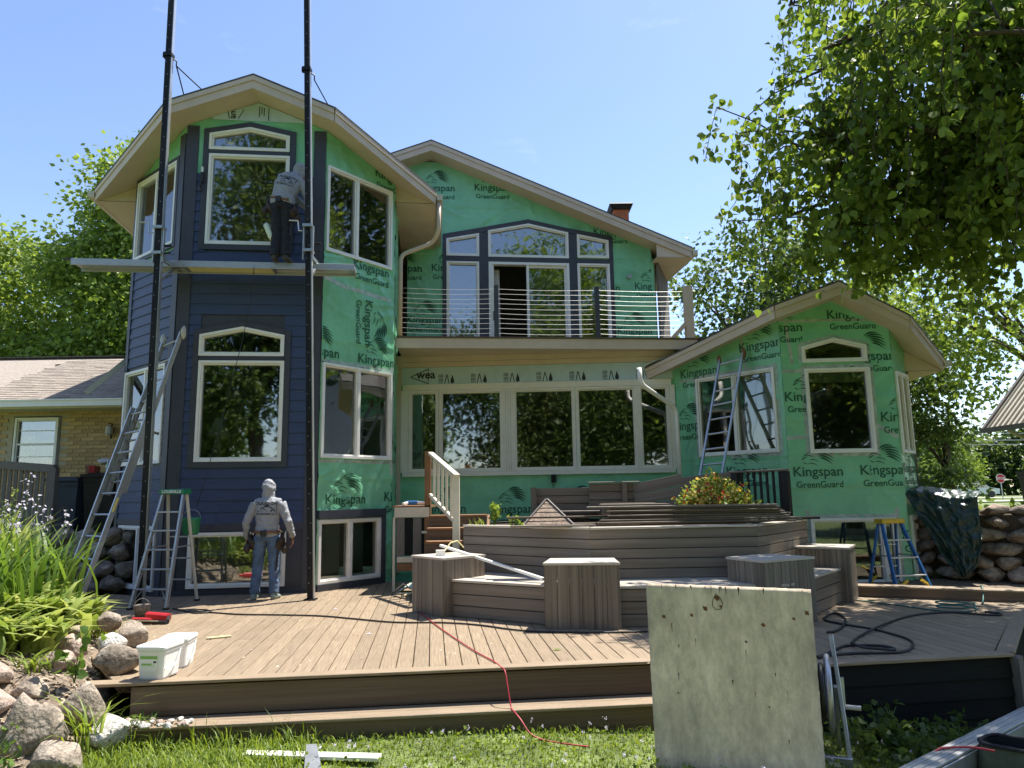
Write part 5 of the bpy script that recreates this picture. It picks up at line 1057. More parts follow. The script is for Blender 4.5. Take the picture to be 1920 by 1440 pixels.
# the near tree whose boughs hang into the upper right
near = thing('linden_tree', (9.3, 8.2, -.6), 'large near tree whose leafy boughs hang into the upper right', 'tree')
mb = MB(); mb.tube([(9.3, 8.2, -.7), (9.2, 8.3, 2), (9.0, 8.4, 4.5), (8.7, 8.6, 6.5)], [.38, .3, .27, .2], 12); r = np.random.default_rng(5)
boughs = [((8.9, 8.4, 5.0), (7.0, 9.0, 6.6), (5.2, 9.4, 6.6), (3.6, 9.2, 6.2)), ((8.8, 8.5, 5.6), (7.2, 8.8, 7.6), (5.4, 9.0, 8.0), (3.9, 8.8, 7.4)), ((8.8, 8.5, 6.2), (7.6, 9.5, 8.4), (6.2, 10.2, 8.6), (4.6, 10.4, 8.0)), ((8.9, 8.4, 4.6), (7.8, 8.8, 5.4), (6.6, 9.4, 5.6), (5.6, 9.4, 5.0)), ((9.0, 8.2, 5.2), (8, 7.6, 6.4), (6.6, 7.4, 6.8), (5.0, 7.4, 6.6)),
          ((8.8, 8.5, 6), (8.6, 9.8, 7), (7.8, 10.6, 6.8), (6.8, 11.0, 6.0)), ((8.9, 8.5, 6.4), (7.4, 9.4, 9.4), (6.2, 10.6, 10.2), (5.0, 11.4, 10.0)), ((9, 8.4, 5.2), (8.2, 10, 6.6), (7.6, 10.9, 7.4), (6.6, 11.9, 7.6)), ((8.8, 8.4, 6.4), (8.2, 8.0, 9), (7.2, 8.6, 10), (5.8, 8.8, 9.8)), ((8.9, 8.5, 5.0), (7.2, 9.2, 6.2), (5.4, 9.6, 6.0), (3.5, 9.5, 5.3)), ((8.9, 8.5, 4.8), (7.4, 9.4, 5.6), (5.8, 9.8, 5.6), (4.3, 9.9, 4.9)), ((8.9, 8.5, 5.4), (7.2, 9.8, 7.0), (5.6, 10.4, 7.0), (4.0, 10.4, 6.4)), ((8.9, 8.4, 5.6), (7.6, 9.0, 6.6), (6.8, 9.4, 6.6), (6.2, 9.6, 5.9)), ((8.9, 8.2, 5.6), (8.0, 8.4, 7.4), (6.8, 8.6, 7.8), (5.6, 8.6, 7.4))]
cpos = []; spr = []
for bi, bg in enumerate(boughs):
    P_ = [Vector(p) for p in bg]; P_[3].x += .38*max(0, min(1, (5-P_[3].x))); P_[2].x += .2; pts = []
    for t in np.linspace(0, 1, 9): pts.append(P_[0]*(1-t)**3+P_[1]*3*t*(1-t)**2+P_[2]*3*t*t*(1-t)+P_[3]*t**3)
    mb.tube(pts, list(np.linspace(.12, .018, 9)), 7)
    for k in range(34):
        t = r.uniform(.32, 1.0); s_ = P_[0]*(1-t)**3+P_[1]*3*t*(1-t)**2+P_[2]*3*t*t*(1-t)+P_[3]*t**3; e = s_+Vector((r.normal(0, .65), r.normal(0, .65), r.normal(.1, .45))); dp = r.uniform(.5, 1.5); f = e+Vector((r.normal(-.1, .15), r.normal(0, .15), -dp)); e.z, f.z = (max(e.z, 4.75), max(f.z, 4.5+.3*r.random())) if f.x < 6.0 else (e.z, f.z); q = [s_, s_.lerp(e, .6)+Vector((0, 0, .1)), e, e.lerp(f, .5)+Vector((r.normal(0, .05), 0, 0)), f]; mb.tube(q, [.016, .012, .009, .006, .003], 5)
        for w in range(70):
            a = r.uniform(0, 1)
            p = s_.lerp(e, .4+.6*a*2) if a < .5 else e.lerp(f, (a-.5)*2)
            cpos.append((p.x+r.normal(0, .10), p.y+r.normal(0, .10), p.z+r.normal(0, .09)))
mb.build('trunk', M['bark'], near, True)
cpos = np.array(cpos); nr = np.tile(np.array([[-.15, -.1, -.9]]), (len(cpos), 1))
leaves('crown', cpos, nr, .105, 'leafF', near, True, 91)
# trees behind the viewer, seen only in the window glass
BGp = 'trees across the yard behind the viewer'
for i, (x, y, h, w2, m, dr) in enumerate(((-6.6, -10.5, 21, 2.7, 'leafD', 0), (-.8, -13.5, 13, 3.4, 'leafW', 2.0), (4.4, -12, 12.5, 3.0, 'leafD', 0), (-18, -11, 15, 4, 'leafL', 0), (18, -9, 16, 5, 'leafF', 0), (-12.5, -16, 9, 3.2, 'leafL', 0), (9.2, -11, 19, 3.4, 'leafF', 0), (17.5, 12.5, 19, 4.6, 'leafD', 0), (13.8, -13, 13, 3.4, 'leafD', 0))):
    tree('yard_tree', ['tall tree mirrored in the left half of the tower windows', 'drooping willow mirrored in the wide middle windows', 'dark tree mirrored in the right middle window', 'bright tree mirrored low in the left tower face', 'broad tree off to the right mirrored in the wing side panes', 'low bright tree mirrored at the edge of the willow', 'tall tree mirrored in the balcony door', 'tall tree off to the right mirrored in the green side windows', 'dark tree mirrored in the middle wing window'][i], (x, y, -.45), (x, y, h*.5), .38, [((x, y, h*.68), (w2, w2*.7, h*.34)), ((x-1.5, y+1, h*.40), (w2*.75, w2*.6, h*.22)), ((x+1.8, y, h*.5), (w2*.7, w2*.6, h*.25))], 210, 150, .25, m, 40+i, .8, BGp, droop=dr, shell=.35)

# ------------------------------------------------------------------ garden plants on the left
def blades(pos, L, wd, bend, r, k=4):
    """strap leaves: pos (n,3), returns verts/faces; each blade an arching strip"""
    n = len(pos); a = r.uniform(0, 6.28, n); d = np.stack([np.cos(a), np.sin(a), np.zeros(n)], -1); s = np.stack([-np.sin(a), np.cos(a), np.zeros(n)], -1); Vv = np.empty((n, 2*(k+1), 3))
    for i in range(k+1):
        t = i/k; out = bend*t*t; p = pos+d*(L*out)[:, None]; p[:, 2] += L*(t-.45*bend*t**3); w2 = wd*(1-t**2.2)*np.minimum(1, .55+t*1.6)
        Vv[:, 2*i] = p-s*w2[:, None]; Vv[:, 2*i+1] = p+s*w2[:, None]
    f = np.array([(2*i, 2*i+1, 2*i+3, 2*i+2) for i in range(k)]); Fv = (np.arange(n)[:, None, None]*(2*k+2)+f[None]).reshape(-1, 4); return Vv.reshape(-1, 3), Fv
def tuft(name, label, c, n, L, wd, bend, m, spread, seed, cat='plant', group=None, stalks=0, sh=1.2):
    r = np.random.default_rng(seed); z0 = c[2]; pos = np.stack([c[0]+r.normal(0, spread, n), c[1]+r.normal(0, spread, n), np.full(n, z0)], -1)
    Vv, Fv = blades(pos, L*r.uniform(.6, 1.15, n), wd*r.uniform(.7, 1.2, n), bend*r.uniform(.5, 1.3, n), r)
    t = thing(name, c, label, cat, group); link('leaf_tuft', np_mesh('leaf_tuft', Vv, Fv, M[m], True), t)
    for i in range(stalks):
        p = Vector((c[0]+r.normal(0, spread), c[1]+r.normal(0, spread), z0)); q = p+Vector((r.normal(.05, .15), r.normal(0, .12), sh*r.uniform(.8, 1.1))); mb = MB(); mb.tube([p, p.lerp(q, .5)+Vector((r.normal(0, .04), 0, .02)), q], [.006, .005, .003], 5); so = mb.build('flower_stalk', M['lily'], t)
        k = 7; fp = np.array([q.lerp(p, .28*j/k) for j in range(k) for _ in range(5)])+r.normal(0, .022, (k*5, 3)); nr = r.normal(0, .5, (k*5, 3))+np.array([0, 0, -.6]); leaves('blossom', fp[::2], nr[::2], .042, 'petal' if i % 3 else 'hosta', so, False, seed+i)
    return t
def bz(x, y): return float(bed_z(x, y))-.02
PGR = 'plants in the left bed'
hs = [(-5.6, 6.3, 'hosta clump outermost on the left slope of the bed'), (-6.2, 7.1, 'hosta clump on the left slope behind the outermost one'), (-5.3, 5.6, 'hosta clump low on the left slope near the lawn'), (-6.7, 6.2, 'far left hosta clump on the mulch slope'), (-4.55, 6.9, 'hosta clump spilling toward the pale brown boulder'), (-4.75, 7.7, 'hosta clump beside the mulch patch, next to the small dark boulder'), (-4.75, 6.55, 'yellow-green hosta clump at the left edge, lowest of the bed'), (-5.05, 7.0, 'striped hosta clump above the pinkish slab'), (-4.9, 7.45, 'pale hosta clump behind the mulch patch'), (-5.3, 7.75, 'hosta clump under the lilac flower stalks'), (-5.0, 8.1, 'hosta clump right below the tall ladder foot'), (-5.75, 8.6, 'hosta clump at the back of the bed near the ladder')]
for i, (x, y, lb) in enumerate(hs): tuft('hosta_plant', lb, (x, y, bz(x, y)), 150, .40, .056, 1.0, 'hosta', .15, 200+i, 'plant', PGR)
for i, (x, y, lb, ns) in enumerate(((-5.35, 7.25, 'tall strap-leaved lily clump with lilac bells at the left edge', 6), (-5.9, 7.9, 'tall flowering hosta clump behind the lily blades', 6), (-5.55, 8.35, 'flowering clump leaning toward the tall ladder', 6), (-6.3, 8.5, 'flowering clump at the back left in front of the slatted railing', 5))): tuft('lily_plant', lb, (x, y, bz(x, y)), 190, .98, .024, .5, 'lily' if i % 2 == 0 else 'hosta', .24, 220+i, 'plant', PGR, ns, 1.22)
for i, (x, y, L, n, m, lb) in enumerate(((-3.30, 5.78, .52, 38, 'grass', 'tall grass tuft growing between the dark boulders'), (-4.12, 6.35, .26, 46, 'grass', 'short grass tuft between the pink stones'), (-4.55, 7.95, .34, 40, 'grass', 'grass tuft hanging over the mulch by the speckled boulder'), (-4.75, 8.6, .32, 60, 'grass', 'grass fringe along the deck edge below the ladder'), (-4.32, 8.0, .30, 16, 'grass', 'thin grass sprig by the small grey bucket'), (-3.05, 6.05, .16, 26, 'lily', 'small weed at the end of the upper riser'))):
    tuft('grass_tuft', lb, (x, y, bz(x, y) if x < -3.2 else -.3), n, L, .009, .9, m, .06, 240+i, 'grass tuft', 'wild tufts in the left bed')
r = np.random.default_rng(77)
def leafy(name, label, c, n, rad, size, m, cat='plant', group=None, h=.3):
    t = thing(name, c, label, cat, group); mb = MB(); pos = []
    for i in range(max(3, n//12)):
        e = Vector(c)+Vector((r.normal(0, rad), r.normal(0, rad), h*r.uniform(.5, 1.2))); mb.tube([c, Vector(c).lerp(e, .5)+Vector((0, 0, .03)), e], [.005, .004, .002], 5)
        for k in range(12): q = Vector(c).lerp(e, r.uniform(.35, 1.05)); pos.append((q.x+r.normal(0, size*.5), q.y+r.normal(0, size*.5), q.z+r.normal(0, size*.3)))
    mb.build('stem', M['lily'], t); leaves('foliage', np.array(pos), np.tile([[0, -.2, .1]], (len(pos), 1)), size, m, t, True, int(abs(c[0]*100))); return t
leafy('leafy_weed', 'broad-leaved weed sprouting among the boulders', (-3.72, 6.28, .0), 40, .12, .075, 'lily', group='weeds in the left bed', h=.34); leafy('ferny_weed', 'feathery green weed in front of the largest boulder', (-3.78, 5.28, -.42), 260, .17, .042, 'lily', group='weeds in the left bed', h=.36)
leafy('planter_weed', 'leafy weed growing at the left end of the planter', (-.28, 10.6, 1.02), 50, .06, .06, 'leafY', h=.38); tuft('planter_grass', 'fine grass tuft in the planter left of the leafy weed', (-.5, 10.55, 1.0), 40, .22, .006, .5, 'grass', .09, 260, 'grass tuft'); leafy('planter_weed', 'low bright weed beside the pyramid cap', (.02, 10.45, 1.02), 24, .05, .07, 'leafY', h=.14)
leafy('ground_ivy', 'dark ivy patch at the foot of the charcoal skirt', (2.9, 6.05, -.55), 420, .30, .06, 'leafD', h=.22); leafy('ground_ivy', 'sparser ivy patch along the skirt toward the corner post', (3.65, 6.25, -.60), 180, .25, .055, 'leafD', h=.16)
leafy('lawn_hosta', 'row of yellow-green seedlings along the timber edging', (10.3, 14.5, .9), 220, .45, .10, 'hosta', h=.22)
# flowers in the planter
fp = thing('flower_planter', (2.82, 10.1, 1.05), 'mound of yellow and red flowers standing on the planter', 'flowers'); c = np.array([2.78, 9.95, 1.30]); n = 3000; d = r.normal(0, 1, (n, 3)); d /= np.linalg.norm(d, axis=1)[:, None]; d[:, 2] = np.abs(d[:, 2])*1.0-.18; rad = r.uniform(.6, 1, n)[:, None]; bump_ = 1+.16*np.sin(d[:, :1]*7+1)*np.cos(d[:, 1:2]*6)+.10*np.sin(d[:, :1]*15+d[:, 2:]*11); pos = c+d*rad*bump_*np.array([.52, .40, .44]); pos[:, 2] += .10*np.exp(-((pos[:, 0]-2.72)/.14)**2)
leaves('foliage', pos[:1500], d[:1500], .06, 'leafY', fp, False, 5)
def blossoms(nm, pts, dirs, size, m):
    Vv = []; Fv = []
    for p, dd in zip(pts, dirs):
        dd = Vector(dd).normalized(); a = dd.orthogonal().normalized(); b = dd.cross(a); b0 = len(Vv); Vv.append(Vector(p)-dd*size*.25)
        for k in range(10):
            t = math.pi*k/5; q = size*(1 if k % 2 == 0 else .72); Vv.append(Vector(p)+(a*math.cos(t)+b*math.sin(t))*q+dd*size*.15)
        Fv += [(b0, b0+1+k, b0+1+(k+1) % 10) for k in range(10)]
    o = link(nm, np_mesh(nm, np.array(Vv), np.array(Fv), M[m]), fp); o['kind'] = 'stuff'; return o
blossoms('yellow_blossoms', pos[1500:1800]+d[1500:1800]*.03, d[1500:1800]+r.normal(0, .25, (300, 3)), .027, 'flowery'); blossoms('red_blossoms', pos[1900:2200]+d[1900:2200]*.0, d[1900:2200]+r.normal(0, .3, (300, 3)), .022, 'flowerr')
mb = MB(); mb.tube([(2.78, 9.95, 1.07), (2.78, 9.95, 1.10), (2.78, 9.95, 1.30)], [.22, .24, .30], 16); mb.build('pot', M['bench'], fp)
# grass at the foot of the steps
r = np.random.default_rng(9); n = 26000; x = r.uniform(-3.6, 4.6, n); y = r.uniform(4.7, 6.6, n); front = np.interp(x, [-3.6, 1.95, 2.0, 4.5], [5.92, 6.46, 6.33, 6.72]); k_ = y < front-.02; x, y = x[k_], y[k_]; z = ground_z(x, y)-.005
edge = np.exp(-(np.interp(x, [-3.6, 1.95, 2.0, 4.5], [5.92, 6.46, 6.33, 6.72])-y)/.15)
L = (.035+.03*r.random(len(x)))*(1+1.3*edge*(r.random(len(x)) < .35))*np.where(x < -1.6, 1.9*(1+.5*r.random(len(x))), 1)
Vv, Fv = blades(np.stack([x, y, z], -1), L, np.full(len(x), .0042)*np.where(x < -1.6, 1.2, 1), .7*r.uniform(.3, 1.3, len(x)), r, 3)
g = link('grass', np_mesh('grass', Vv, Fv, M['grass'])); tag(g, 'sunlit lawn grass growing at the foot of the steps', kind='stuff')
n = 2600; x = r.uniform(-2.2, 4.3, n); y = r.uniform(5.0, 6.3, n); k_ = y < np.interp(x, [-3.6, 1.95, 2.0, 4.5], [5.92, 6.46, 6.33, 6.72])-.03; x, y = x[k_], y[k_]; pos = np.stack([x, y, ground_z(x, y)+r.uniform(.02, .06, len(x))], -1)
cg = leaves('clover_leaves', pos, np.tile([[0, 0, .3]], (len(pos), 1)), .026, 'grass', None, True, 17); tag(cg, 'low clover leaves mixed into the lawn before the steps', kind='stuff')
mbv = []; 
n = 70; x = r.uniform(-1.6, 3.6, n); y = r.uniform(5.2, 6.25, n); pos = []
for i in range(n):
    q = np.array([x[i], y[i], float(ground_z(x[i], y[i]))+r.uniform(.07, .14)])
    if y[i] < np.interp(x[i], [-3.6, 1.95, 2.0, 4.5], [5.9, 6.4, 6.3, 6.7]): pos += [q+r.normal(0, .006, 3) for _ in range(14)]
cf = leaves('clover_flowers', np.array(pos), r.normal(0, 1, (len(pos), 3)), .012, 'petal', None, False, 18); tag(cf, 'tiny white clover heads dotted over the lawn', kind='stuff')
n = 9000; x = r.uniform(7.4, 15, n); y = r.uniform(11, 20, n); k_ = ground_z(x, y) > .7; x, y = x[k_], y[k_]; Vv, Fv = blades(np.stack([x, y, ground_z(x, y)], -1), r.uniform(.05, .12, len(x)), np.full(len(x), .008), r.uniform(.3, 1, len(x)), r, 2); g = link('upper_grass', np_mesh('upper_grass', Vv, Fv, M['grass'])); tag(g, 'grass of the upper lawn behind the stone wall', kind='stuff')
# far road furniture
ss = thing('stop_sign', (50.9, 75, .24), 'red octagonal stop sign on a thin post by the far road', 'sign'); mb = MB(); mb.beam((50.95, 75, .2), (50.9, 74.97, 2.2), .07, .07); mb.build('post', M['galv'], ss)
cc_ = Vector((50.88, 74.9, 2.44)); mk = lambda rad, y: [cc_+Vector((rad*math.cos(math.pi/8+k*math.pi/4), y, rad*math.sin(math.pi/8+k*math.pi/4))) for k in range(8)]
mb = MB(); mb.prism(mk(.50, 0), (0, .02, 0)); so = mb.build('panel_border', M['signw'], ss); mb = MB(); mb.prism(mk(.455, -.01), (0, .006, 0)); mb.build('panel', M['stopred'], ss)
tv = text2d('STOP', .36, .006, 'CENTER'); mb = MB(); mb.add([cc_+Vector((x, -.02, y-.13)) for x, y in tv[0]], tv[1]); mb.build('lettering', M['signw'], ss)
cr = thing('parked_car', (45.5, 70.5, .3), 'white car parked beyond the young tree by the far road', 'car'); X, Y, Z0 = 45.3, 71, .55
mb = MB(); prof = [(-2.1, .35), (2.1, .35), (2.15, .85), (1.2, .98), (.65, 1.42), (-1.3, 1.45), (-1.95, .98), (-2.15, .9)]; mb.prism([Vector((X+a, Y-.85, Z0+b)) for a, b in prof], (0, 1.7, 0)); mb.build('body', M['carw'], cr)
mb = MB(); mb.prism([Vector((X+a, Y-.86, Z0+b)) for a, b in ((1.05, .98), (.6, 1.36), (-1.2, 1.38), (-1.7, .98))], (0, .02, 0)); mb.build('window', M['glass'], cr)
for a in (-1.3, 1.3): mb = MB(); mb.tube([(X+a, Y-.9, Z0+.33), (X+a, Y-.65, Z0+.33)], .33, 14); mb.build('wheel', M['blackrub'], cr)
PW = 'utility wires over the upper lawn'
for i, (za, zb, y, lb) in enumerate(((5.9, 6.0, 34, 'lowest utility wire crossing the far trees'), (6.5, 6.55, 34, 'second lowest utility wire crossing the far trees'), (7.4, 7.5, 34, 'third utility wire above the stop sign'), (8.9, 9.0, 34, 'thick utility wire just under the beige soffit'), (9.6, 9.75, 34, 'highest utility wire right of the wing roof'))):
    mb = MB(); s_ = .35; mb.tube([(16.5+a*50, y, 1.5+(za*s_)+(zb-za)*a-.12*math.sin(math.pi*a)) for a in np.linspace(0, 1, 13)], .012, 5); o = mb.build('utility_wire', M['galv'], None); tag(o, lb, 'wire', PW)
# ------------------------------------------------------------------ pump-jack scaffold
SG = 'scaffold poles'
def pole(p0, p1, label, side, zj):
    t = thing('scaffold_pole', p0, label, 'scaffold pole', SG); p0 = Vector(p0); p1 = Vector(p1); d = (p1-p0).normalized(); at = lambda z: p0+d*((z-p0.z)/d.z)
    mb = MB(); mb.beam(p0, p1, .085, .085, (0, 1, 0), .004); mb.build('pole', M['black'], t)
    mb = MB(); mb.beam(p0+Vector((side*.05, .01, 0)), p1+Vector((side*.05, .01, 0)), .014, .075, (0, 1, 0)); mb.build('edge_strip', M['alu'], t)
    mb = MB()
    for z in np.arange(.25, 10.5, .22): 
        q = at(z)+Vector((.022*math.sin(z*40), -.0435, 0)); mb.box(q, (.011, .004, .011))
    o = mb.build('punched_holes', M['galv'], t); o['kind'] = 'stuff'
    mb = MB(); mb.box(p0+Vector((0, 0, .01)), (.17, .17, .02)); mb.build('foot_plate', M['black'], t)
    for z in (zj, zj-.42):
        q = at(z); mb = MB(); mb.box(q+Vector((0, 0, 0)), (.15, .16, .045)); mb.build('jack_collar', M['galv'], t)
    q = at(zj-.2)
    for sx in (-1, 1): mb = MB(); mb.beam(q+Vector((sx*.075, 0, -.36)), q+Vector((sx*.075, 0, .2)), .02, .05, (0, 1, 0)); mb.build('jack_side_bar', M['alu'], t)
    mb = MB(); mb.beam(at(zj-.46)+Vector((0, .02, 0)), at(zj-.46)+Vector((0, .72, 0)), .05, .06); mb.build('platform_arm', M['galv'], t); mb = MB(); mb.beam(at(zj-.85)+Vector((0, .04, 0)), at(zj-.48)+Vector((0, .55, 0)), .04, .04); mb.build('arm_brace', M['galv'], t)
    mb = MB(); k = at(zj-.08)+Vector((-.09, -.02, 0)); mb.tube([k, k+Vector((-.06, 0, 0)), k+Vector((-.07, 0, .12)), k+Vector((-.08, 0, .17)), k+Vector((-.22, 0, .18))], .011, 6); mb.build('crank', M['galv'], t)
    mb = MB(); k = at(zj-.3)+Vector((.1, -.02, 0)); mb.tube([k, k+Vector((.1, 0, 0))], .02, 8); mb.tube([k+Vector((.0, 0, -.12)), k+Vector((.1, 0, -.12))], .014, 8); mb.build('pump_pedal', M['black'], t)
    return t, at
tL, atL = pole((-5.47, 10.69, 0), (-5.60, 10.72, 11.4), 'left black scaffold pole with bright edge, in front of the corner board', 1, 5.76)
tR, atR = pole((-3.06, 10.97, 0), (-3.46, 10.99, 11.4), 'right black scaffold pole beside the hooded worker on the plank', 1, 5.86)
for t, at, z, ends in ((tL, atL, 8.75, ((-5.92, 12.35, 8.45), (-5.15, 12.8, 8.62))), (tR, atR, 8.63, ((-3.02, 13.3, 8.20),))):
    mb = MB(); mb.box(at(z), (.13, .13, .06)); mb.box(at(z)+Vector((-.06, 0, 0)), (.06, .06, .08)); mb.build('roof_clamp', M['black'], t)
    h = at(z-.15)+Vector((.1, .06, 0)); mb = MB(); mb.tube([at(z), h+Vector((0, 0, .08)), h], .012, 6); mb.build('hook', M['black'], t)
    for e in ends: mb = MB(); mb.tube([h, e], .011, 6); mb.box(e, (.12, .1, .05)); mb.build('roof_brace', M['black'], t)
pk = thing('scaffold_plank', (-4.8, 11.1, 5.3), 'long aluminium plank hung between the two scaffold poles', 'plank')
pa, pb = Vector((-7.05, 10.98, 5.36)), Vector((-2.62, 11.50, 5.36)); pd = (pb-pa).normalized(); pn = Vector((pd.y, -pd.x, 0))
for k in range(5): brd('plank_channel', pa-pn*(.066*k)+Vector((0, 0, -.03)), pb-pn*(.066*k)+Vector((0, 0, -.03)), .062, .045, 'alu', pk, ch=.006)
brd('plank_rail', pa+pn*.05+Vector((0, 0, -.045)), pb+pn*.05+Vector((0, 0, -.045)), .018, .11, 'alu', pk); brd('plank_rail', pa-pn*.31+Vector((0, 0, -.045)), pb-pn*.31+Vector((0, 0, -.045)), .018, .10, 'alu', pk)
p3, p4 = pa+pd*1.75, pa+pd*3.1; brd('wood_panel', p3-pn*.13+Vector((0, 0, -.062)), p4-pn*.13+Vector((0, 0, -.062)), .33, .015, 'scrap', pk)
for t in (1.72, 3.12, 4.40): q = pa+pd*t; brd('end_strap', q+pn*.065+Vector((0, 0, -.075)), q-pn*.33+Vector((0, 0, -.075)), .05, .012, 'galv', pk)
brd('plank_lip', pa+Vector((-.13, 0, .01)), pa+Vector((.05, 0, .01)), .08, .02, 'blackrub', pk)

# ------------------------------------------------------------------ ladders
def rail_ladder(name, label, bl_, br_, tl_, tr_, n, mitt=None, fly=None, feet=True):
    t = thing(name, (Vector(bl_)+Vector(br_))/2, label, 'ladder'); bl_, br_, tl_, tr_ = map(Vector, (bl_, br_, tl_, tr_)); sd2 = (br_-bl_).normalized(); nrm = sd2.cross((tl_-bl_).normalized())
    def sect(a, b, c, d, off, nm, t0, t1, w=.028, h=.075):
        a2, c2 = a.lerp(c, t0)+off, a.lerp(c, t1)+off; b2, d2 = b.lerp(d, t0)+off, b.lerp(d, t1)+off
        for p, q, sg in ((a2, c2, 1), (b2, d2, -1)):
            mb = MB(); mb.beam(p, q, .006, h, nrm); mb.beam(p+nrm*h*.47+sd2*sg*.012, q+nrm*h*.47+sd2*sg*.012, .026, .006, nrm); mb.beam(p-nrm*h*.47+sd2*sg*.012, q-nrm*h*.47+sd2*sg*.012, .026, .006, nrm); mb.build('side_rail', M['alu'], t)
        m = max(2, int((c2-a2).length/.305))
        for k in range(m):
            s_ = (k+.6)/m; mb = MB(); mb.tube([a2.lerp(c2, s_), b2.lerp(d2, s_)], .017, 8); mb.build('rung', M['alu'], t)
    if fly: sect(bl_, br_, tl_, tr_, Vector(), 'base', 0, fly[0]); sect(bl_+sd2*.03, br_-sd2*.03, tl_+sd2*.03, tr_-sd2*.03, nrm*-.085, 'fly', fly[1], 1.0)
    else: sect(bl_, br_, tl_, tr_, Vector(), 'base', 0, 1)
    if mitt:
        for k, p in enumerate((tl_, tr_)):
            me = rock_mesh('ladder_mitt', 300+k, mitt, 2, .35); me.transform(Matrix.Translation(p+nrm*(-.085 if fly else 0)+Vector((0, 0, .0))) @ Matrix.Diagonal((.055, .06, .11, 1))); link('ladder_mitt', me, t)
    if feet:
        for p in (bl_, br_): mb = MB(); mb.box(p+Vector((0, 0, .01)), (.07, .1, .025)); mb.build('foot', M['blackrub'], t)
    return t, nrm
lt, ln = rail_ladder('extension_ladder', 'tall aluminium extension ladder leaning on the left side of the tower', (-6.56, 10.62, .20), (-6.16, 10.42, .16), (-5.80, 11.42, 4.16), (-5.43, 11.33, 4.26), 14, 'curtain', (.70, .36))
mb = MB(); mb.beam(Vector((-6.16, 10.42, .16)).lerp(Vector((-5.43, 11.33, 4.26)), .29)+Vector((.02, -.045, 0)), Vector((-6.16, 10.42, .16)).lerp(Vector((-5.43, 11.33, 4.26)), .34)+Vector((.02, -.045, 0)), .05, .008, ln); mb.build('warning_label', M['yellow'], lt)
rail_ladder('leaning_ladder', 'aluminium ladder leaning on the green wing wall across the paired window', (2.92, 11.95, .98), (3.26, 11.80, .98), (3.95, 13.28, 3.98), (4.32, 12.98, 4.05), 10, 'lumber')
mb = MB(); mb.beam((-7.62, 12.55, 3.42), (-7.10, 12.9, 4.1), .10, .09); o = mb.build('aluminium_gutter_piece', M['alu']); tag(o, 'grey metal channel end poking out behind the tower, above the brick roof', 'metal channel')

def step_ladder(name, label, c, az, h, wb, wt, dep, nstep, rm, bm_, capm, stepm, cap_text=None):
    t = thing(name, c, label, 'stepladder'); c = Vector(c); u = dir2(az); f = Vector((u.y, -u.x, 0))   # f: towards the front
    fl_, fr_ = c+f*dep*.55-u*wb/2, c+f*dep*.55+u*wb/2; tl_, tr_ = c-u*wt/2+Vector((0, 0, h)), c+u*wt/2+Vector((0, 0, h)); bl_, br_ = c-f*dep*.45-u*wb*.44, c-f*dep*.45+u*wb*.44; ub, uc = c-f*.10-u*wt*.46+Vector((0, 0, h)), c-f*.10+u*wt*.46+Vector((0, 0, h))
    for a, b in ((fl_, tl_), (fr_, tr_)): brd('front_rail', a, b, .03, .068, rm, t, f, .003)
    for a, b in ((bl_, ub), (br_, uc)): brd('rear_rail', a, b, .03, .045, bm_, t, f, .003)
    for k in range(nstep):
        s_ = (k+1)/(nstep+1); brd('step', fl_.lerp(tl_, s_), fr_.lerp(tr_, s_), .085, .022, stepm, t)
        if k < 2:
            for a, b, c3, d3 in ((fl_, tl_, .0, 1), (fr_, tr_, 0, -1)): brd('step_brace', a.lerp(b, s_-.12) if k == 0 else a.lerp(b, s_-.07), fl_.lerp(tl_, s_).lerp(fr_.lerp(tr_, s_), .22 if d3 > 0 else .78), .018, .01, stepm, t)
    for k in range(max(2, nstep-2)): s_ = (k+1)/nstep; brd('rear_bar', bl_.lerp(ub, s_), br_.lerp(uc, s_), .022, .022, stepm, t)
    for a, b, e, g in ((fl_, tl_, bl_, ub), (fr_, tr_, br_, uc)): brd('spreader', a.lerp(b, .52), e.lerp(g, .52), .014, .022, stepm, t)
    mb = MB(); cc = c-f*.04+Vector((0, 0, h+.03)); mb.beam(cc-u*(wt/2+.035), cc+u*(wt/2+.035), .20, .075, ch=.012); mb.build('top_cap', M[capm], t)
    if cap_text:
        tv = text2d(cap_text, .06, .0015, 'CENTER'); mb = MB(); mb.add([cc+f*.102+u*x+Vector((0, 0, y-.02)) for x, y in tv[0]], tv[1]); mb.build('lettering', M['signw'], t)
    for p in (fl_, fr_, bl_, br_): mb = MB(); mb.box(p+Vector((0, 0, .012)), (.05, .08, .03), math.atan2(u.y, u.x)); mb.build('foot', M['blackrub'], t)
    return t, u, f
t, u_, f_ = step_ladder('stepladder', 'aluminium stepladder with green cap on the deck before the tower', (-5.08, 10.72, 0), 96, 1.60, .54, .32, .85, 5, 'alu', 'cream', 'green', 'alu', 'LOUISVILLE')
c = Vector((-4.93, 11.02, .0)); pl = thing('hanging_pail', c+Vector((0, 0, 1.0)), 'green plastic pail hanging behind the aluminium stepladder', 'pail'); mb = MB(); mb.tube([c+Vector((0, 0, .98)), c+Vector((0, 0, 1.0)), c+Vector((0, 0, 1.20)), c+Vector((0, 0, 1.24))], [.10, .115, .135, .145], 14); mb.build('body', M['green'], pl, True); mb = MB(); mb.tube([c+Vector((.14*math.cos(a), 0, 1.23+.13*math.sin(a))) for a in np.linspace(0, math.pi, 9)], .005, 5); mb.build('handle', M['galv'], pl)
t, u_, f_ = step_ladder('blue_stepladder', 'blue fibreglass stepladder with yellow cap under the wing', (6.12, 11.75, -.10), 80, 1.06, .62, .34, .72, 3, 'blue', 'blue', 'yellow', 'alu')
q0 = Vector((6.12, 11.75, -.10)); 
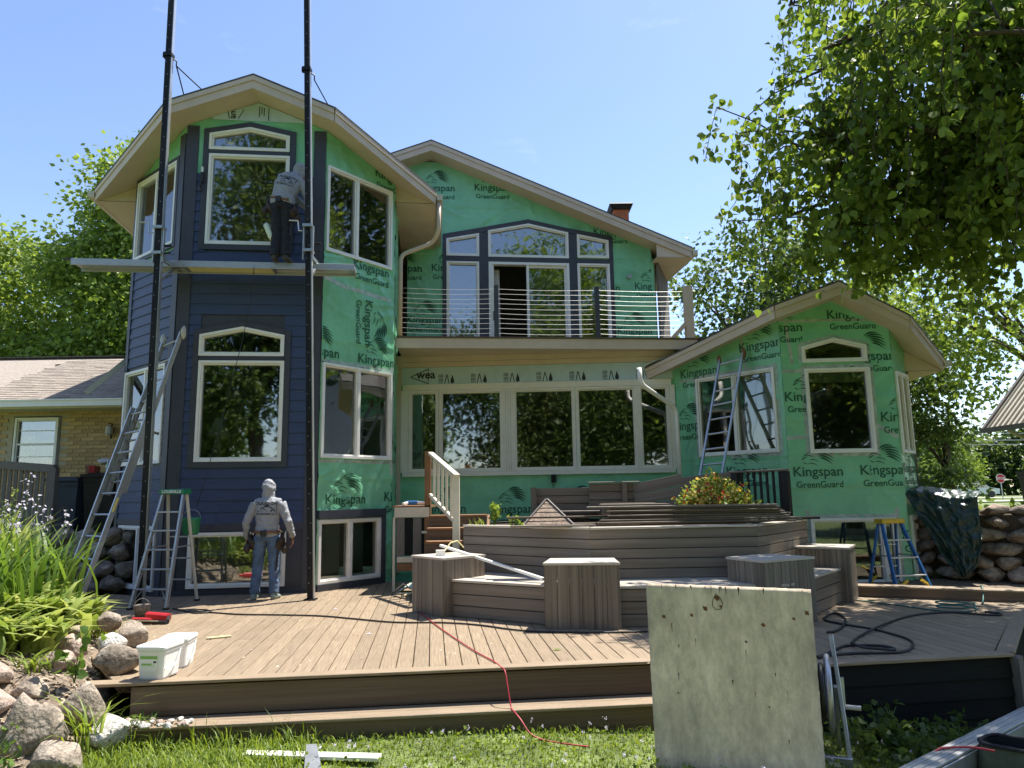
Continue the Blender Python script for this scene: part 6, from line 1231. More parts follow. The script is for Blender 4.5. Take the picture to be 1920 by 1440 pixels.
for sx in (-1, 1):
    for ff in (.4, -.3): mb = MB(); b0 = q0+u_*sx*.28+f_*ff+Vector((0, 0, .02)); mb.tube([b0, b0-u_*sx*.07+Vector((0, 0, .12)), b0-u_*sx*.16+Vector((0, 0, .18))], .022, 6); mb.build('corner_brace', M['yellow'], t)

# ------------------------------------------------------------------ people
def loft(pts, rad, ref=(1, 0, 0), n=14):
    pts = [Vector(p) for p in pts]; N = len(pts); V_, F_ = [], []; ref = Vector(ref)
    for i, p in enumerate(pts):
        d = (pts[min(i+1, N-1)]-pts[max(i-1, 0)]).normalized(); a = (ref-d*ref.dot(d)); a = a.normalized() if a.length > .05 else d.orthogonal().normalized(); b = d.cross(a); rx, ry = rad[i] if isinstance(rad[i], tuple) else (rad[i], rad[i])
        for k in range(n): t = 2*math.pi*k/n; V_.append(p+a*math.cos(t)*rx+b*math.sin(t)*ry)
    for i in range(N-1):
        for k in range(n): m = (k+1) % n; F_.append((i*n+k, i*n+m, (i+1)*n+m, (i+1)*n+k))
    F_.append(tuple(range(n-1, -1, -1))); F_.append(tuple((N-1)*n+k for k in range(n))); return V_, F_
def ball(c, r, rot=None):
    bm = bmesh.new(); bmesh.ops.create_uvsphere(bm, u_segments=16, v_segments=10, radius=1); V_ = [Vector(c)+((rot @ Vector((v.co.x*r[0], v.co.y*r[1], v.co.z*r[2]))) if rot else Vector((v.co.x*r[0], v.co.y*r[1], v.co.z*r[2]))) for v in bm.verts]; F_ = [tuple(v.index for v in f.verts) for f in bm.faces]; bm.free(); return V_, F_
def fuse(name, lofts, vox, mtx, m, parent, fold=0., fs=9., smooth_it=3):
    V_, F_ = [], []
    for v, f in lofts: b = len(V_); V_ += v; F_ += [tuple(b+k for k in q) for q in f]
    me = bpy.data.meshes.new('tmp'); me.from_pydata(V_, [], F_); o = bpy.data.objects.new('tmp', me); md = o.modifiers.new('r', 'REMESH'); md.mode = 'VOXEL'; md.voxel_size = vox; sm = o.modifiers.new('s', 'SMOOTH'); sm.iterations = smooth_it; sm.factor = .5
    out = eval_mesh(o); bpy.data.meshes.remove(me); out.name = name
    if fold:
        n_ = len(out.vertices); co = np.empty(n_*3, np.float32); nn_ = np.empty(n_*3, np.float32); out.vertices.foreach_get('co', co); out.vertex_normals.foreach_get('vector', nn_); co = co.reshape(-1, 3); nn_ = nn_.reshape(-1, 3); am = np.empty(n_, np.float32)
        for i_, p in enumerate(co.tolist()): am[i_] = (1-abs(mnoise.noise(Vector((p[0]*fs*.8, p[1]*fs, p[2]*fs*1.5))))*2)*.8+.5*mnoise.noise(Vector((p[0]*fs*2.3, p[1]*fs*2.3, p[2]*fs*2.3)))
        out.vertices.foreach_set('co', (co+nn_*(am*fold)[:, None]).ravel())
    out.transform(mtx); out.update(); out.materials.clear(); return link(name, out, parent, M[m], True)
def hand_lofts(wr, d, side, palm_n):
    """wr wrist, d finger direction, side thumb direction"""
    d = Vector(d).normalized(); side = Vector(side).normalized(); pn = Vector(palm_n).normalized(); L = []
    L.append(loft([wr-d*.02, wr+d*.03, wr+d*.07, wr+d*.10], [(.028, .02), (.036, .018), (.042, .016), (.038, .013)], side))
    for k, (o_, ln_) in enumerate(((.033, .072), (.011, .082), (-.012, .076), (-.035, .058))):
        b = wr+d*.088+side*o_; L.append(loft([b, b+d*ln_*.45+pn*.012+side*o_*.12, b+d*ln_*.8+pn*.034+side*o_*.2, b+d*ln_*.95+pn*.052+side*o_*.2], [.0105, .0098, .0088, .007], side, 8))
    b = wr+d*.025+side*.032; L.append(loft([b, b+d*.035+side*.028+pn*.008, b+d*.065+side*.034+pn*.02], [.014, .0115, .008], side, 8)); return L
def person(label, loc, rz, J, pants, shoe, bulk=1., logo=True):
    t = thing('person', loc, label, 'person', 'hooded workers'); mtx = Matrix.Translation(loc) @ Matrix.Rotation(rz, 4, 'Z'); g = {k: Vector(v) for k, v in J.items()}
    tors = [g['pelvis']+Vector((0, 0, -.05)), g['pelvis'], g['waist'], g['chest'], g['upper'], g['neck']]; B = []; lat = (g['shR']-g['shL']).normalized()
    B.append(loft(tors+[g['head']], [(.15, .10), (.155, .105), (.135, .095), (.15, .11), (.12, .085), (.058, .058), (.055, .06)], lat)); hd = g['head']; fwd = g['face'].normalized()
    B.append(ball(hd+Vector((0, 0, .03)), (.076, .092, .115))); B.append(ball(hd+fwd*.095+Vector((0, 0, .02)), (.014, .02, .022))); B.append(ball(hd+fwd*.06+Vector((0, 0, -.06)), (.045, .035, .03)))
    for s_ in ('L', 'R'):
        B.append(loft([g['hip'+s_], g['knee'+s_], g['ank'+s_]], [.078, .052, .038])); B.append(loft([g['sh'+s_], g['elb'+s_], g['wr'+s_]], [.05, .038, .026])); sg = -1 if s_ == 'L' else 1
        B += hand_lofts(g['wr'+s_], g['hd'+s_], g.get('th'+s_, Vector((0, 1, 0))), g.get('pn'+s_, Vector((-sg, 0, 0)))); B.append(loft([g['ank'+s_]+Vector((0, -.03, -.03)), g['ank'+s_]+Vector((0, .1, -.06))], [.035, .03]))
    fuse('body', B, .0068, mtx, 'skin', t, smooth_it=1)
    S = [loft([g['pelvis']+Vector((0, 0, -.02)), g['pelvis']+Vector((0, 0, .05)), g['waist'], g['chest'], g['upper'], g['neck']+Vector((0, 0, -.01)), g['neck']+Vector((0, 0, .03))], [(a*bulk, b*bulk) for a, b in ((.176, .126), (.178, .128), (.166, .122), (.188, .136), (.172, .112), (.082, .078), (.07, .07))], lat), ball(hd-fwd*.022+Vector((0, 0, .035)), (.098, .105, .132)), loft([g['neck']+Vector((0, 0, -.03)), hd-fwd*.035], [(.09, .085), (.085, .088)], lat)]
    S.append(loft([g['shL'], g['upper'], g['shR']], [.068, .085, .068], (0, 1, 0)))
    for s_ in ('L', 'R'): S.append(loft([g['sh'+s_], g['sh'+s_].lerp(g['elb'+s_], .4), g['elb'+s_], g['elb'+s_].lerp(g['wr'+s_], .6), g['wr'+s_]+(g['wr'+s_]-g['elb'+s_])*.02], [.074*bulk, .064*bulk, .054*bulk, .047*bulk, .038]))
    sh = fuse('shirt', S, .010, mtx, 'shirt', t, .013, 10, 2)
    Pn = [loft([g['pelvis']+Vector((0, 0, .06)), g['pelvis'], g['pelvis']+Vector((0, 0, -.09))], [(a*bulk, b*bulk) for a, b in ((.160, .112), (.172, .125), (.165, .12))], lat)]
    for s_ in ('L', 'R'): Pn.append(loft([g['hip'+s_]+Vector((0, 0, .02)), g['hip'+s_].lerp(g['knee'+s_], .35), g['knee'+s_], g['knee'+s_].lerp(g['ank'+s_], .4), g['ank'+s_]+Vector((0, 0, -.0))], [.098*bulk, .092*bulk, .074*bulk, .074*bulk, .068*bulk]))
    fuse('trousers', Pn, .011, mtx, pants, t, .011, 9, 2)
    for s_, dx in (('L', -.02), ('R', .03)):
        a = g['ank'+s_]; fuse('shoe', [loft([a+Vector((0, -.075, -.05)), a+Vector((0, -.04, -.045)), a+Vector((dx*.4, .04, -.05)), a+Vector((dx, .13, -.062)), a+Vector((dx, .18, -.068))], [(.036, .04), (.044, .048), (.046, .045), (.046, .034), (.032, .022)]), loft([a+Vector((0, -.01, -.05)), a+Vector((0, -.01, .04))], [.048, .046])], .009, mtx, shoe, t)
    p = g['pelvis']+Vector((0, 0, .045)); mb = MB(); ring = [mtx @ (p+lat*.19*math.cos(a)+Vector((0, .145*math.sin(a), 0))) for a in np.linspace(0, 2*math.pi, 24, endpoint=False)]; mb.tube(ring, .022, 6, close=True); mb.build('tool_belt', M['belt'], t)
    mb = MB(); mb.box(mtx @ (p+Vector((-.01, -.165, -.02))), (.085, .03, .09), rz); mb.build('belt_clip', M['blackrub'], t)
    for sg in (-1, 1):
        c = p+lat*sg*.205+Vector((0, .0, -.17)); me = rock_mesh('pouch', 400+sg, 'leather', 3, .22); me.transform(mtx @ Matrix.Translation(c) @ Matrix.Rotation(.25*sg, 4, 'Y') @ Matrix.Diagonal((.07, .105, .155, 1))); po = link('tool_pouch', me, t); 
        me = rock_mesh('pouch', 410+sg, 'leather', 3, .22); me.transform(mtx @ Matrix.Translation(c+lat*sg*.075+Vector((0, -.03, -.08))) @ Matrix.Diagonal((.055, .08, .09, 1))); link('small_pouch', me, po)
        mb = MB(); 
        for k in range(3): b = mtx @ (c+lat*sg*(.0+.03*k)+Vector((0, .05-.05*k, .10))); mb.tube([b, b+Vector((.01*k, 0, .06+.02*k))], .011, 6)
        mb.build('tool_handles', M['blackrub'], po)
    b = mtx @ (p+lat*.2+Vector((0, -.06, -.28))); mb = MB(); mb.tube([b, b+Vector((-.03, 0, -.30))], [.012, .015], 6); mb.build('hammer_handle', M['blackrub'], t)
    if logo:
        bv = BVHTree.FromPolygons([v.co.copy() for v in sh.data.vertices], [tuple(q.vertices) for q in sh.data.polygons]); bk = (Matrix.Rotation(rz, 3, 'Z') @ Vector((0, 1, 0))); upv = (g['upper']-g['waist']).normalized(); cc = (g['chest']+g['upper'])/2; sx = (Matrix.Rotation(rz, 3, 'Z') @ lat); su = Matrix.Rotation(rz, 3, 'Z') @ upv; c0_ = mtx @ cc
        items = [(text2d('DURATION', .062, .0016), (-.155, .035)), (text2d('EXTERIORS LLC', .040, .001), (-.135, -.115))]; tri = [stroke([(-.13, -.07), (-.055, -.005), (.02, -.06)], [.014, .016, .014]), stroke([(-.05, -.01), (.03, .045), (.12, -.045), (.14, -.065)], [.012, .02, .016, .01]), stroke([(-.015, .012), (.03, .03), (.06, .0)], [.03, .045, .02]), stroke([(-.14, -.078), (.145, -.078)], [.005, .005]), stroke([(-.155, -.125), (.155, -.125)], [.005, .005]), stroke([(-.165, .085), (.05, .09)], [.005, .005]), stroke([(-.14, -.078), (-.155, -.125)], [.005, .005]), stroke([(.16, -.12), (.15, .08)], [.005, .005]), stroke([(-.07, -.07), (-.07, -.045), (-.045, -.045), (-.045, -.07)], [.006, .006, .006, .006]), stroke([(.085, -.065), (.085, -.04)], [.022, .022])]
        V_, F_ = [], []
        for (tv, tf), (dx, dy) in items+[(q, (0, 0)) for q in tri]:
            b = len(V_); V_ += [(x+dx, y+dy) for x, y in tv]; F_ += [tuple(b+k for k in q) for q in tf]
        co = []
        for x, y in V_:
            org = c0_+sx*x*1.0+su*y*1.0-bk*.6; h = bv.ray_cast(org, bk); co.append((h[0]-bk*.004) if h[0] is not None else (org+bk*.47))
        mb = MB(); mb.add(co, F_); mb.build('shirt_print', M['ink'], t)
    return t
J1 = dict(pelvis=(0, 0, .96), waist=(0, .0, 1.12), chest=(0, .01, 1.30), upper=(0, .0, 1.45), neck=(0, .015, 1.535), head=(.0, .035, 1.64), face=(0, 1, .12), hipL=(-.095, 0, .92), hipR=(.095, 0, .92), kneeL=(-.125, .03, .50), kneeR=(.115, .03, .50), ankL=(-.15, -.02, .09), ankR=(.14, -.01, .09),
          shL=(-.195, 0, 1.43), shR=(.195, 0, 1.43), elbL=(-.315, -.03, 1.14), elbR=(.325, -.03, 1.15), wrL=(-.315, .06, .905), wrR=(.375, .06, .91), hdL=(.12, .1, -1), hdR=(-.02, .1, -1), thL=(.3, 1, 0), thR=(-.3, 1, 0), pnL=(1, .3, 0), pnR=(-1, .3, 0))
person('worker in grey hooded shirt and blue jeans standing on the deck, seen from behind', (-3.80, 11.12, 0), .05, J1, 'jeans', 'shoe')
J2 = dict(pelvis=(0, 0, .99), waist=(.01, .03, 1.15), chest=(.04, .08, 1.33), upper=(.085, .13, 1.48), neck=(.145, .19, 1.56), head=(.205, .24, 1.635), face=(.6, .8, -.5), hipL=(-.085, 0, .93), hipR=(.085, 0, .93), kneeL=(-.085, .03, .50), kneeR=(.085, .04, .50), ankL=(-.085, -.02, .09), ankR=(.09, .0, .09),
          shL=(-.12, .10, 1.50), shR=(.27, .13, 1.40), elbL=(.06, .34, 1.25), elbR=(.40, .12, 1.10), wrL=(.30, .33, 1.05), wrR=(.45, .02, .85), hdL=(.6, -.3, -.5), hdR=(.12, -.2, -1), thL=(0, .3, 1), thR=(-.2, 1, 0), pnL=(0, -1, 0), pnR=(-1, 0, 0))
w2 = person('worker in grey hooded shirt and dark trousers bending over on the plank', (-3.78, 11.22, 5.365), -.05, J2, 'dkpants', 'shoed', 1.14)
o = MB(); q = Vector((-4.05, 11.22, 6.0)); o.tube([q, q+Vector((.02, 0, -.02)), q+Vector((.10, 0, -.22)), q+Vector((.12, 0, -.28))], [.045, .05, .045, .02], 10); ob = o.build('water_bottle', M['label_p'], None, True); tag(ob, 'clear water bottle at the hip of the worker on the plank', 'bottle')
# dark rope from the plank down to the deck
mb = MB(); mb.tube([(-4.20, 11.2, 5.28), (-4.27, 11.25, 4.6), (-4.38, 11.3, 4.05), (-4.62, 11.35, 3.0), (-4.85, 11.35, 2.0), (-4.98, 11.3, 1.4)], .006, 5); o = mb.build('hanging_rope', M['blackrub'], None, True); tag(o, 'thin dark rope hanging from the plank across the lower tower window', 'rope')
kn = thing('hanging_tool', (-5.22, 11.55, 7.0), 'small black tool hanging at the top of the siding beside the upper window', 'tool'); mb = MB(); mb.beam((-5.30, 11.56, 6.92), (-5.30, 11.56, 7.1), .06, .05, ch=.01); mb.build('body', M['blackrub'], kn); mb = MB(); mb.beam((-5.30, 11.56, 7.1), (-5.30, 11.56, 7.2), .04, .03); mb.build('tip', M['signw'], kn); mb = MB(); mb.tube([(-5.31, 11.55, 6.92), (-5.33, 11.53, 6.82), (-5.29, 11.53, 6.76)], .022, 8); mb.build('grip', M['blackrub'], kn)
# table lamp inside the lower tower window
lp = thing('table_lamp', W['BC'].P(.64, 2.12, -.45), 'white table lamp seen through the lower tower window', 'lamp'); q = W['BC'].P(.64, 0, -.45)
mb = MB(); mb.tube([q+Vector((0, 0, z)) for z in (2.08, 2.1, 2.15, 2.3, 2.42, 2.5, 2.6)], [.07, .07, .04, .075, .08, .03, .012], 14); mb.build('base', M['curtain'], lp, True); mb = MB(); mb.tube([q+Vector((0, 0, z)) for z in (2.58, 2.64, 2.74, 2.88)], [.20, .17, .12, .075], 16, False); mb.build('shade', M['signw'], lp, True)
mb = MB(); mb.box(q+Vector((.1, 0, 1.72)), (.8, .5, .72)); o = mb.build('side_table', M['lumber']); tag(o, 'dark side table under the lamp inside the tower window', 'table')

# ------------------------------------------------------------------ things on and around the deck
pw = thing('plywood_sheet', (1.6, 5.45, -.47), 'large weathered plywood sheet leaning upright in front of the deck', 'plywood')
BLp, BRp, TRp, TLp = Vector((1.0, 5.50, -.50)), Vector((2.165, 5.36, -.56)), Vector((2.255, 5.60, .755)), Vector((1.025, 5.74, .805)); nq = (BRp-BLp).cross(TLp-BLp).normalized(); nx, nz_ = 40, 40; V_ = []; F_ = []
for j in range(nz_+1):
    for i in range(nx+1):
        s_, t_ = i/nx, j/nz_; p = BLp.lerp(BRp, s_).lerp(TLp.lerp(TRp, s_), t_); e = .004*mnoise.noise(Vector((s_*30, t_*30, 1)))*(1 if min(s_, t_, 1-s_, 1-t_) < .02 else 0); V_.append(p+nq*(.003*math.sin(s_*3))+Vector((e, 0, e)))
b = len(V_); V_ += [v-nq*.014 for v in V_]; W1 = nx+1
for j in range(nz_):
    for i in range(nx): k = j*W1+i; F_ += [(k, k+1, k+W1+1, k+W1), (b+k, b+k+W1, b+k+W1+1, b+k+1)]
for i in range(nx): F_ += [(i, b+i, b+i+1, i+1), (nz_*W1+i, nz_*W1+i+1, b+nz_*W1+i+1, b+nz_*W1+i)]
for j in range(nz_): F_ += [(j*W1, (j+1)*W1, b+(j+1)*W1, b+j*W1), (j*W1+nx, b+j*W1+nx, b+(j+1)*W1+nx, (j+1)*W1+nx)]
link('sheet', np_mesh('sheet', np.array(V_), np.array(F_), M['ply']), pw)
for s_, t_, rd in ((.10, .815, .012), (.355, .87, .016), (.45, .885, .009), (.27, .83, .011), (.70, .795, .013), (.885, .835, .010), (.965, .87, .015), (.16, .41, .006), (.59, .70, .009), (.70, .37, .006), (.43, .93, .018)):
    p = BLp.lerp(BRp, s_).lerp(TLp.lerp(TRp, s_), t_)+nq*.0045; a, b2 = nq.orthogonal().normalized(), nq.cross(nq.orthogonal()).normalized(); mb = MB(); mb.add([p+(a*math.cos(k*.785)+b2*math.sin(k*.785)*1.3)*rd*(1+.3*math.sin(k*3+s_*9)) for k in range(8)], [tuple(range(8))]); mb.build('screw_stain', M['rust'], pw)
def on_sheet(s_, t_): return BLp.lerp(BRp, s_).lerp(TLp.lerp(TRp, s_), t_)+nq*.0045
for k in range(26):          # torn face veneer along the top edge and a few splits
    s_ = .02+.96*random.random(); L_ = random.uniform(.015, .06); wd = random.uniform(.003, .009); t1_ = .995 if k < 16 else random.uniform(.2, .8)
    mb = MB(); mb.add([on_sheet(s_, t1_), on_sheet(s_+wd, t1_), on_sheet(s_+wd*.6, t1_-L_)], [(0, 1, 2)]); mb.build('veneer_split', M['lumber' if k % 2 else 'skirt'], pw)
mb = MB(); mb.ring(type('S', (), {'P': staticmethod(lambda u, z, n: on_sheet(u, z)+nq*n)}), [(.40, .885), (.42, .865), (.455, .87), (.468, .90), (.45, .935), (.425, .955), (.405, .92)], inset([(.40, .885), (.42, .865), (.455, .87), (.468, .90), (.45, .935), (.425, .955), (.405, .92)], .003), -.001, .0006); mb.build('patch_outline', M['skirt'], pw)
# hose reel behind the sheet
hr = thing('hose_reel', (2.45, 5.9, -.55), 'grey plastic hose reel cart half hidden behind the plywood sheet', 'hose reel'); ax = Vector((.93, -.36, 0)).normalized(); c = Vector((2.47, 5.93, -.08)); fw_ = Vector((-ax.y, ax.x, 0))
for k, off in enumerate((.0, -.28)):
    mb = MB(); mb.tube([c+ax*off+(fw_*math.cos(a)+Vector((0, 0, 1))*math.sin(a))*.27 for a in np.linspace(0, 2*math.pi, 32, endpoint=False)], .022, 8, close=True); wh = mb.build('reel_disc', M['galv'], hr, True)
    for a in (.3, 1.9, 3.5, 5.1): mb = MB(); mb.beam(c+ax*off, c+ax*off+(fw_*math.cos(a)+Vector((0, 0, 1))*math.sin(a))*.26, .035, .02); mb.build('spoke', M['galv'], wh)
for k in range(5): mb = MB(); mb.tube([c+ax*(-.05-.045*k)+(fw_*math.cos(a)+Vector((0, 0, 1))*math.sin(a))*(.20+.012*(k % 2)) for a in np.linspace(0, 2*math.pi, 28, endpoint=False)], .018, 7, close=True); mb.build('hose_turn', M['blackrub'], hr, True)
for off in (.05, -.33):
    brd('frame_leg', c+ax*off+Vector((.0, 0, .42))+fw_*.10, c+ax*(off+.06)+Vector((0, 0, -.50))-fw_*.22, .05, .03, 'galv', hr, ax); brd('frame_leg', c+ax*off+Vector((0, 0, .05)), c+ax*(off)+Vector((0, 0, -.50))+fw_*.2, .04, .03, 'galv', hr, ax)
brd('base_plate', c+ax*.12+Vector((0, 0, -.47))-fw_*.21, c-ax*.36+Vector((0, 0, -.47))-fw_*.21, .05, .13, 'galv', hr); mb = MB(); mb.beam(c+ax*.06+Vector((0, 0, -.47))-fw_*.238, c-ax*.1+Vector((0, 0, -.47))-fw_*.238, .004, .06); mb.build('base_label', M['label_p'], hr)
brd('crank_arm', c+ax*.09+Vector((0, 0, .12)), c+ax*.09+Vector((0, 0, -.10)), .045, .03, 'galv', hr, fw_); mb = MB(); mb.tube([c+ax*.09+Vector((0, 0, -.10)), c+ax*.22+Vector((0, 0, -.10))], .019, 8); mb.build('crank_knob', M['curtain'], hr)
# aluminium plank and tool bag at the lower right
ap = thing('aluminium_plank', (3.3, 5.5, -.6), 'aluminium plank lying across the grass at the lower right corner', 'plank'); a, b = Vector((2.45, 4.86, -.345)), Vector((4.35, 6.27, -.345)); dd = (b-a).normalized(); nn = Vector((dd.y, -dd.x, 0))
for k in range(3): brd('top_channel', a-nn*(.052*k)+Vector((0, 0, .0)), b-nn*(.052*k), .046, .02, 'alu', ap)
brd('side_web', a+nn*.03+Vector((0, 0, -.11)), b+nn*.03+Vector((0, 0, -.11)), .012, .20, 'galv', ap); brd('side_web', a-nn*.135+Vector((0, 0, -.11)), b-nn*.135+Vector((0, 0, -.11)), .012, .20, 'galv', ap)
bg = thing('tool_bag', (3.55, 5.30, -.6), 'open dark camouflage tool bag at the lower right corner', 'bag'); 
bmx = Matrix.Translation((3.56, 5.34, -.60)) @ Matrix.Rotation(-.75, 4, 'Z')
def rrect(w_, l_, z, r=.07, sag=0.):
    out = []
    for sx, sy, a0 in ((1, 1, 0), (-1, 1, 90), (-1, -1, 180), (1, -1, 270)):
        for k in range(5): a = R(a0+22.5*k); x, y = sx*(w_/2-r)+r*math.cos(a), sy*(l_/2-r)+r*math.sin(a); out.append(bmx @ Vector((x, y, z+sag*math.cos(x*9)*(1 if y > 0 else -.4))))
    return out
def bag_shell(levels, nm, m, sm=True):
    mb = MB(); rings = [rrect(*a) for a in levels]; n = len(rings[0]); mb.add([p for q_ in rings for p in q_], [(i_*n+k, i_*n+(k+1) % n, (i_+1)*n+(k+1) % n, (i_+1)*n+k) for i_ in range(len(rings)-1) for k in range(n)]+[tuple(range(n))]); return mb.build(nm, M[m], bg, sm, False)
bag_shell([(.50, .30, 0), (.54, .33, .02), (.55, .35, .16), (.50, .30, .27, .07, .02), (.49, .29, .30, .07, .03)], 'bag_body', 'bagc'); bag_shell([(.45, .26, .05), (.46, .27, .2), (.47, .275, .295, .07, .03)], 'bag_lining', 'bagk')
mb = MB(); mb.tube(rrect(.50, .30, .305, .07, .03), .014, 7, close=True); mb.build('bag_rim', M['bagk'], bg, True)
mb = MB(); mb.beam(bmx @ Vector((-.27, -.02, .02)), bmx @ Vector((-.255, -.02, .29)), .05, .012, bmx.to_3x3() @ Vector((-1, 0, 0))); mb.build('bag_strap', M['bagk'], bg)
mb = MB(); mb.beam(bmx @ Vector((-.10, -.185, .05)), bmx @ Vector((.16, -.185, .05)), .012, .16); mb.build('bag_pocket', M['bagk'], bg)
# white pails
def tub(label, c, rz, h=.27, w=.25, l=.30, lid=True):
    t = thing('white_pail', c, label, 'pail', 'white pails on the deck corner'); mx = Matrix.Translation(c) @ Matrix.Rotation(rz, 4, 'Z')
    def rr(w_, l_, z, r=.04): 
        out = []
        for sx, sy, a0 in ((1, 1, 0), (-1, 1, 90), (-1, -1, 180), (1, -1, 270)):
            for k in range(5): a = R(a0+22.5*k); out.append(mx @ Vector((sx*(w_/2-r)+r*math.cos(a), sy*(l_/2-r)+r*math.sin(a), z)))
        return out
    def shell(levels, nm, m, capt=True):
        mb = MB(); rings = [rr(a, b, z) for a, b, z in levels]; n = len(rings[0]); V2 = [p for q in rings for p in q]; F2 = [(i*n+k, i*n+(k+1) % n, (i+1)*n+(k+1) % n, (i+1)*n+k) for i in range(len(rings)-1) for k in range(n)]+[tuple(range(n-1, -1, -1))]+([tuple((len(rings)-1)*n+k for k in range(n))] if capt else []); mb.add(V2, F2); return mb.build(nm, M[m], t, False)
    shell([(w*.86, l*.88, 0), (w*.88, l*.9, .01), (w*.97, l*.97, h*.80), (w*1.03, l*1.03, h*.81), (w*1.03, l*1.03, h*.84), (w*.98, l*.98, h*.85), (w*1.0, l, h*.93)], 'body', 'plastic_w')
    if lid: shell([(w*1.07, l*1.06, h*.90), (w*1.09, l*1.08, h*.91), (w*1.09, l*1.08, h*.975), (w*1.06, l*1.05, h)], 'lid', 'plastic_w'); shell([(w*.85, l*.85, h*.999), (w*.83, l*.83, h*1.012)], 'lid_panel', 'plastic_w')
    fz = lambda z: -(l*(.90+.07*z/(h*.8)))/2-.002
    def lab(x0, x1, z0, z1, m, e=0.): mb = MB(); mb.add([mx @ Vector((x0, fz(z0)-e, z0)), mx @ Vector((x1, fz(z0)-e, z0)), mx @ Vector((x1, fz(z1)-e, z1)), mx @ Vector((x0, fz(z1)-e, z1))], [(0, 1, 2, 3)]); mb.build('label_print', M[m], t)
    lab(-.085, .07, .06, .18, 'plastic_w', .0005); lab(-.085, .07, .165, .19, 'label_g', .001); lab(-.075, .05, .10, .135, 'label_p', .001); lab(-.075, .02, .115, .128, 'label_g', .0015); lab(.035, .06, .135, .15, 'ink', .0015)
    mb = MB(); mb.tube([mx @ Vector((w/2*1.0, l*.35, h*.78)), mx @ Vector((w/2+.012, l*.1, h*.40)), mx @ Vector((w/2+.015, -l*.25, h*.25)), mx @ Vector((w/2+.0, -l*.40, h*.30))], .006, 6); mb.build('handle', M['plastic_w'], t); return t
tub('white square pail with green label on the deck corner, nearest of the two', (-3.08, 6.42, .013), -.12); tub('white pail standing behind the nearest one on the deck corner', (-3.13, 6.86, .001), .12, .26)
gbk = thing('small_bucket', (-4.96, 9.72, 0), 'small grey mortar bucket with wire handle beside the pole foot', 'bucket'); c = Vector((-4.92, 9.68, 0)); mb = MB(); mb.tube([c, c+Vector((0, 0, .02)), c+Vector((0, 0, .14)), c+Vector((0, 0, .15))], [.07, .08, .105, .10], 14); mb.build('body', M['rock'], gbk, True); mb = MB(); mb.tube([c+Vector((.1*math.cos(a), 0, .14+.09*math.sin(a))) for a in np.linspace(0, math.pi, 9)], .005, 5); mb.build('handle', M['galv'], gbk)
ng = thing('nail_gun', (-4.5, 9.15, 0), 'red and black nail gun lying on the deck by the boulders', 'nail gun'); mb = MB(); mb.beam((-4.68, 9.36, .06), (-4.36, 9.26, .05), .085, .09, ch=.02); mb.build('motor_body', M['red'], ng); mb = MB(); mb.beam((-4.78, 9.20, .04), (-4.52, 9.12, .04), .05, .05, ch=.012); mb.build('handle', M['red'], ng); mb = MB(); mb.beam((-4.72, 9.08, .025), (-4.28, 9.04, .025), .035, .04, ch=.008); mb.build('magazine', M['blackrub'], ng); mb = MB(); mb.beam((-4.65, 9.045, .05), (-4.38, 9.03, .045), .02, .012); mb.build('magazine_rail', M['steel'], ng); mb = MB(); mb.beam((-4.36, 9.26, .05), (-4.28, 9.06, .03), .04, .05, ch=.01); mb.build('nose', M['blackrub'], ng)
mb = MB(); mb.beam((-3.37, 8.07, .010), (-3.15, 8.18, .010), .06, .014); o = mb.build('wood_scrap', M['scrap']); tag(o, 'pale yellow wood scrap on the sunny deck boards', 'offcut')
for i, (x, y, s_, m, lb) in enumerate(((.40, 7.24, .05, 'leafY', 'fallen leaf on the deck near the planter'), (-2.45, 10.0, .04, 'petal', 'white paper flake on the deck near the right pole'), (-1.63, 8.2, .035, 'petal', 'white paper flake in the middle of the deck'))):
    mb = MB(); mb.add([(x-s_, y, .006), (x, y-s_*.5, .012), (x+s_, y, .008), (x, y+s_*.5, .016)], [(0, 1, 2, 3)]); o = mb.build('fallen_leaf' if i == 0 else 'paper_flake', M[m]); tag(o, lb, 'leaf' if i == 0 else 'paper')
# cords and hoses
def smooth_path(pts, k=6):
    P_ = [Vector(p) for p in pts]; out = []
    for i in range(len(P_)-1):
        a, b, c, d = P_[max(i-1, 0)], P_[i], P_[i+1], P_[min(i+2, len(P_)-1)]
        for j in range(k): t = j/k; out.append(.5*((2*b)+(c-a)*t+(2*a-5*b+4*c-d)*t*t+(3*b-a-3*c+d)*t**3))
    return out+[P_[-1]]
def cord(name, label, pts, r, m, z=.012, cat='cord'): mb = MB(); mb.tube(smooth_path([(p[0], p[1], p[2] if len(p) > 2 else z) for p in pts]), r, 7); o = mb.build(name, M[m], None, True); return tag(o, label, cat)
cord('air_hose', 'thin dark hose running across the tan deck from the tower to the planter', [(-4.78, 10.26), (-4.44, 9.96), (-4.25, 9.81), (-4.10, 9.90), (-4.25, 10.05, .02), (-4.40, 9.92, .03), (-4.09, 9.86), (-3.62, 9.66), (-3.10, 9.57), (-2.50, 9.43), (-2.04, 9.19), (-1.46, 8.88), (-.87, 8.80), (-.42, 8.60), (.08, 8.22), (.78, 8.05), (1.44, 8.06), (2.4, 8.1)], .010, 'blackrub', cat='hose')
cord('red_extension_lead', 'red extension lead running from the planter down over the steps', [(-1.42, 10.2), (-1.37, 9.9), (-1.19, 9.43), (-.96, 8.73), (-.67, 7.91), (-.40, 7.2), (-.21, 6.77), (-.14, 6.55), (-.10, 6.44, .0), (-.08, 6.38, -.10), (-.05, 6.30, -.255), (-.02, 6.18, -.262), (.03, 6.10, -.30), (.10, 6.03, -.38), (.20, 6.0, -.42), (.36, 5.92, -.425), (.55, 5.86, -.43)], .0065, 'redcord')
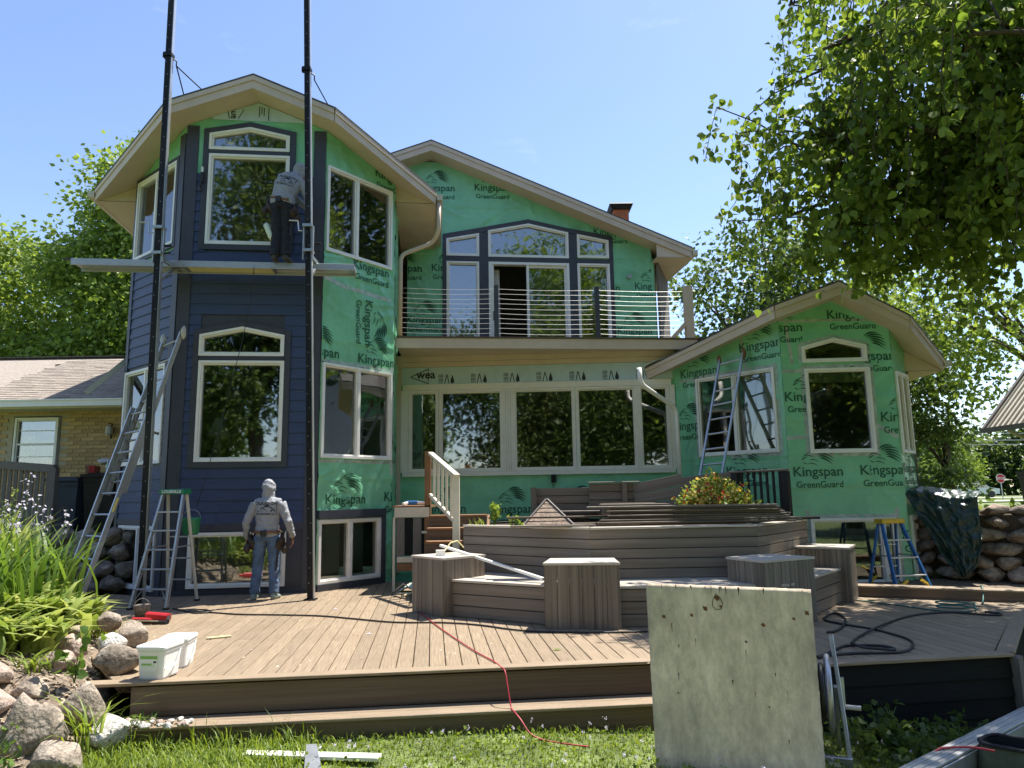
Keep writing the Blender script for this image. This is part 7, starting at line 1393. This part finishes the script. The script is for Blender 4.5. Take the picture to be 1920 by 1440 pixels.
cord('garden_hose', 'black hose in loose loops on the shaded right deck', [(2.70, 6.75), (3.08, 6.85), (3.35, 6.85), (3.60, 6.90), (3.82, 7.15), (3.93, 7.43), (3.91, 7.74), (3.84, 8.03), (3.68, 8.29), (3.60, 8.62), (3.88, 9.0, .02), (3.88, 8.73), (3.72, 8.35), (3.45, 7.95), (3.30, 7.85)], .013, 'blackrub', cat='hose')
cord('garden_hose', 'long black hose sweeping to the far corner of the right deck', [(2.72, 6.70), (3.10, 7.11), (3.25, 7.19), (3.51, 7.16), (3.57, 7.01), (3.44, 6.91, .03), (3.28, 7.01, .03), (3.26, 7.19, .03), (3.32, 7.33), (3.53, 7.62), (3.88, 7.97, .03), (4.29, 8.43), (4.64, 8.73), (4.98, 8.91), (5.30, 8.96), (5.53, 8.79), (5.70, 8.72), (5.80, 8.84), (5.70, 8.96)], .013, 'blackrub', cat='hose')
cord('teal_air_line', 'teal air line crossing the right deck to a small coil', [(4.62, 10.1), (4.82, 9.73), (4.98, 9.54), (5.13, 9.2), (5.30, 9.05)]+[(5.45+.22*math.cos(a), 9.12+.20*math.sin(a), .015+.004*k) for k, a in enumerate(np.linspace(3.6, 18, 26))], .009, 'greenrub', cat='hose')
cord('teal_hose_end', 'pale teal hose end climbing over the far kerb of the right deck', [(6.05, 9.55), (6.2, 9.75, .05), (6.3, 9.9, .18), (6.4, 10.1, .16)], .010, 'greenrub', cat='hose')
cord('thin_cable', 'thin red and black leads lying over the aluminium plank', [(2.75, 5.35, -.50), (2.95, 5.37, -.34), (3.05, 5.40, -.325), (3.2, 5.36, -.31), (3.3, 5.25, -.30)], .008, 'redcord')
mb = MB(); mb.beam((-1.02, 10.02, .83), (.34, 8.78, .50), .045, .03); o = mb.build('white_trim_strip', M['white']); tag(o, 'long white trim strip leaning from the stairs onto the planter bench', 'trim strip')
ob_ = thing('outlet_splitter', (-.98, 9.62, .73), 'white outlet splitter on the left bench corner box', 'splitter'); mb = MB(); mb.box((-.98, 9.60, .765), (.12, .07, .07), .1); mb.build('body', M['white'], ob_); mb = MB(); mb.tube([(-.93, 9.62, .78), (-.86, 9.75, .88), (-.78, 9.9, .90), (-.70, 10.0, .80)], .008, 6); mb.build('lead', M['scrap'], ob_)
mb = MB(); mb.beam((-2.06, 5.72, -.395), (-1.02, 5.60, -.395), .10, .02); o = mb.build('white_trim_board', M['white']); tag(o, 'white trim board lying in the grass at the bottom of the view', 'board')
mb = MB(); mb.add([(-1.62, 5.80, -.36), (-1.54, 5.80, -.36), (-1.40, 5.42, -.40), (-1.52, 5.40, -.40), (-1.62, 5.80, -.375), (-1.54, 5.80, -.375), (-1.40, 5.42, -.415), (-1.52, 5.40, -.415)], [(0, 1, 2, 3), (7, 6, 5, 4), (0, 4, 5, 1), (1, 5, 6, 2), (2, 6, 7, 3), (3, 7, 4, 0)]); o = mb.build('metal_flashing_piece', M['galv']); tag(o, 'shiny pale metal flashing piece across the white board in the grass', 'flashing')

r = np.random.default_rng(31); n = 420; x = r.uniform(-4.6, 1.8, n); y = r.uniform(6.6, 11.2, n); k_ = (x > np.interp(y, [6, 9, 11], [-3.2, -4.8, -5.0])) & ~((x > -1.2) & (y > 8.4)); x, y = x[k_], y[k_]; n = len(x); a = r.uniform(0, 6.28, n); s_ = r.uniform(.004, .016, n); c = np.stack([x, y, np.full(n, .0055)], -1)
dx = np.stack([np.cos(a)*s_, np.sin(a)*s_, r.uniform(0, .3, n)*s_], -1); dy = np.stack([-np.sin(a)*s_*.4, np.cos(a)*s_*.4, r.uniform(0, .3, n)*s_], -1)
o = link('sawdust', np_mesh('sawdust', np.stack([c-dx, c-dy, c+dx, c+dy], 1).reshape(-1, 3), np.arange(4*n).reshape(-1, 4), leafmat('sawdust', (.30, .22, .14), (.75, .68, .55), .05, .9))); tag(o, 'fine sawdust and shavings strewn over the deck boards', kind='stuff')

bpy.data.scenes.remove(_TS)
